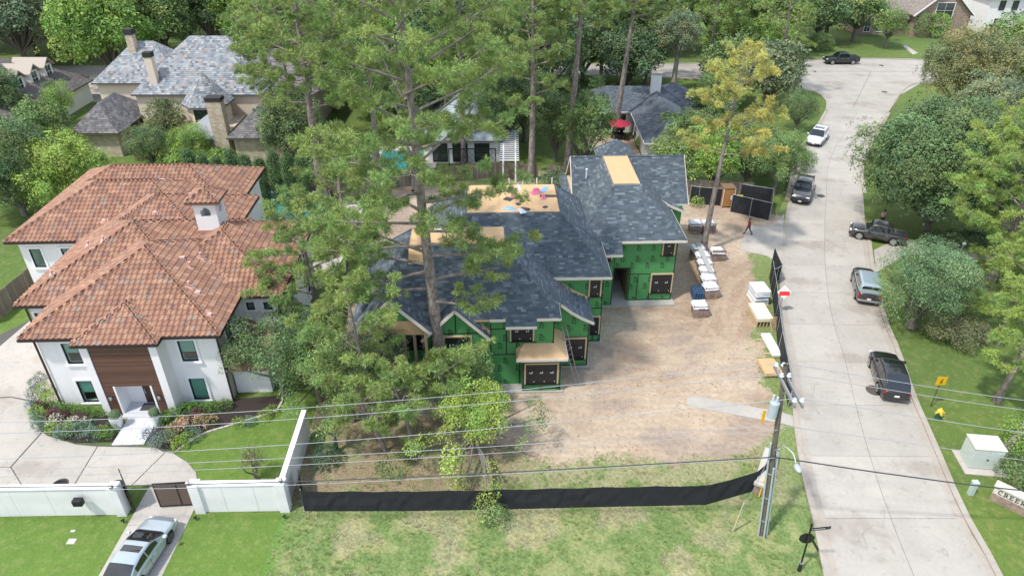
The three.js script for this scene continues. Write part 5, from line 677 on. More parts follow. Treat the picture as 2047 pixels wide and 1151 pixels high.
const SUV = { L: 4.9, W: 1.98, top: [[-2.45, 1.0], [-2.3, 1.08], [-1.4, 1.1], [0.8, 1.06], [1.2, 1.04], [2.15, 0.95], [2.45, 0.78]], cabin: [[-2.42, 1.06], [-2.05, 1.55], [-1.3, 1.72], [-0.2, 1.74], [0.3, 1.68], [1.3, 1.05]], front: [0.38, 1.25], rear: [-2.38, -2.0], side: [[-1.75, -1.05], [-0.97, -0.2], [-0.12, 0.62]], wb: 2.95, Rw: 0.38, sill: 0.3, handles: [-0.75, 0.2], tall: false };
car({ ...SED, label: 'silver blue sedan parked nose in before the open gate', at: [-19.72, -24.05], dir: [0.38, -3.0], col: paint(0.42, 0.49, 0.54, 0.55), sunroof: [-0.42, -0.02], rim: flat(0.18, 0.18, 0.19, 0.35, 0.7), y: 0.036, mirror: paint(0.55, 0.6, 0.64, 0.5) });
car({ ...SUV, label: 'glossy black SUV driving along the street beside the manhole cover', name: 'suv', at: [26.7, -39.1], dir: [2.0, -8.6], col: paint(0.008, 0.009, 0.01, 0), sunroof: [-0.6, 0.15], handleM: mat.dark });
car({ ...SUV, L: 4.75, W: 1.92, label: 'boxy charcoal SUV with pale roof parked under the feathery tree', name: 'suv', at: [30.15, -51.1], dir: [2.4, -7.9], top: [[-2.38, 1.12], [-2.3, 1.18], [-1, 1.18], [0.9, 1.14], [1.0, 1.12], [2.2, 1.05], [2.38, 0.9]], cabin: [[-2.36, 1.16], [-2.26, 1.72], [-1.9, 1.84], [0.1, 1.86], [0.4, 1.8], [1.05, 1.13]], front: [0.46, 1.0], rear: [-2.34, -2.24], col: paint(0.045, 0.045, 0.05, 0.4), roofCol: paint(0.34, 0.42, 0.46, 0.3), tall: true, bumper: flat(0.5, 0.52, 0.55, 0.3, 0.7), wr: 0.76 });
car({ ...SUV, L: 4.9, W: 1.9, label: 'dark grey pickup turning out of the drive under the great oak', name: 'pickup_truck', cat: 'truck', at: [35.4, -60.65], dir: [-3.72, -1.75], top: [[-2.45, 1.05], [-0.9, 1.08], [0.9, 1.08], [1.1, 1.06], [2.25, 1.0], [2.45, 0.85]], cabin: [[-1.35, 1.07], [-1.1, 1.62], [-0.6, 1.74], [0.2, 1.76], [0.5, 1.7], [1.2, 1.08]], front: [0.56, 1.14], rear: [-1.32, -1.1], side: [[-1.0, -0.25], [-0.17, 0.66]], col: paint(0.055, 0.058, 0.06, 0.35), Rw: 0.39, wb: 3.0, sill: 0.36, rim: flat(0.7, 0.71, 0.73, 0.25, 0.9) });
const PICK = { ...SUV, L: 5.8, W: 2.02, top: [[-2.9, 1.2], [-0.9, 1.22], [0.9, 1.2], [1.1, 1.18], [2.7, 1.1], [2.9, 0.9]], cabin: [[-1.15, 1.2], [-0.95, 1.75], [-0.5, 1.9], [0.4, 1.92], [0.7, 1.86], [1.35, 1.18]], front: [0.76, 1.3], rear: [-1.12, -0.95], side: [[-0.82, -0.05], [0.03, 0.82]], wb: 3.6, Rw: 0.4, sill: 0.4, tall: true };
function bed(t) { mesh('bed', [bx(-2.75, -1.3, 1.225, 1.285, -0.78, 0.78)], mat.black, t); mesh('bed_rail', [rb(-2.85, -1.25, 1.2, 1.32, 0.78, 0.92, 0.03), rb(-2.85, -1.25, 1.2, 1.32, -0.92, -0.78, 0.03)], mat.dark, t); }
bed(car({ ...PICK, label: 'black pickup truck parked at the kerb facing the building site', name: 'pickup_truck', cat: 'truck', at: [31.75, -70.9], dir: [-0.42, 0.91], col: paint(0.010, 0.012, 0.014, 0), sunroof: [-0.3, 0.3] })); bed(car({ ...PICK, label: 'black pickup truck parked across the far side street', name: 'pickup_truck', cat: 'truck', at: [57.9, -126.3], dir: [-1, 0.02], col: paint(0.010, 0.014, 0.016, 0) }));
car({ ...SUV, label: 'white SUV parked at the kerb before the bend', name: 'suv', at: [39.5, -87.5], dir: [-0.54, 0.84], col: paint(0.75, 0.77, 0.8, 0), sunroof: [-0.7, 0.1], bumper: mat.dark });
// ---------------------------------------------------------------- pole, wires, signs and other street things
{
  const px = 13.88, pz = -25.92, p = thing('utility_pole', 'weathered timber utility pole with transformer and street light', 'utility pole', [px, 0, pz]); const wood = flat(0.115, 0.105, 0.088, 0.95), X = y => -0.095 * y;
  mesh('pole', tube(Array.from({ length: 10 }, (_, i) => V(X(i * 1.32), i * 1.32, 0)), k => 0.165 - 0.05 * k, 12), tiled(T.barkG, { color: C(0.75, 0.72, 0.66) }), p, true);
  for (const dx of [-0.17, 0.17]) mesh('cross_arm', bx(X(11.2) + dx - 0.05, X(11.2) + dx + 0.05, 11.05, 11.2, -0.85, 2.05), flat(0.24, 0.24, 0.24, 0.7), p);
  mesh('brace', [bar([X(10.2), 10.2, 0], [X(11), 11.05, 1.1], 0.05, 0.05), bar([X(10.2), 10.2, 0], [X(11), 11.05, -0.7], 0.05, 0.05)], mat.galv, p);
  for (const z of [-0.7, 0.09, 1.85]) for (const dx of [-0.17, 0.17]) mesh('insulator', [cyl([X(11.2) + dx, 11.2, z], [X(11.2) + dx, 11.32, z], 0.05), cyl([X(11.2) + dx, 11.3, z], [X(11.2) + dx, 11.36, z], 0.12, 0.1), cyl([X(11.2) + dx, 11.36, z], [X(11.2) + dx, 11.44, z], 0.07)], flat(0.62, 0.66, 0.72, 0.3), p);
  const tx = mesh('transformer', [cyl([X(9) - 0.38, 8.8, 0.12], [X(9) - 0.38, 9.7, 0.12], 0.23, 0.23, 18), cyl([X(9) - 0.38, 9.7, 0.12], [X(9) - 0.38, 9.8, 0.12], 0.24, 0.17, 18)], flat(0.42, 0.48, 0.52, 0.5), p); mesh('bushing', [cyl([X(9) - 0.5, 9.85, 0.1], [X(9) - 0.5, 10.15, 0.1], 0.05), cyl([X(9) - 0.34, 9.85, 0.2], [X(9) - 0.34, 10.1, 0.2], 0.05)], flat(0.6, 0.64, 0.7, 0.4), tx);
  for (const [dx, h, z] of [[-0.24, 7.0, 0.1], [0.2, 6.6, 0.12], [0.02, 5.4, 0.25]]) mesh('conduit', cyl([dx, 0, z], [X(h) + dx, h, z], 0.05, 0.05, 8), flat(0.42, 0.48, 0.5, 0.5), p); for (const y of [1.2, 3, 4.8]) mesh('strap', cyl([X(y), y, 0], [X(y + 0.05), y + 0.06, 0], 0.2, 0.2, 12), mat.galv, p);
  const arm = mesh('lamp_arm', tube(spline([[X(6.4), 6.5, 0.1], [X(6.4) + 0.15, 7.2, 0.5], [-0.15, 7.2, 1.0], [-0.08, 6.95, 1.4]], 12), 0.035, 6), mat.galv, p, true); mesh('lamp_head', new THREE.SphereGeometry(0.2, 16, 10).scale(0.85, 0.6, 1.5).translate(-0.06, 6.88, 1.65), flat(0.4, 0.42, 0.44, 0.5), p); mesh('lamp_lens', new THREE.SphereGeometry(0.15, 14, 8).scale(0.9, 0.7, 1.2).translate(-0.06, 6.8, 1.66), M({ color: C(0.5, 0.52, 0.52), roughness: 0.25 }), p);
  mesh('yellow_tag', bx(X(8.9) - 0.75, X(8.9) - 0.6, 8.2, 9.0, -0.1, -0.08), mat.yellow, p);
  const wire = (label, pts, r, m) => { const P = pts.length === 3 ? pts : pts, c = new THREE.CatmullRomCurve3(P.map(q => V(...q)), false, 'centripetal'), g = tube(c.getPoints(60), r, 5); tag(mesh('overhead_wire', g, m, null, true), label, 'wire'); }; const al = flat(0.36, 0.37, 0.39, 0.6), bk = flat(0.05, 0.055, 0.06, 0.6), top = px + X(11.4);
  const ord = ['outer', 'middle', 'inner']; [-0.7, 0.09, 1.85].forEach((dz, i) => { const z = pz + dz, a = [[-46, 7.5, z], [-25, 7.68, z], [-13, 8.4, z], [-0.57, 9.68, z], [top - 0.17, 11.44, z]], b = [[top + 0.17, 11.44, z], [24.8, 9.2, z], [36, 7.9, z], [50, 7.4, z]]; wire(`bare overhead line from the ${ord[i]} insulator of the cross arm to the villa side`, a, 0.015, al); wire(`bare overhead line from the ${ord[i]} insulator of the cross arm over the street`, b, 0.015, al); });
  wire('bare neutral line below the cross arm towards the villa', [[-46, 4.9, -25.9], [-25, 5.1, -25.9], [-13.4, 5.75, -25.9], [-0.6, 6.73, -25.9], [px + X(8.2), 8.15, -25.9]], 0.015, al); wire('bare neutral line below the cross arm over the street', [[px + X(8.2), 8.15, -25.9], [21.2, 6.7, -25.9], [26.2, 5.74, -25.9], [40, 4.6, -25.9]], 0.015, al); wire('second lower line hung just under the neutral line', [[-46, 4.7, -25.6], [-25, 4.9, -25.6], [-13.3, 5.54, -25.6], [-0.1, 6.6, -25.6], [px + X(8), 7.95, -25.75]], 0.014, al);
  wire('black telephone cable from the pole towards the villa', [[-46, 3.9, -25.75], [-25, 3.95, -25.75], [-11.8, 4.33, -25.75], [-0.6, 5.01, -25.75], [px + X(6), 6.12, -25.75]], 0.028, bk); wire('grey lashed cable beside the telephone cable', [[-46, 3.75, -25.62], [-25, 3.82, -25.62], [-11.8, 4.22, -25.62], [-0.6, 4.95, -25.68], [px + X(6), 6.08, -25.72]], 0.016, al); wire('black telephone cable from the pole across the street', [[px + X(6), 6.12, -25.75], [19.5, 4.9, -25.75], [26.9, 3.68, -25.75], [40, 2.6, -25.75]], 0.035, bk);
  wire('steel guy wire from the pole down to the verge', [[px + X(6.6), 6.6, pz], [12.3, 0.02, -26.12]], 0.014, al); const gd = mesh('guy_guard', cyl([12.31, 0.05, -26.11], [12.5, 2.4, -26.06], 0.035), flat(0.55, 0.52, 0.32, 0.6)); tag(gd, 'pale plastic guard round the guy wire foot', 'guy guard');
}
{ // stop sign with street names, seen from behind
  const [x, z] = [15.14, -23.62], s = thing('street_sign', 'black post with stop sign back and two street name blades', 'sign', [x, 0, z]); const bk = mat.dark; mesh('post', tube([V(0, 0, 0), V(-0.05, 1.8, 0), V(-0.14, 3.6, 0)], 0.05, 10), bk, s, true); mesh('base', new THREE.CylinderGeometry(0.085, 0.11, 0.6, 12).translate(0, 0.3, 0), bk, s); mesh('collar', new THREE.CylinderGeometry(0.1, 0.1, 0.08, 12).translate(-0.01, 0.62, 0), mat.steel, s); mesh('stop_plate', new THREE.CylinderGeometry(0.4, 0.4, 0.02, 8).rotateX(Math.PI / 2).rotateZ(Math.PI / 8).rotateY(-0.1).translate(-0.1, 2.45, -0.09), bk, s);
  const c = document.createElement('canvas'); c.width = 512; c.height = 96; const q = c.getContext('2d'); q.fillStyle = '#17181a'; q.fillRect(0, 0, 512, 96); q.fillStyle = '#d8dade'; q.font = 'bold 60px sans-serif'; q.fillText('MEMORIAL', 70, 70); q.font = 'bold 30px sans-serif'; q.fillText('DR', 440, 50); q.beginPath(); q.arc(38, 48, 18, 0, 6.3); q.fill(); const tx = new THREE.CanvasTexture(c); tx.colorSpace = THREE.SRGBColorSpace;
  const b1 = new THREE.Group(); b1.name = 'name_blade'; b1.position.set(-0.12, 3.22, 0); b1.rotation.y = 0.12; s.add(b1); mesh('plate', bx(0.02, 1.08, -0.1, 0.1, -0.012, 0.012), bk, b1); mesh('lettering', new THREE.PlaneGeometry(1.02, 0.19).translate(0.55, 0, 0.016), M({ map: tx, roughness: 0.5 }), b1, true); const b2 = new THREE.Group(); b2.name = 'name_blade'; b2.position.set(-0.1, 2.85, 0); b2.rotation.y = -1.45; s.add(b2); mesh('plate', bx(0.02, 0.95, -0.1, 0.1, -0.012, 0.012), bk, b2);
}
{ // yellow warning sign, hydrant, cabinet, pedestal, sign wall, diamond sign
  const w = thing('warning_sign', 'yellow square warning sign with a black walking figure on a thin post', 'sign', [28.52, 0, -36.43]); mesh('post', cyl([0, 0, 0], [0, 2.1, 0], 0.03, 0.03, 8), flat(0.09, 0.05, 0.035), w); mesh('plate', bx(-0.33, 0.33, 1.95, 2.62, 0.03, 0.05), mat.yellow, w); mesh('figure', [cyl([0.03, 2.42, 0.055], [0.03, 2.42, 0.062], 0.05), bar([0, 2.36, 0.058], [0.02, 2.22, 0.058], 0.08, 0.012), bar([0.02, 2.24, 0.058], [-0.07, 2.08, 0.058], 0.045, 0.012), bar([0.02, 2.24, 0.058], [0.09, 2.09, 0.058], 0.045, 0.012), bar([0, 2.33, 0.058], [-0.1, 2.25, 0.058], 0.035, 0.012)].map(g => g), mat.black, w);
  const h = thing('fire_hydrant', 'green fire hydrant with yellow bonnet and caps', 'hydrant', [28.41, 0, -35.29]); const gr = flat(0.02, 0.09, 0.07, 0.5), ye = flat(0.72, 0.52, 0.05, 0.5); mesh('barrel', new THREE.LatheGeometry([[0.2, 0], [0.2, 0.06], [0.15, 0.07], [0.15, 0.5], [0.19, 0.52], [0.19, 0.58], [0.14, 0.6]].map(p => new THREE.Vector2(...p)), 16), gr, h); mesh('bonnet', new THREE.LatheGeometry([[0.2, 0.58], [0.2, 0.64], [0.17, 0.72], [0.09, 0.8], [0.05, 0.82], [0.05, 0.9], [0.001, 0.9]].map(p => new THREE.Vector2(...p)), 16), ye, h); for (const a of [0, 1.57, 3.14]) mesh('nozzle', cyl([0, 0.5, 0], [Math.cos(a) * 0.28, 0.5, Math.sin(a) * 0.28], 0.085, 0.085, 10), ye, h);
  const u = thing('utility_cabinet', 'pale green metal utility cabinet on a concrete pad', 'cabinet', [28.9, 0, -31.2], -0.12); const pm = flat(0.52, 0.57, 0.53, 0.55); mesh('pad', rb(-1.25, 1.15, 0, 0.1, -1.0, 1.05, 0.02), mat.drive[0], u); mesh('body', rb(-0.95, 0.8, 0.1, 1.65, -0.7, 0.55, 0.02), pm, u); mesh('lid', rb(-1.0, 0.85, 1.65, 1.72, -0.75, 0.6, 0.02), tiled(T.concrete, { color: C(1.35, 1.45, 1.4) }), u); for (const k of [0, 1]) mesh('door', rb(-0.92 + k * 0.86, -0.09 + k * 0.86, 0.16, 1.6, 0.55, 0.575, 0.008), pm, u); mesh('handle', rb(-0.1, 0.02, 0.85, 0.93, 0.575, 0.61, 0.01), mat.dark, u); mesh('label_plate', bx(0.35, 0.62, 1.4, 1.5, 0.576, 0.58), mat.sticker, u);
  const pd = thing('cable_pedestal', 'slim pale green cable pedestal in the grass', 'pedestal', [26.99, 0, -28.77]); mesh('body', rb(-0.15, 0.15, 0, 0.95, -0.13, 0.13, 0.02), flat(0.42, 0.52, 0.47, 0.6), pd); mesh('cap', rb(-0.18, 0.18, 0.95, 1.08, -0.16, 0.16, 0.03), flat(0.48, 0.57, 0.52, 0.6), pd);
  const dx = 29.14 - 27.89, dz = -27.16 + 28.4, a = Math.atan2(-dz, dx), m = thing('sign_wall', 'brick and cast stone entrance sign lettered CREEKS', 'sign', [27.89, 0, -28.4], a); mesh('brick_base', bx(0, 5.2, 0, 0.55, -0.5, 0), mat.brick, m); mesh('name_panel', rb(0, 5.2, 0.55, 1.05, -0.48, -0.02, 0.02), flat(0.62, 0.58, 0.52), m); mesh('coping', rb(-0.06, 5.26, 1.05, 1.17, -0.55, 0.05, 0.02), tiled(T.concrete, { color: C(1.35, 1.38, 1.4) }), m);
  const font = await new FontLoader().loadAsync('fonts/droid/droid_serif_regular.typeface.json'); 'CREEKS'.split('').forEach((ch, i) => { const g = new TextGeometry(ch, { font, size: 0.27, depth: 0.03, curveSegments: 4 }).translate(0.22 + i * 0.285, 0.665, -0.02); mesh('letter', g, mat.dark, m); });
  const d = thing('diamond_sign', 'white and red diamond sign on a thin post at the kerb', 'sign', [21.9, 0, -47.9]); mesh('post', cyl([0, 0, 0], [0, 2.2, 0], 0.03, 0.03, 8), mat.galv, d); const dp = new THREE.BoxGeometry(0.8, 0.8, 0.015).rotateZ(Math.PI / 4).rotateX(-0.35).translate(0, 2.0, 0.05); mesh('plate', dp, flat(0.75, 0.77, 0.8, 0.5), d); mesh('red_panel', new THREE.BoxGeometry(0.85, 0.36, 0.02).rotateX(-0.35).translate(0.02, 1.9, 0.09), flat(0.75, 0.03, 0.02, 0.5), d);
  for (const [x, z, hh, k, lab] of [[39.57, -54.71, 2.6, 0, 'short pale lamp post on the lawn before the clipped hedge'], [30.0, -71.4, 3.8, 1, 'thin dark lamp post on the grass beside the site gate']]) { const l = thing('lamp_post', lab, 'lamp', [x, 0, z]); mesh('post', cyl([0, 0, 0], [k ? 0 : 0.3, hh, 0], 0.045, 0.035, 8), k ? mat.dark : flat(0.5, 0.52, 0.54, 0.5), l); mesh('globe', new THREE.SphereGeometry(0.16, 14, 10).translate(k ? 0 : 0.3, hh + 0.1, 0), M({ color: C(0.8, 0.8, 0.78), roughness: 0.3 }), l); mesh('base', cyl([0, 0, 0], [0, 0.15, 0], 0.1, 0.08, 10), mat.plastic, l); }
  const br = thing('sign_wall', 'brick and cast stone wall with grey coping at the end of the black fence', 'wall', [14.75, 0, -28.55], 1.08); mesh('brick_base', bx(0, 3.0, 0, 0.75, -0.6, 0), mat.brick, br); mesh('coping', rb(-0.08, 3.2, 0.75, 0.95, -0.7, 0.1, 0.02), tiled(T.concrete, { color: C(1.2, 1.25, 1.3) }), br); mesh('stone_cap', rb(0.1, 3.0, 0.95, 1.08, -0.6, 0, 0.02), tiled(T.concrete, { color: C(1.3, 1.35, 1.4) }), br);
  const yp = mesh('yellow_marker', cyl([14.45, 0.1, -28.5], [14.75, 1.7, -28.9], 0.04), flat(0.72, 0.5, 0.03, 0.5)); tag(yp, 'yellow marker post leaning on the end of the black fence', 'marker post');
}
// ---------------------------------------------------------------- building materials on the lot
{
  const wrap = flat(0.66, 0.67, 0.69, 0.45), brickM = [[0.27, 0.19, 0.16], [0.21, 0.155, 0.135], [0.31, 0.235, 0.2]].map(c => flat(...c, 0.9)), bg = prep(metre(new THREE.BoxGeometry(0.4, 0.19, 0.195))); let s = 300;
  const pallet = (x, z, turn, label, h = 1, covered = true) => { const p = thing('brick_pallet', label, 'pallet', [x, 0, z], turn, 'brick pallets on the lot'), r = rng(s++); mesh('pallet_base', [0, 1, 2].map(i => bx(-0.55, 0.55, 0.01, 0.12, -0.5 + i * 0.42, -0.38 + i * 0.42)), mat.timber, p); mesh('brick_core', bx(-0.5, 0.5, 0.12, 0.1 + h, -0.48, 0.48), brickM[1], p);
    const rows = Math.round(h / 0.2); for (let j = 0; j < rows; j++) for (let i = 0; i < 3; i++) { share('brick', bg, brickM[Math.floor(r() * 3)], p, [-0.4 + i * 0.41 + (r() - 0.5) * 0.01, 0.22 + j * 0.2, 0.44 + (r() - 0.5) * 0.02]); share('brick', bg, brickM[Math.floor(r() * 3)], p, [(r() - 0.5) * 0.02 + 0.52, 0.22 + j * 0.2, -0.38 + i * 0.37], [0, Math.PI / 2, 0], [0.85, 1, 1]); }
    if (covered) { const g = grid((u, v) => { const X = (u - 0.5) * 1.34, Z = (v - 0.5) * 1.24, e = Math.max(Math.abs(u - 0.5), Math.abs(v - 0.5)) > 0.44; return [X * (e ? 0.95 : 1), 0.13 + h + (e ? -0.16 - 0.1 * r() : 0.03 * r()), Z * (e ? 0.95 : 1)]; }, 9, 9); const m = wrap.clone(); m.side = THREE.DoubleSide; mesh('plastic_wrap', g, m, p); } };
  const P = [[18.05, -62.2, 'wrapped brick pallet nearest the unfinished house garage wall'], [19.35, -62.2, 'wrapped brick pallet touching the trunk of the yellowing pine'], [17.15, -57.1, 'wrapped brick pallet at the foot of the yellowing pine'], [18.95, -56.8, 'wrapped brick pallet standing apart to the right of the pallet row'], [17.3, -55.7, 'second wrapped brick pallet in the row under the long plank'], [17.2, -54.4, 'third wrapped brick pallet in the row under the long plank'], [17.05, -53.1, 'fourth wrapped brick pallet in the row, by the end of the plank'], [16.9, -51.7, 'fifth wrapped brick pallet in the row beside the blue bundle'], [16.75, -50.4, 'sixth wrapped brick pallet, end of the row beside the blue bundle'], [15.2, -47.6, 'wrapped brick pallet standing alone with orange marks']];
  P.forEach(([x, z, l], i) => pallet(x, z, 0.05 + (i % 3) * 0.04, l, i === 3 ? 0.9 : 1));
  const pl = mesh('plank', [bx(17.0, 17.4, 1.2, 1.27, -57.6, -52.2)], flat(0.38, 0.38, 0.37)); tag(pl, 'long grey plank lying along the brick pallets', 'plank'); const bb = thing('blue_bundle', 'bundle of blue tubes standing beside the brick pallets', 'bundle', [15.65, 0, -50.1]); for (let i = 0; i < 4; i++) for (let j = 0; j < 5; j++) mesh('tube', cyl([i * 0.22 - 0.35, 0, j * 0.28 - 0.6], [i * 0.22 - 0.35, 0.85, j * 0.28 - 0.6], 0.1, 0.1, 8), flat(0.035, 0.085, 0.17, 0.5), bb);
  // stacks at the street fence
  const st = thing('bag_stack', 'tall stack of white wrapped bags by the street fence', 'stack', [20.6, 0, -49.6], 0.1), r = rng(8); for (let i = 0; i < 7; i++) { mesh('bag', rb(-0.62 + (r() - 0.5) * 0.1, 0.62 + (r() - 0.5) * 0.1, 0.1 + i * 0.19, 0.28 + i * 0.19, -0.85, 0.8 + (r() - 0.5) * 0.12, 0.07, 2), flat(0.66 + 0.08 * r(), 0.69 + 0.06 * r(), 0.73, 0.4), st); } for (let i = 0; i < 4; i++) mesh('print', bx(-0.4 + (i % 2) * 0.3, 0.1 + (i % 2) * 0.3, 0.16 + i * 0.38, 0.22 + i * 0.38, 0.86, 0.87), flat(0.12, 0.25, 0.4), st); mesh('pallet_base', bx(-0.65, 0.65, 0.01, 0.1, -0.9, 0.9), mat.timber, st);
  const fm = [[0.72, 0.66, 0.48], [0.68, 0.63, 0.47]].map(c => flat(...c, 0.8)); const fs = thing('foam_board_stack', 'stack of cream insulation boards on timber bearers', 'stack', [19.95, 0, -46.9], 0.03); for (let i = 0; i < 5; i++) mesh('board', bx(-0.62, 0.62, 0.55 + i * 0.06, 0.608 + i * 0.06, -1.15, 1.15), fm[i % 2], fs); for (let i = 0; i < 5; i++) mesh('bearer', bx(-0.6 + i * 0.27, -0.52 + i * 0.27, 0, 0.55, -1.1, 1.1), mat.timber, fs);
  const tp = thing('timber_pallet', 'empty timber pallet leaning on the street fence', 'pallet', [20.9, 0, -45.4], 0.5); for (let i = 0; i < 6; i++) mesh('slat', new THREE.BoxGeometry(1.0, 0.1, 0.02).translate(0, 0.1 + i * 0.18, 0).rotateX(-0.45), mat.timber, tp); for (const x of [-0.45, 0, 0.45]) mesh('bearer', new THREE.BoxGeometry(0.05, 1.05, 0.08).translate(x, 0.55, -0.05).rotateX(-0.45), mat.timber, tp);
  const ws = thing('trim_board_stack', 'stack of long white trim boards beside the street fence', 'stack', [19.75, 0, -43.2], 0.02); for (let i = 0; i < 4; i++) for (let k = 0; k < 2; k++) mesh('board', bx(-0.36 + k * 0.37, -0.01 + k * 0.37, 0.1 + i * 0.05, 0.148 + i * 0.05, -1.4, 1.4), mat.trim, ws); for (const z of [-0.9, 0.9]) mesh('bearer', bx(-0.9, 0.5, 0, 0.1, z - 0.05, z + 0.05), mat.timber, ws);
  const ps = thing('plywood_stack', 'stack of tan plywood sheets by the utility pole end of the fence', 'stack', [18.75, 0, -40.4], 0.04); for (let i = 0; i < 9; i++) mesh('sheet', new THREE.BoxGeometry(1.22, 0.028, 1.75).rotateY((r() - 0.5) * 0.06).translate((r() - 0.5) * 0.06, 0.12 + i * 0.031, (r() - 0.5) * 0.08), mat.ply, ps); for (const z of [-0.6, 0.6]) mesh('bearer', bx(-0.6, 0.6, 0, 0.1, z - 0.05, z + 0.05), mat.timber, ps);
  const tl = thing('site_toilet', 'orange brown timber sided toilet booth at the site gate', 'toilet booth', [22.7, 0, -68.3], 0.06); mesh('walls', rb(-0.6, 0.6, 0.1, 2.15, -0.6, 0.6, 0.02), flat(0.36, 0.18, 0.06, 0.8), tl); mesh('door', rb(-0.48, 0.48, 0.15, 2.0, 0.6, 0.64, 0.01), flat(0.42, 0.2, 0.065, 0.75), tl); mesh('roof', rb(-0.66, 0.66, 2.15, 2.25, -0.66, 0.66, 0.02), flat(0.2, 0.13, 0.07), tl); mesh('corner_post', [bx(-0.64, -0.56, 0.1, 2.2, 0.56, 0.66), bx(0.56, 0.64, 0.1, 2.2, 0.56, 0.66)], mat.fascia, tl);
  const n1 = mesh('notice_board', bx(22.75, 23.3, 1.2, 1.62, -67.15, -67.12), mat.plastic), n2 = mesh('notice_board', bx(23.35, 24.0, 1.15, 1.75, -67.1, -67.07), flat(0.8, 0.72, 0.03, 0.5)); tag(n1, 'white notice beside the yellow notice at the site gate', 'notice'); tag(n2, 'yellow notice on the site gate panel', 'notice');
  // plank leaning on the bay roof
  const [lx, lz] = atSite(4.35, -3.55), [ux, uz] = atSite(3.35, -2.2), ld = mesh('ladder', [bar([lx, 0, lz], [ux, 4.2, uz], 0.05, 0.07), bar([lx + 0.3, 0, lz - 0.1], [ux + 0.3, 4.2, uz - 0.1], 0.05, 0.07), ...Array.from({ length: 12 }, (_, i) => { const t = (i + 0.6) / 12.5; return cyl([lx + (ux - lx) * t, 4.2 * t, lz + (uz - lz) * t], [lx + 0.3 + (ux - lx) * t, 4.2 * t, lz - 0.1 + (uz - lz) * t], 0.018, 0.018, 6); })], flat(0.27, 0.25, 0.22)); tag(ld, 'weathered ladder leaning on the plywood bay roof', 'ladder');
  // scraps on the flat decks
  const dk = [[0.33, -51.16], [2.39, -50.59], [1.4, -49.65], [0.17, -48.39], [0.9, -47.01], [-0.21, -49.02]]; const crumple = (name, label, cat, x, z, w, d, col, seed, h = 0.22, y = 9.74) => { const q = rng(seed), g = grid((u, v) => [(u - 0.5) * w + (q() - 0.5) * w * 0.12, Math.max(0.01, h * q() * Math.sin(Math.PI * u) * Math.sin(Math.PI * v) * 2), (v - 0.5) * d + (q() - 0.5) * d * 0.12], 7, 7), m = flat(...col, 0.5); m.side = THREE.DoubleSide; const o = mesh(name, g, m); o.position.set(x, y, z); o.rotation.y = q() * 3; tag(o, label, cat); return o; };
  crumple('plastic_sheet', 'crumpled pink plastic wrap on the plywood deck', 'wrap', 1.87, -49.91, 0.95, 0.55, [0.62, 0.16, 0.25], 4, 0.3); crumple('plastic_sheet', 'small pink plastic scrap beside the pink wrap', 'wrap', 2.37, -48.91, 0.5, 0.4, [0.72, 0.2, 0.3], 5, 0.25); crumple('plastic_sheet', 'blue tarp spread at the edge of the plywood deck', 'tarp', 2.51, -50.57, 1.1, 0.45, [0.2, 0.4, 0.56], 6, 0.04); crumple('plastic_sheet', 'white plastic wrap at the back of the plywood deck', 'wrap', 0.53, -50.85, 0.8, 0.3, [0.6, 0.62, 0.64], 7); crumple('plastic_sheet', 'red shingle wrapper on the plywood deck', 'wrap', 0.25, -49.27, 0.6, 0.5, [0.55, 0.12, 0.16], 8); crumple('plastic_sheet', 'blue and white wrapper at the front of the plywood deck', 'wrap', -0.2, -47.07, 0.9, 0.4, [0.25, 0.45, 0.68], 9); crumple('plastic_sheet', 'white wrapper under the shingle bundle at the deck front', 'wrap', 0.75, -46.74, 0.9, 0.5, [0.6, 0.62, 0.64], 10, 0.12); crumple('plastic_sheet', 'grey plastic sheet on the left plywood deck', 'wrap', -4.99, -43.71, 0.9, 0.5, [0.6, 0.62, 0.64], 11, 0.1); crumple('plastic_sheet', 'white and black bag on the left plywood deck', 'bag', -2.69, -43.64, 1.2, 0.35, [0.55, 0.56, 0.58], 12, 0.25);
  [[1053, 392, 0.7, 0.1, 'black shingle strip lying long at the deck edge', 1100, 390], [0, 0, 0.35, 0.25, 'dark shingle scrap lying alone on the plywood deck', 1090, 413], [0, 0, 0.4, 0.3, 'dark shingle scrap beside the red wrapper', 1044, 401], [0, 0, 0.35, 0.3, 'dark shingle scrap before the red wrapper', 1036, 407], [0, 0, 0.7, 0.35, 'black shingle bundle at the front of the plywood deck', 1050, 419], [0, 0, 0.35, 0.25, 'dark shingle scrap behind the pink wrap', 1053, 392], [0, 0, 0.5, 0.6, 'grey shingle bundle beside the red wrapper', 1016, 397]].forEach(([, , w, d, l, x, y], i) => { const spot = { 1100: [2.84, -49.31], 1090: [2.46, -47.37], 1044: [0.77, -48.42], 1036: [0.47, -47.89], 1050: [0.97, -47.03], 1053: [1.12, -49.22], 1016: [-0.28, -48.77] }[x]; const o = mesh('shingle_scrap', new THREE.BoxGeometry(x === 1100 ? 1.4 : w, 0.05, x === 1100 ? 0.3 : d), flat(0.055, 0.055, 0.06)); o.position.set(spot[0], 9.77, spot[1]); o.rotation.y = i * 0.7 * (x === 1100 ? 0 : 1); tag(o, l, 'shingle'); });
}
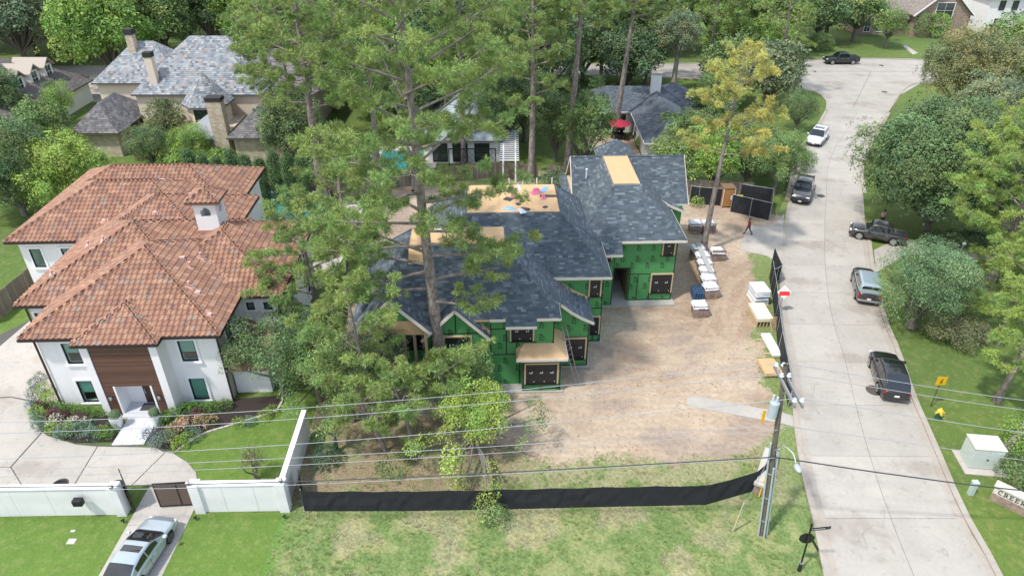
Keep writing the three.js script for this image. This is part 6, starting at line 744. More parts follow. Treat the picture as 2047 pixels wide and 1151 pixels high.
{ // people
  const body = (spec) => { // joints with radii joined by a smooth minimum
    const { bones, head, name, label, at, turn, cols } = spec, n = 76, S = 2.1, mc = new MarchingCubes(n, new THREE.MeshBasicMaterial(), false, false, 200000), f = mc.field; mc.isolation = 0; let k = 0;
    const dist = (x, y, z) => { let d = 9; for (const [a, b, ra, rb2] of bones) { const ax = b[0] - a[0], ay = b[1] - a[1], az = b[2] - a[2], t = Math.max(0, Math.min(1, ((x - a[0]) * ax + (y - a[1]) * ay + (z - a[2]) * az) / (ax * ax + ay * ay + az * az + 1e-9))), q = Math.hypot(x - a[0] - ax * t, y - a[1] - ay * t, z - a[2] - az * t) - (ra + (rb2 - ra) * t), h = Math.max(0, 0.035 - Math.abs(d - q)) / 0.035; d = Math.min(d, q) - h * h * 0.00875; } return d; };
    for (let z = 0; z < n; z++) for (let y = 0; y < n; y++) for (let x = 0; x < n; x++) f[k++] = -dist((x / n * 2 - 1) * S / 2, (y / n * 2 - 1) * S / 2 + 0.92, (z / n * 2 - 1) * S / 2);
    mc.update(); const pos = [], nor = [], col = [], N = mc.count; for (let i = 0; i < N; i++) { const x = mc.positionArray[i * 3] * S / 2, y = mc.positionArray[i * 3 + 1] * S / 2 + 0.92, z = mc.positionArray[i * 3 + 2] * S / 2; pos.push(x, y, z); nor.push(-mc.normalArray[i * 3], -mc.normalArray[i * 3 + 1], -mc.normalArray[i * 3 + 2]); col.push(...cols(x, y, z)); }
    const g = new THREE.BufferGeometry(); g.setAttribute('position', new THREE.Float32BufferAttribute(pos, 3)); g.setAttribute('color', new THREE.Float32BufferAttribute(col, 3)); g.computeVertexNormals(); const t = thing(name, label, 'person', [at[0], at[2] ?? 0.035, at[1]], turn); const m = M({ vertexColors: true, roughness: 0.85, side: THREE.DoubleSide }); mesh('body', g, m, t); mesh('hair', new THREE.SphereGeometry(0.108, 14, 10).scale(0.95, 0.85, 1.02).translate(head[0] - 0.018, head[1] + 0.045, head[2]), flat(0.015, 0.012, 0.01, 0.9), t); return t; };
  const skin = [0.25, 0.14, 0.09];
  body({ name: 'person', label: 'man in a red shirt and grey trousers walking across the site entrance', at: [23.2, -61.6], turn: Math.PI, head: [0.06, 1.66, 0], cols: (x, y, z) => y < 0.09 ? [0.02, 0.018, 0.016] : y < 0.93 && Math.abs(z) < 0.2 ? [0.05, 0.052, 0.06] : y < 1.46 ? (Math.abs(z) > 0.19 && y < 1.02 ? skin : [0.24, 0.045, 0.045]) : skin,
    bones: [[[0, 0.98, 0], [0.02, 1.2, 0], 0.14, 0.145], [[0.02, 1.2, -0.07], [0.02, 1.4, -0.12], 0.12, 0.09], [[0.02, 1.2, 0.07], [0.02, 1.4, 0.12], 0.12, 0.09], [[0.03, 1.42, 0], [0.05, 1.56, 0], 0.065, 0.055], [[0.06, 1.62, 0], [0.065, 1.7, 0], 0.088, 0.095], [[0.15, 1.63, 0], [0.165, 1.62, 0], 0.018, 0.014], [[0.05, 1.64, 0.095], [0.05, 1.66, 0.098], 0.02, 0.018], [[0.05, 1.64, -0.095], [0.05, 1.66, -0.098], 0.02, 0.018], [[0, 0.96, 0.09], [0.16, 0.52, 0.1], 0.1, 0.068], [[0.16, 0.52, 0.1], [0.3, 0.1, 0.1], 0.065, 0.045], [[0.28, 0.06, 0.1], [0.46, 0.05, 0.1], 0.05, 0.04], [[0, 0.96, -0.09], [-0.1, 0.52, -0.1], 0.1, 0.068], [[-0.1, 0.52, -0.1], [-0.38, 0.14, -0.1], 0.065, 0.045], [[-0.4, 0.1, -0.1], [-0.26, 0.04, -0.1], 0.05, 0.04], [[0.02, 1.4, 0.19], [-0.1, 1.14, 0.23], 0.062, 0.048], [[-0.1, 1.14, 0.23], [-0.1, 0.9, 0.24], 0.046, 0.032], [[0.02, 1.4, -0.19], [0.12, 1.14, -0.23], 0.062, 0.048], [[0.12, 1.14, -0.23], [0.25, 0.96, -0.22], 0.046, 0.032], [[-0.1, 0.88, 0.24], [-0.09, 0.78, 0.235], 0.034, 0.022], [[-0.08, 0.86, 0.235], [-0.05, 0.8, 0.225], 0.014, 0.011], [[0.25, 0.95, -0.22], [0.31, 0.88, -0.215], 0.034, 0.022], [[0.27, 0.94, -0.21], [0.31, 0.93, -0.2], 0.014, 0.011]] });
  body({ name: 'person', label: 'person in a pale pink top standing behind the turning grey pickup', at: [37.2, -63.6], turn: 1.2, head: [0.02, 1.6, 0], cols: (x, y) => y < 0.08 ? [0.03, 0.03, 0.03] : y < 0.9 ? [0.03, 0.032, 0.04] : y < 1.42 ? [0.58, 0.36, 0.4] : skin,
    bones: [[[0, 0.95, 0], [0, 1.18, 0], 0.14, 0.14], [[0, 1.18, -0.07], [0, 1.36, -0.1], 0.12, 0.085], [[0, 1.18, 0.07], [0, 1.36, 0.1], 0.12, 0.085], [[0, 1.38, 0], [0.01, 1.5, 0], 0.06, 0.052], [[0.02, 1.57, 0], [0.02, 1.65, 0], 0.085, 0.092], [[0.105, 1.58, 0], [0.12, 1.57, 0], 0.018, 0.014], [[0, 0.92, 0.09], [0.02, 0.5, 0.1], 0.1, 0.066], [[0.02, 0.5, 0.1], [0, 0.1, 0.1], 0.062, 0.042], [[0, 0.05, 0.1], [0.16, 0.04, 0.1], 0.045, 0.038], [[0, 0.92, -0.09], [0.02, 0.5, -0.1], 0.1, 0.066], [[0.02, 0.5, -0.1], [0, 0.1, -0.1], 0.062, 0.042], [[0, 0.05, -0.1], [0.16, 0.04, -0.1], 0.045, 0.038], [[0, 1.36, 0.17], [0.02, 1.1, 0.22], 0.058, 0.045], [[0.02, 1.1, 0.22], [0.12, 0.9, 0.21], 0.043, 0.03], [[0, 1.36, -0.17], [0.02, 1.1, -0.22], 0.058, 0.045], [[0.02, 1.1, -0.22], [0.14, 0.92, -0.2], 0.043, 0.03], [[0.12, 0.88, 0.21], [0.15, 0.79, 0.2], 0.032, 0.02], [[0.14, 0.9, -0.2], [0.19, 0.82, -0.19], 0.032, 0.02]] });
}
// ---------------------------------------------------------------- trees and shrubs
function leafSpray(seed, n, leaf, R) { // a bunch of folded leaves about the origin
  const r = rng(seed), pos = [];
  for (let i = 0; i < n; i++) {
    const a = r() * 6.283, q = Math.sqrt(r()) * R, c = V(Math.cos(a) * q, (r() - 0.35) * R * 0.75, Math.sin(a) * q);
    const d = V(Math.cos(a) + (r() - 0.5) * 1.6, (r() - 0.45) * 1.1, Math.sin(a) + (r() - 0.5) * 1.6).normalize(), s = V(0, 1, 0).cross(d).normalize().applyAxisAngle(d, (r() - 0.5) * 1.5), l = leaf * (0.5 + 1.1 * r() * r()), up = d.clone().cross(s).multiplyScalar(-l * 0.1);
    const t = c.clone().addScaledVector(d, l), m = c.clone().addScaledVector(d, l * 0.45), x = m.clone().addScaledVector(s, l * 0.3).add(up), y = m.clone().addScaledVector(s, -l * 0.3).add(up);
    for (const p of [c, x, t, c, t, y]) pos.push(p.x, p.y, p.z);
  }
  return tris(pos);
}
function needleTuft(seed, n, len, wid) { // a brush of needles round the end of a twig, opening upward
  const r = rng(seed), pos = [];
  for (let i = 0; i < n; i++) {
    const a = r() * 6.283, e = Math.asin(-0.35 + 1.35 * r()), b = V(0, (r() - 0.6) * 0.16, 0), d = V(Math.cos(a) * Math.cos(e), Math.sin(e), Math.sin(a) * Math.cos(e)), s = V(r() - 0.5, r() - 0.5, r() - 0.5).cross(d).normalize().multiplyScalar(wid), l = len * (0.7 + 0.5 * r());
    b.addScaledVector(d, len * 0.15); const t = b.clone().addScaledVector(d, l).add(V(0, -0.04 * l, 0)), m = b.clone().addScaledVector(d, l * 0.5).add(s), k = b.clone().addScaledVector(d, l * 0.5).sub(s);
    for (const p of [b, m, t, b, t, k]) pos.push(p.x, p.y, p.z);
  }
  return tris(pos);
}
const leafMat = M({ color: C(1, 1, 1), roughness: 0.7, side: THREE.DoubleSide });
const needleMat = M({ color: C(1, 1, 1), roughness: 0.75, side: THREE.DoubleSide });
const sprays = { fine: leafSpray(1, 34, 0.15, 0.42), mid: leafSpray(2, 30, 0.22, 0.5), big: leafSpray(3, 30, 0.36, 0.75), tiny: leafSpray(4, 26, 0.09, 0.22), micro: leafSpray(8, 18, 0.05, 0.08) };
const tufts = { near: needleTuft(5, 58, 0.31, 0.016), far: needleTuft(6, 36, 0.44, 0.036) };
function scatter(parent, geo, material, list, name = 'crown') { // list of {p, q, s, c}
  const m = new THREE.InstancedMesh(geo, material, list.length), M4 = new THREE.Matrix4(), S = V(1, 1, 1);
  list.forEach((o, i) => { m.setMatrixAt(i, M4.compose(o.p, o.q, S.setScalar(o.s))); m.setColorAt(i, o.c); });
  m.name = name; m.userData.kind = 'stuff'; m.castShadow = m.receiveShadow = true; parent.add(m); return m;
}
const tint = (c, r, k = 0.25, warm = 0.12) => { const a = 1.04 + (r() - 0.5) * 2 * k, w = (r() - 0.4) * warm; return C(c[0] * a * (1 + w * 1.6), c[1] * a * (1 + w * 0.5), c[2] * a); };
const turnTo = (n, r) => new THREE.Quaternion().setFromUnitVectors(V(0, 1, 0), n).multiply(new THREE.Quaternion().setFromAxisAngle(V(0, 1, 0), r() * 6.283));
function pine(o) { // x, z, h, r, from, tint, name, label
  const { x, z, h, r: R, from = 0.4, c = [0.215, 0.305, 0.085], seed, lean = [0, 0], far = false, limbs, gap = 0, low = [] } = o, r = rng(seed);
  const t = thing(o.name || 'pine_tree', o.label, 'tree', [x, 0, z], 0, o.group), rad = o.rad || 0.014 * h + 0.06;
  const bend = k => V(lean[0] * k + Math.sin(k * 3 + seed) * 0.15, h * k, lean[1] * k + Math.cos(k * 2.6 + seed) * 0.15);
  mesh('trunk', tube(Array.from({ length: 13 }, (_, i) => bend(i / 12)), k => rad * (1 - 0.86 * k) * (k < 0.03 ? 1.25 : 1), far ? 6 : 10), mat.bark, t, true);
  const list = [], wood = [], n = limbs || Math.round((h * (1 - from)) * (far ? 2.0 : 2.7));
  const limb = (k, a, L, drop) => {
    const s = bend(k), d = V(Math.cos(a), 0, Math.sin(a)), side = V(-d.z, 0, d.x), P = [0, 0.25, 0.5, 0.75, 1].map(q => s.clone().addScaledVector(d, L * q).addScaledVector(side, Math.sin(q * 3 + a) * L * 0.06).add(V(0, L * ((0.22 + 0.5 * k * k) * q - drop * q * q + 0.16 * q * q * q), 0)));
    const lr = Math.max(0.025, rad * 0.30 * (1 - k * 0.6)); wood.push(tube(P, q => lr * (1 - 0.8 * q) + 0.008, far ? 4 : 5));
    const cur = new THREE.CatmullRomCurve3(P), m = Math.max(3, Math.round(L * (far ? 1.2 : 1.9)));
    for (let i = 0; i < m; i++) {
      const q = 0.3 + 0.7 * (i + r() * 0.7) / m, b = cur.getPoint(Math.min(1, q)), tl = (0.5 + 0.8 * r()) * Math.min(1.3, 0.4 + L * 0.2), ta = a + (i % 2 ? 1 : -1) * (0.5 + 0.8 * r()), e = b.clone().add(V(Math.cos(ta) * tl, -0.15 + 0.85 * r(), Math.sin(ta) * tl));
      if (!far) wood.push(tube([b, b.clone().lerp(e, 0.5).add(V(0, -0.05, 0)), e], q2 => 0.022 * (1 - 0.6 * q2), 4));
      const cnt = far ? 4 : 6 + Math.floor(r() * 3); const shade = tint(c, r, 0.2, 0.22);
      for (let j = 0; j < cnt; j++) { const w = (r() < 0.75 ? e.clone() : b.clone().lerp(e, 0.4 + 0.5 * r())).add(V((r() - 0.5) * 0.62, (r() - 0.4) * 0.42, (r() - 0.5) * 0.62)); const cc = shade.clone().multiplyScalar(0.8 + 0.45 * r()); list.push({ p: w, q: turnTo(V((r() - 0.5) * 0.9 + d.x * 0.35, 1, (r() - 0.5) * 0.9 + d.z * 0.35).normalize(), r), s: 0.65 + 0.55 * r(), c: cc }); }
    }
  };
  for (let i = 0; i < n; i++) { const f = (i + r() * 0.8) / n, k = from + (0.985 - from) * f; if (r() < gap) continue; const prof = f < 0.25 ? 0.75 + f : f < 0.6 ? 1 : 1 - 0.85 * (f - 0.6) / 0.4; limb(k, i * 2.4 + r() * 0.8, R * prof * (0.5 + 0.6 * r()), 0.06 + 0.34 * (1 - f) * r()); }
  for (const [k, a, L] of low) limb(k, a, L, 0.35);
  const g = join(wood); if (g.attributes.position.count) mesh('limbs', g, mat.bark, t, true);
  scatter(t, far ? tufts.far : tufts.near, needleMat, list); return t;
}
function broad(o) { // a leafy tree: crown of separate puffs on limbs
  const { x, z, h, rx, rz = rx, hb = h * 0.35, c, seed, spray = 'mid', dens = 1, puffs = 0, open = 0.3, extra = [], bark = mat.barkG, lean = [0, 0], trunks = 1 } = o, r = rng(seed);
  const t = thing(o.name || 'broadleaf_tree', o.label, 'tree', [x, 0, z], 0, o.group), cy = (h + hb) / 2, ry = (h - hb) / 2, n = Math.round(1.35 * (puffs || 12 + rx * 4)), P = [];
  for (let i = 0; i < n; i++) { const a = i * 2.4 + r(), e = Math.asin(-0.55 + 1.5 * ((i + r()) / n)), k = 0.45 + 0.47 * r(); P.push([lean[0] + Math.cos(a) * Math.cos(e) * rx * k, cy + Math.sin(e) * ry * k * 1.05, lean[1] + Math.sin(a) * Math.cos(e) * rz * k, Math.min(rx, ry * 1.25) * (k > 0.78 ? 0.16 + 0.12 * r() : 0.24 + 0.2 * r())]); }
  P.push([lean[0], cy, lean[1], Math.min(rx, ry) * 0.5]); P.push(...extra);
  const rad = o.rad || 0.05 + 0.026 * h, fork = V(lean[0] * 0.5, hb * 0.9, lean[1] * 0.5), wood = [];
  for (let i = 0; i < trunks; i++) { const b = trunks > 1 ? V(Math.cos(i * 2.1) * 0.25, 0, Math.sin(i * 2.1) * 0.25) : V(0, 0, 0); wood.push(tube([b, b.clone().lerp(fork, 0.5).add(V((r() - 0.5) * 0.2, 0, (r() - 0.5) * 0.2)), fork, V(lean[0], cy, lean[1])], [rad * 1.15, rad, rad * 0.85, rad * 0.4], 8)); }
  mesh('trunk', wood, bark, t, true);
  const br = P.filter((_, i) => i % 2 === 0 || i >= n).map(p => { const e = V(p[0], p[1], p[2]), m = fork.clone().lerp(e, 0.5).add(V((r() - 0.5) * 0.5, 0.12 * h * 0.4 * (r() - 0.2), (r() - 0.5) * 0.5)); return tube([fork, m, e], q => rad * 0.42 * (1 - 0.8 * q) + 0.01, 5); });
  mesh('limbs', br, bark, t, true);
  const A = { fine: 0.20, mid: 0.30, big: 0.72, tiny: 0.06 }[spray], list = [];
  for (const [px, py, pz, pr, pc] of P) {
    const k = Math.round(dens * 4 * Math.PI * pr * pr / A * 0.62), pt = tint(pc || c, r, 0.2, 0.3);
    for (let i = 0; i < k; i++) {
      const u = V(r() - 0.5, r() - 0.42, r() - 0.5).normalize(); if (open && vn(px + u.x * 3 + 50, pz + u.z * 3 + u.y * 2 + 50, seed) < open) continue;
      const q = (0.45 + 0.5 * Math.sqrt(r()) + (r() < 0.12 ? 0.55 * r() : 0)) * pr * (0.75 + 0.5 * vn(u.x * 2.2 + px + 30, u.z * 2.2 + u.y * 2 + pz + 90, seed + 5)), p = V(px + u.x * q, py + u.y * q * 0.85, pz + u.z * q);
      if (p.y < 0.1) continue; list.push({ p, q: turnTo(u.clone().add(V((r() - 0.5) * 0.8, 0.5, (r() - 0.5) * 0.8)).normalize(), r), s: 0.55 + 0.75 * r() * r() + 0.25 * r(), c: tint([pt.r, pt.g, pt.b], r, 0.28, 0.2) });
    }
  }
  scatter(t, sprays[spray], leafMat, list); return t;
}
function bush(o) { // a shrub that leaves the ground in one rounded mass
  const { x, z, r: R, h = R * 1.6, c, seed, spray = 'fine', y = 0, n = 0, flower, rz = R, dens = 1, turn = 0 } = o, r = rng(seed), t = thing(o.name || 'shrub', o.label, o.cat || 'shrub', [x, y, z], turn, o.group), A = { fine: 0.20, mid: 0.30, big: 0.72, tiny: 0.06, micro: 0.01 }[spray], list = [], fl = [];
  const k = n || Math.round(dens * 9 * R * Math.max(rz, h / 2) / A); for (let i = 0; i < k; i++) { const u = V(r() - 0.5, r() - 0.35, r() - 0.5).normalize(), lump = 0.8 + 0.35 * vn(u.x * 2.3 + 9, u.z * 2.3 + u.y * 2 + 9, seed), q = (0.7 + 0.3 * Math.sqrt(r())) * lump, p = V(u.x * R * q, Math.max(0.05, h * 0.5 + u.y * h * 0.5 * q), u.z * rz * q); (flower && u.y > 0 && r() < flower.amt ? fl : list).push({ p, q: turnTo(u.clone().add(V(0, 0.4, 0)).normalize(), r), s: 0.75 + 0.5 * r(), c: tint(c, r) }); }
  for (const f of fl) f.c = tint(flower.c, r, 0.2, 0.1);
  mesh('stem', [cyl([0, 0, 0], [0, h * 0.5, 0], 0.03 + R * 0.03, 0.02, 6)], mat.barkG, t, true); scatter(t, sprays[spray], leafMat, list, 'foliage'); if (fl.length) scatter(t, sprays.tiny, leafMat, fl.map(f => (f.s *= 1.0, f)), 'flowers'); return t;
}
const OAK = [0.115, 0.185, 0.068], MID = [0.155, 0.245, 0.074], BRIGHT = [0.195, 0.325, 0.062], LIME = [0.245, 0.355, 0.062], GREY = [0.16, 0.21, 0.108], OLIVE = [0.18, 0.205, 0.085], DARK = [0.09, 0.148, 0.062], PALE = [0.175, 0.27, 0.12], YEL = [0.40, 0.405, 0.115], PINE = [0.215, 0.305, 0.085], PINEY = [0.245, 0.35, 0.085];
{ // pines
  const P = (b, h, r, from, seed, label, o = {}) => pine(Object.assign({ x: b[0], z: b[1], h, r, from, seed, label }, o));
  P([-4.71, -37.62], 30, 7.8, 0.42, 3, 'tallest pine, bare trunk rising in front of the unfinished house', { lean: [-0.9, 0.2], rad: 0.46, limbs: 42, low: [[0.29, 2.9, 5.0], [0.26, 0.3, 4.0], [0.35, 3.3, 6.5], [0.37, 0.1, 5.5], [0.33, 2.6, 5.5], [0.39, 2.9, 6.5], [0.38, 3.6, 6], [0.31, 6.0, 4.5], [0.4, 0.4, 6]] });
  P([-14.1, -43.42], 12.5, 4.2, 0.25, 4, 'pine between the white villa and the unfinished house', { rad: 0.26, lean: [-0.6, 0], limbs: 27 });
  P([-19.88, -68.31], 27, 7, 0.38, 5, 'pine with a thick trunk beside the villa swimming pool', { rad: 0.5, limbs: 30 });
  P([-14.12, -69.57], 25, 6, 0.45, 6, 'pine behind the unfinished house, beside the wooden fence', { rad: 0.36, limbs: 22 });
  P([2.09, -74.96], 25, 4.2, 0.32, 7, 'slim dark trunked pine behind the plywood deck strewn with scraps', { rad: 0.42, gap: 0.25 });
  P([6.19, -76.41], 29, 4.8, 0.56, 8, 'tall straight pine left of the unfinished house spire roof', { rad: 0.46, lean: [1.6, 0] });
  P([13.42, -88.89], 24, 5.5, 0.62, 9, 'pine leaning over the patio with the red umbrella', { rad: 0.42, lean: [2, 0] });
  P([18.07, -57.94], 18.4, 4.7, 0.52, 10, 'yellowing pine standing on the dirt beside the brick pallets', { c: YEL, rad: 0.3, lean: [0.6, 0], limbs: 19 });
  P([41.5, -52], 16.5, 6.4, 0.2, 11, 'bright yellow green pine behind the round lawn lamp', { c: PINEY, rad: 0.35, limbs: 46 }); P([37.2, -43.5], 8.5, 3.4, 0.25, 34, 'low yellow green pine between the lawn lamp and the hydrant', { c: PINEY, rad: 0.2, limbs: 18 });
  P([33.4, -37.1], 9.5, 3.6, 0.32, 12, 'short yellow green pine behind the fire hydrant', { c: PINEY, rad: 0.24, lean: [0.2, 0] });
  P([30.72, -32.13], 13, 4, 0.5, 13, 'leaning pine trunk beside the pale utility cabinet', { c: PINEY, rad: 0.3, lean: [2.6, 0.4] });
  P([-6.12, -31.83], 6.5, 2.0, 0.5, 14, 'young leaning pine behind the black mesh fence', { rad: 0.16, lean: [-0.8, 0] });
  P([-8.04, -32.13], 5.6, 2.2, 0.45, 15, 'small bushy pine by the corner of the white garden wall', { rad: 0.16, lean: [-0.8, 0.6] });
  P([-14.49, -54.27], 13, 4, 0.3, 31, 'pine between the villa pool and the plywood decks', { rad: 0.24, limbs: 18 }); P([-9.24, -34.38], 11.5, 3.6, 0.36, 32, 'feathery pine before the timber porch, nearest the white wall', { rad: 0.18, lean: [-0.3, 0.2], limbs: 14 }); P([-4.49, -33.78], 6.2, 2.2, 0.45, 33, 'slender pine behind the lime green oak', { rad: 0.15, limbs: 8, lean: [0.4, 0] });
  P([-26.2, -82.69], 22, 5.5, 0.35, 16, 'pine over the rear of the slate roofed house', { rad: 0.3 });
  P([-5.6, -79.45], 24, 6, 0.42, 17, 'pine between the pale blue roof and the unfinished house', { rad: 0.34 });
  const far = 'pines along the side street'; let s = 40;
  for (const [x, z, h, r, c] of [[-36, -108, 22, 6], [-27, -112, 21, 6], [-18, -104, 23, 6], [-9, -112, 22, 6, PINEY], [0, -103, 24, 6], [9, -112, 22, 6], [18, -131, 20, 6], [26, -133, 21, 6], [31, -112.5, 19, 5], [38, -131, 20, 6], [45, -133, 21, 6], [-44, -131, 21, 7], [-33, -134, 20, 7], [-22, -132, 22, 7], [-11, -133, 22, 7, PINEY], [0, -132, 21, 7], [10, -134, 20, 6.5], [39.5, -106, 18, 5], [14, -113, 19, 5.5], [21.5, -114, 18, 4.5], [35, -114.5, 18, 5]]) pine({ x, z, h, r, from: 0.4, seed: s++, far: true, c: c || PINE, label: (c === PINEY ? 'yellow green tall pine' : 'tall green pine') + (z < -127 ? ' beyond the side street' : ' on the near side of the side street'), group: far });
}
{ // leafy trees
  let s = 100; const B = (b, h, rx, c, label, o = {}) => broad(Object.assign({ x: b[0], z: b[1], h, rx, c, seed: s++, label }, o));
  B([41.2, -62.6], 12.6, 8.4, [0.105, 0.18, 0.07], 'huge dense oak overhanging the street opposite the site entrance', { rz: 6.5, hb: 0.7, spray: 'mid', puffs: 50, open: 0.2 });
  B([31.66, -45.74], 7.8, 3.7, [0.15, 0.24, 0.105], 'feathery small tree on the kerb beside the boxy grey SUV', { hb: 0.8, spray: 'fine', puffs: 24, open: 0.3, trunks: 3 });
  B([28.8, -71.12], 7.2, 3.3, MID, 'small oak hanging over the black pickup facing the site', { hb: 1.6, spray: 'fine' });
  B([38.02, -91.39], 5.4, 2.5, OAK, 'round clipped street tree on the grass corner', { hb: 0.9, spray: 'fine' });
  B([61.54, -95.89], 12, 6.8, OLIVE, 'olive brown elm at the bend of the street', { hb: 2, spray: 'mid', open: 0.42, puffs: 30 });
  B([72.18, -101.46], 13, 6.5, MID, 'green tree behind the olive brown elm', { hb: 2, spray: 'big' });
  B([56.12, -79.45], 11, 5, GREY, 'grey green tree between the elm and the great oak', { hb: 2, spray: 'mid' });
  B([66.97, -143.21], 9.5, 6.5, MID, 'spreading oak on the lawn by the brick house', { hb: 2.6, spray: 'big', rad: 0.4 });
  B([59.15, -141.96], 10, 6.5, OAK, 'dark oak behind the far black pickup', { hb: 2.2, spray: 'big' });
  B([70.8, -137.51], 7, 3.4, MID, 'slender small tree on the sunlit lawn by the brick house', { hb: 2, spray: 'mid' });
  B([18.07, -73.28], 6.5, 2.8, MID, 'leafy tree at the right end of the unfinished house', { hb: 0.8 }); B([19.64, -82.36], 5.5, 2.3, BRIGHT, 'bright tree beside the patio of the grey bungalow', { hb: 0.8 });
  B([22.19, -72.87], 7.5, 3.4, BRIGHT, 'bright green tree behind the site toilet and chain link', { hb: 0.8 }); B([26.22, -73.28], 7.5, 3.3, OAK, 'dark tree under the yellowing pine', { hb: 0.8 }); B([21.66, -79.45], 7, 3.2, OAK, 'dark tree against the bungalow side wall', { hb: 0.8 });
  B([8.28, -77.16], 11, 3.2, MID, 'tall leafy tree behind the spire of the unfinished house', { hb: 1.2 }); B([5.27, -81.05], 9, 3.2, OAK, 'dark tree between two pine trunks behind the site', { hb: 1 }); B([-0.72, -84.39], 10, 4.2, OAK, 'dark round tree over the pale blue roof', { hb: 2 });
  B([18.05, -108.9], 9.5, 5.8, DARK, 'dark spreading oak behind the grey bungalow', { hb: 2, spray: 'big' }); B([24.71, -107.6], 13, 3.4, GREY, 'pale trunked tree behind the bungalow chimney', { hb: 6, spray: 'mid', bark: mat.stick, rad: 0.4 }); B([31.21, -101.46], 10, 4.5, OAK, 'dark tree behind the yellowing pine', { spray: 'big', hb: 1.5 }); B([36.71, -100.31], 10, 4.5, GREY, 'grey green tree by the corner lawn of the side street', { spray: 'big', hb: 1.5 }); B([27.04, -91.79], 8, 3.4, MID, 'green tree beside the bungalow gable', { hb: 1 });
  B([-11.07, -93.8], 13, 5, BRIGHT, 'bright green tree behind the pale blue roof', { spray: 'big', hb: 2 }); B([-4.43, -95.89], 12, 5, MID, 'green tree beside the belt of far pines', { spray: 'big', hb: 2 }); B([-18.4, -95.89], 12, 5.4, OAK, 'dark tree in the gap behind the tallest pine', { spray: 'big', hb: 2 });
  B([-62.13, -111.32], 17, 7.4, BRIGHT, 'vivid green tree beside the stone chimney', { hb: 3, spray: 'big', puffs: 40 }); B([-80.55, -118.82], 18, 9, GREY, 'grey green live oak over the house with dormers', { hb: 4, spray: 'big', puffs: 40 }); B([-80.86, -128.62], 17, 8, MID, 'broad tree behind the house with dormers', { hb: 3, spray: 'big' }); B([-59.95, -123.55], 16, 7, MID, 'green tree behind the slate ridge', { hb: 3, spray: 'big' }); B([-53.44, -130.03], 17, 6.5, DARK, 'dark tree with a bare trunk on the far lawn', { hb: 4, spray: 'big' }); B([-46.85, -128.62], 15, 6, BRIGHT, 'light green tree beyond the slate roof', { hb: 3, spray: 'big' });
  B([-45.35, -66.14], 8.6, 4.3, LIME, 'yellow green tree beside the rear wing of the villa', { hb: 0.6, spray: 'mid', puffs: 34 }); B([-50.41, -65.91], 10, 4.8, OAK, 'dark tree behind the villa wing, left of the yellow green tree', { hb: 0.8, puffs: 30 }); B([-56.86, -72.19], 9, 4.5, MID, 'leafy tree overhanging the stepped garden pond', { hb: 0.8 }); B([-66.74, -89.84], 9, 4, OAK, 'dark tree beside the low grey shingle roof', { hb: 1 }); B([-61.12, -93.8], 6.5, 2.2, BRIGHT, 'small light tree by the house with dormers', { hb: 0.8, spray: 'fine' });
  B([-42.33, -83.53], 7, 2.5, OLIVE, 'bronze leaved magnolia against the cream house wall', { hb: 0.6, spray: 'mid' }); B([-42.88, -79.45], 5, 2.7, OAK, 'round dark green tree before the cream house', { hb: 0.3, spray: 'fine' }); B([-37.66, -79.45], 5.5, 2.6, BRIGHT, 'light green tree beside the stone tower house', { hb: 0.3, spray: 'fine' });
  B([-15.84, -37.62], 6.6, 3.2, [0.10, 0.175, 0.065], 'pale leafed tree at the front corner of the villa garden', { hb: 1.6, spray: 'fine', puffs: 18, open: 0.4 }); B([-13.21, -37.1], 5.6, 2.3, MID, 'leafy tree over the end of the white garden wall', { hb: 1.6, spray: 'fine', open: 0.4, extra: [[-1.0, 2.4, 2.2, 0.7], [-0.9, 1.6, 2.8, 0.6]] });
  B([-15.43, -29.97], 2.7, 0.75, OLIVE, 'small dark sapling on the villa lawn', { hb: 0.4, spray: 'tiny', puffs: 14 });
  B([-2.31, -32.13], 5.2, 2.5, LIME, 'lime green oak with drooping branches over the black fence', { hb: 1.9, spray: 'fine', rad: 0.2, extra: [[-1.0, 2.5, 2.6, 0.7], [-1.0, 1.9, 3.1, 0.75], [-0.75, 1.3, 3.5, 0.65], [-0.6, 0.9, 3.9, 0.5], [1.0, 0.75, 5.4, 0.85, MID], [1.6, 0.6, 5.2, 0.6, MID], [0.9, 1.3, 4.9, 0.5], [1.1, 2.0, 3.2, 0.4], [1.2, 1.5, 4.4, 0.35], [-3.4, 2.2, 1.9, 0.7], [-2.7, 2.5, 1.4, 0.5], [3.4, 2.6, 0.2, 0.6, OAK], [4.4, 2.8, -0.2, 0.55, OAK], [3.8, 3.4, -0.8, 0.5, OAK], [3.0, 1.8, 1, 0.4]] });
  B([-2.99, -36.58], 5.4, 2.0, MID, 'dense green tree against the sheathed wall', { hb: 0.7, spray: 'fine', puffs: 16, open: 0.3 }); B([-5.29, -36.33], 4.4, 1.6, OAK, 'dark small tree at the foot of the tallest pine', { hb: 1.4, spray: 'fine', open: 0.4 }); B([-10.57, -35], 6.2, 2.4, MID, 'leafy tree before the timber porch posts', { hb: 2.6, spray: 'fine', open: 0.52 }); B([-8.79, -36.33], 6.6, 2.2, GREY, 'thin grey green tree shading the timber porch', { hb: 3.2, spray: 'fine', open: 0.55 }); B([-11.1, -32.34], 3.6, 1.4, MID, 'low leafy tree beside the white garden wall', { hb: 1.4, spray: 'fine', open: 0.5 });
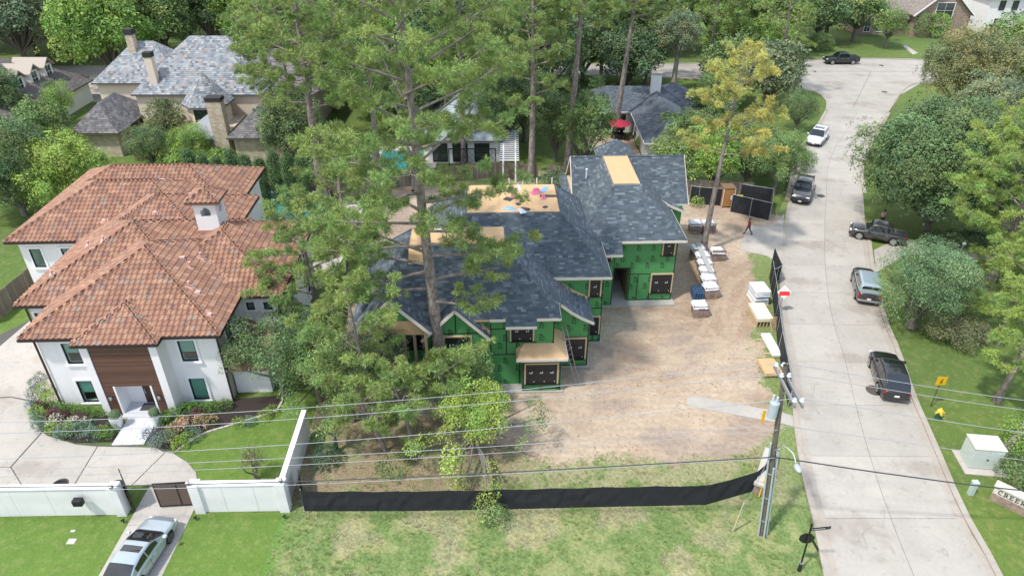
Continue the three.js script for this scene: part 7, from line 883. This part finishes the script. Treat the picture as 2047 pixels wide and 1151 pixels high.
  B([-25.5, -79.5], 9.5, 3.8, OAK, 'dark tree at the right end of the slate roofed house', { hb: 1 }); B([-56, -81], 7.5, 3.3, MID, 'green tree between the dormer house and the stone wing', { hb: 0.8 }); B([-34, -101], 14, 5, MID, 'tall green tree behind the slate turret', { spray: 'big', hb: 2 }); B([-13, -90], 11, 4, OAK, 'dark tree behind the turquoise pool', { hb: 1.5 }); B([1.6, -87.5], 10, 3.6, MID, 'green tree beside the white pergola', { hb: 1.5 });
  for (const [x, k] of [[-27, 'slate roofed house'], [-19, 'turquoise pool'], [-11.5, 'pale blue roof'], [-4, 'dark lattice screen'], [4, 'white pergola'], [11.5, 'bungalow left end'], [19, 'bungalow chimney'], [34.5, 'yellowing pine'], [41, 'grass corner']]) broad({ x, z: -114.6 - (x % 3) * 0.4, h: 8.5 + (x * 7 % 3), rx: 4.2, c: [MID, OAK, BRIGHT][Math.abs(Math.round(x)) % 3], seed: s++, spray: 'big', hb: 1, label: 'street edge tree on the near side of the side street behind the ' + k });
  const far = 'trees of the far wood'; const r = rng(77);
  const spots = []; for (let x = -118; x < 118; x += 9.5) for (let z = -136; z > -160; z -= 13) spots.push([x + r() * 6, z + r() * 7]); for (let x = -112; x < 16; x += 8.5) for (const z0 of [-97, -108]) spots.push([x + r() * 6, z0 - r() * 7]);
  for (const [x, z] of spots) { if (x > 66 && x < 106 && z > -166) continue; if (x > 50 && x < 76 && z > -142) continue; if (x > -84 && x < -30 && z > -126) continue; if (z > -120 && x > 8) continue; if (x > 100 && z > -175) continue; const k = r(); broad({ x, z, h: 13 + r() * 6, rx: 5.5 + r() * 2.2, c: [OAK, MID, GREY, BRIGHT, MID, DARK][Math.floor(k * 6)], seed: s++, spray: 'big', hb: 2, puffs: 22, label: ['dark oak green', 'mid green', 'grey green', 'vivid light green', 'mid green', 'very dark green'][Math.floor(k * 6)] + (z < -127 ? ' leafy tree of the wood beyond the side street' : ' leafy tree in the belt before the side street'), group: far }); }
}
// ---------------------------------------------------------------- garden beds, hedges and small plants
{
  tag(mesh('planting_bed', slab([[-33.19, -37.1], [-31.06, -36.48], [-26.81, -35.44], [-25.85, -34.52], [-25.53, -33.05], [-26.69, -33.05], [-27.92, -32.96], [-30.07, -33.78], [-31.82, -35.19]], -0.05, 0.05), mat.mulch), 'dark mulch bed left of the villa entrance walk', null, null, 'structure');
  tag(mesh('planting_bed', slab([[-23.53, -34.81], [-22.84, -35.78], [-19.1, -37.2], [-16.36, -37.51], [-15.88, -36.79], [-16.06, -35.98], [-17.44, -35.19], [-18.71, -34.52], [-20.07, -33.78], [-21.23, -32.21], [-22.69, -32.7], [-23.37, -33.23]], -0.05, 0.05), mat.mulch), 'dark mulch bed right of the villa entrance walk', null, null, 'structure');
  const ed = spline([[-21.21, -32.17], [-20.06, -33.73], [-18.69, -34.48], [-17.42, -35.14], [-16.01, -35.93], [-15.81, -36.79], [-16.05, -38.15]], 26), em = flat(0.5, 0.46, 0.4), eg = thing('bed_edging', 'pale stone edging between the mulch bed and the villa lawn', 'edging'); for (let i = 0; i < 26; i++) { const a = ed[i], b = ed[i + 1]; mesh('stone', bar([a.x, 0.05, a.z], [a.x + (b.x - a.x) * 0.93, 0.05, a.z + (b.z - a.z) * 0.93], 0.14, 0.12), em, eg); }
  let s = 500; const K = { lav: ['lavender_bush', 'lavender bush with violet spikes in the villa beds', { c: [0.15, 0.22, 0.15], flower: { c: [0.18, 0.17, 0.30], amt: 0.22 } }, 'lavender in the villa beds'], box: ['clipped_shrub', 'clipped green shrub against the villa front wall', { c: [0.10, 0.21, 0.035] }, 'clipped shrubs before the villa'], red: ['barberry_bush', 'dark red barberry bush in the villa beds', { c: [0.11, 0.035, 0.05] }, 'barberries in the villa beds'], rose: ['rose_bush', 'rose bush with white blooms left of the villa walk', { c: [0.11, 0.19, 0.05], flower: { c: [0.72, 0.6, 0.56], amt: 0.5 } }, 'white roses in the villa bed'], peach: ['rose_bush', 'rose bush with peach blooms right of the villa walk', { c: [0.13, 0.19, 0.05], flower: { c: [0.62, 0.38, 0.24], amt: 0.55 } }, 'peach roses in the villa bed'], blue: ['mounding_shrub', 'blue grey mounding shrub edging the villa drive', { c: [0.13, 0.22, 0.14] }, 'blue grey shrubs along the villa drive'], lime: ['low_shrub', 'yellow green low shrub filling the villa beds', { c: [0.21, 0.33, 0.04] }, 'yellow green shrubs in the villa beds'] };
  const put = (k, L) => { for (const [x, z, r, h] of L) bush(Object.assign({ x, z, r, h: h || r * 1.7, seed: s++, spray: 'tiny', dens: 0.8, name: K[k][0], label: K[k][1], group: K[k][3] }, K[k][2])); };
  put('lav', [[-33.63, -38.58, 0.4], [-33.23, -37.51, 0.4], [-32.53, -36.18, 0.4], [-33.72, -39.25, 0.35], [-23.12, -33.32, 0.55], [-22.14, -33.05, 0.5], [-22.44, -32.7, 0.45]]);
  put('box', [[-30.52, -35.98, 0.42], [-29.74, -35.78, 0.42], [-28.99, -35.63, 0.42], [-28.24, -35.48, 0.42], [-27.56, -35.39, 0.42], [-21.96, -35.68, 0.45], [-21.34, -35.83, 0.45], [-20.7, -35.93, 0.45], [-20.07, -36.03, 0.45], [-19.44, -36.18, 0.45], [-22.94, -34.81, 0.5], [-22.5, -35.19, 0.5], [-26.22, -34.62, 0.35], [-26.08, -34.05, 0.35], [-25.98, -33.5, 0.35]]);
  put('red', [[-32.02, -36.48, 0.4], [-30.49, -35.19, 0.45], [-29.77, -35.1, 0.4], [-28.47, -34.95, 0.4], [-20.97, -35.29, 0.4]]); put('rose', [[-29.89, -34.52, 0.5], [-28.64, -34.33, 0.5], [-28.06, -34.48, 0.4]]); put('peach', [[-21.79, -33.78, 0.5], [-21.56, -34.33, 0.5], [-20.37, -34.48, 0.5], [-19.76, -34.62, 0.4], [-21.8, -33.23, 0.4]]);
  put('blue', [[-29.04, -33.5, 0.5], [-27.93, -33.59, 0.55], [-26.89, -33.32, 0.5], [-30.75, -34.24, 0.5], [-31.51, -35, 0.45], [-20.51, -33.32, 0.5], [-17.28, -34.71, 0.35], [-27.58, -34.05, 0.4]]); put('lime', [[-32.5, -37.83, 0.5], [-31.64, -36.79, 0.5], [-31.91, -35.58, 0.4], [-29.8, -34.05, 0.45], [-28.66, -33.87, 0.4], [-21.03, -32.52, 0.45], [-20.8, -33.05, 0.4], [-18.01, -34.52, 0.35], [-16.44, -35.19, 0.4], [-16.08, -35.68, 0.35], [-26.47, -33.59, 0.4], [-31.21, -35.29, 0.4]]);
  for (const [u, v, k] of [[5.1, -1.95, 'left'], [7.6, -1.85, 'right']]) { const [x, z] = inVilla(u, v), p = thing('planter', k === 'left' ? 'white square planter at the corner of the brown entrance front and left bed' : 'white square planter beside the clipped right hand hedge', 'planter', [x, 0.03, z], TURN); mesh('pot', new THREE.CylinderGeometry(0.42, 0.3, 0.85, 4).rotateY(Math.PI / 4).translate(0, 0.425, 0), mat.trim, p); mesh('soil', bx(-0.26, 0.26, 0.8, 0.86, -0.26, 0.26), mat.mulch, p); bush({ x, z, r: 0.3, h: 0.56, y: 0.86, c: [0.15, 0.23, 0.11], seed: s++, spray: 'micro', n: 700, name: 'boxwood_ball', label: k === 'left' ? 'clipped boxwood ball in the planter beside the left bed' : 'clipped boxwood ball in the planter beside the right hedge', cat: 'shrub' }); }
  for (let i = 0; i < 9; i++) bush({ x: -33.2 + i * 1.45, z: -68.2 + i * 0.04, r: 0.5, h: 6.4 - (i % 3) * 0.4, c: [0.07, 0.14, 0.045], seed: s++, spray: 'fine', n: 240, name: 'cypress', label: 'slim columnar cypress before the weathered board fence', cat: 'tree', group: 'cypress row behind the villa' });
  const H = (x, z, r, rz, h, turn, c, label, o = {}) => bush(Object.assign({ x, z, r, rz, h, turn, c, seed: s++, name: 'hedge', label, cat: 'hedge', spray: 'mid' }, o));
  H(44, -53.6, 5.5, 0.9, 1.5, 0.0, [0.22, 0.26, 0.04], 'yellow green clipped hedge behind the short lamp post'); H(43, -58.6, 4.5, 1.2, 1.6, -0.1, DARK, 'dark clipped hedge along the far drive'); H(-28, -73, 9, 1.4, 2.6, 0, MID, 'green hedge behind the weathered board fence'); H(8, -73, 6, 1.3, 2, 0.1, DARK, 'dark hedge behind the brown board fence'); H(-37, -78.5, 5, 1.6, 2.2, 0.2, BRIGHT, 'green hedge beside the stone house garden'); H(-20, -76.5, 6, 1.6, 3, 0.1, OAK, 'dark hedge between the two swimming pools');
  const B = (x, z, r, h, c, label, o = {}) => bush(Object.assign({ x, z, r, h, c, seed: s++, label, spray: 'fine' }, o));
  B(33.19, -44.86, 1.9, 2.6, [0.15, 0.17, 0.075], 'loose bronze green shrub on the verge beside the feathery tree'); B(34.68, -43.42, 1.7, 2.4, [0.15, 0.16, 0.08], 'sparse bronze shrub between the verge and the short pine'); B(37.3, -48.24, 1.8, 2.2, MID, 'green shrub on the lawn below the yellow hedge'); B(32.14, -32.13, 1.8, 2.8, BRIGHT, 'bright green bush beside the leaning pine trunk'); B(30.29, -29.85, 1.2, 1.6, OAK, 'low dark bush behind the entrance sign'); B(82.16, -147.54, 2.2, 5, MID, 'conical clipped shrub at the left of the brick gable', { spray: 'mid' }); B(85.14, -146.65, 2.2, 4.6, BRIGHT, 'conical clipped shrub at the right of the brick gable', { spray: 'mid' }); B(-11.41, -31.28, 0.9, 1.0, [0.04, 0.10, 0.045], 'dark sago like shrub behind the white wall end'); B(-7.17, -30.86, 1.1, 0.35, MID, 'low green weeds behind the black front fence', { dens: 0.6 }); B(19.72, -68.07, 0.6, 0.9, LIME, 'small leafy plant beside the chain link fence'); B(57.9, -135.96, 2.5, 3, MID, 'round shrub behind the far black pickup', { spray: 'mid' }); B(33.42, -77.91, 2, 2.6, OAK, 'dark shrub under the small kerbside oak'); B(29.43, -76.41, 2.4, 3, MID, 'green shrub under the yellowing pine crown'); B(16.58, -85.26, 1.2, 1.4, LIME, 'lime green shrub at the bungalow patio corner'); B(-45.11, -81.37, 0.9, 1.3, [0.12, 0.04, 0.05], 'red leaved shrub by the cream house door'); B(-47.9, -84.39, 0.6, 1.2, DARK, 'clipped dark shrub by the cream house door');
}
{ // clods and litter on the bare soil, tufts in the rough grass
  const r = rng(901), sh = (name, label, geo, material, list) => { const g = new THREE.Group(); g.name = name; scene.add(g); tag(g, label, null, null, 'stuff'); const m = scatter(g, geo, material, list, name); return m; };
  const clod = new THREE.IcosahedronGeometry(0.05, 0); { const p = clod.attributes.position; for (let i = 0; i < p.count; i++) { const k = 0.7 + 0.6 * hash(Math.round(p.getX(i) * 1e3), Math.round(p.getZ(i) * 1e3), 5); p.setXYZ(i, p.getX(i) * k, p.getY(i) * 0.6 * k, p.getZ(i) * k); } clod.computeVertexNormals(); }
  const cl = [], tu = []; for (let i = 0; i < 9000 && cl.length < 3200; i++) { const x = -4 + r() * 30, z = -30 - r() * 37; if (!insidePoly(x, z, lotPoly) || fbm(x * 0.5, z * 0.5, 907, 3) < 0.5) continue; const [u, v] = [x, -42 - z]; if (u > -11 && u < 15 && v > -4.4 && u < 4 + (v + 4) * 0.95) continue; const k = 0.8 + 0.4 * r(); cl.push({ p: V(x, 0.015, z), q: turnTo(V(0, 1, 0), r), s: 0.4 + 1.3 * r() * r(), c: r() < 0.08 ? C(0.5, 0.46, 0.4) : C(0.30 * k, 0.205 * k, 0.135 * k) }); }
  sh('soil_clods', 'small clods and stones strewn over the building site soil', clod, M({ roughness: 1 }), cl);
  const blade = []; for (let i = 0; i < 14; i++) { const a = i * 2.4, l = 0.07 + 0.05 * r(), bx0 = Math.cos(a) * 0.03, bz0 = Math.sin(a) * 0.03, dx = Math.cos(a) * l * 0.55, dz = Math.sin(a) * l * 0.55, sx = -Math.sin(a) * 0.008, sz = Math.cos(a) * 0.008; blade.push(bx0 - sx, 0, bz0 - sz, bx0 + sx, 0, bz0 + sz, bx0 + dx, l, bz0 + dz); } const tuft = tris(blade);
  for (let i = 0; i < 6000; i++) { const x = -13 + r() * 29.5, z = -20.4 - r() * 12.5; if (x > 15.4 - (-22 - z) * 0.0 + (z < -30 ? 1.5 : 0) || insidePoly(x, z, lotPoly) || (z < -31 && x < -3)) continue; if (fbm(x * 0.8, z * 0.8, 911, 3) < 0.4) continue; const dry = fbm(x * 0.55 + 90, z * 0.55 + 20, 217, 5) > 0.52; const k = 0.75 + 0.5 * r(); tu.push({ p: V(x, 0.005, z), q: turnTo(V((r() - 0.5) * 0.3, 1, (r() - 0.5) * 0.3).normalize(), r), s: 0.6 + 0.9 * r(), c: dry ? C(0.40 * k, 0.35 * k, 0.21 * k) : C(0.21 * k, 0.29 * k, 0.09 * k) }); }
  sh('grass_tufts', 'tufts of rough grass on the verge and behind the black fence', tuft, leafMat, tu);
}
renderer.render(scene, camera);
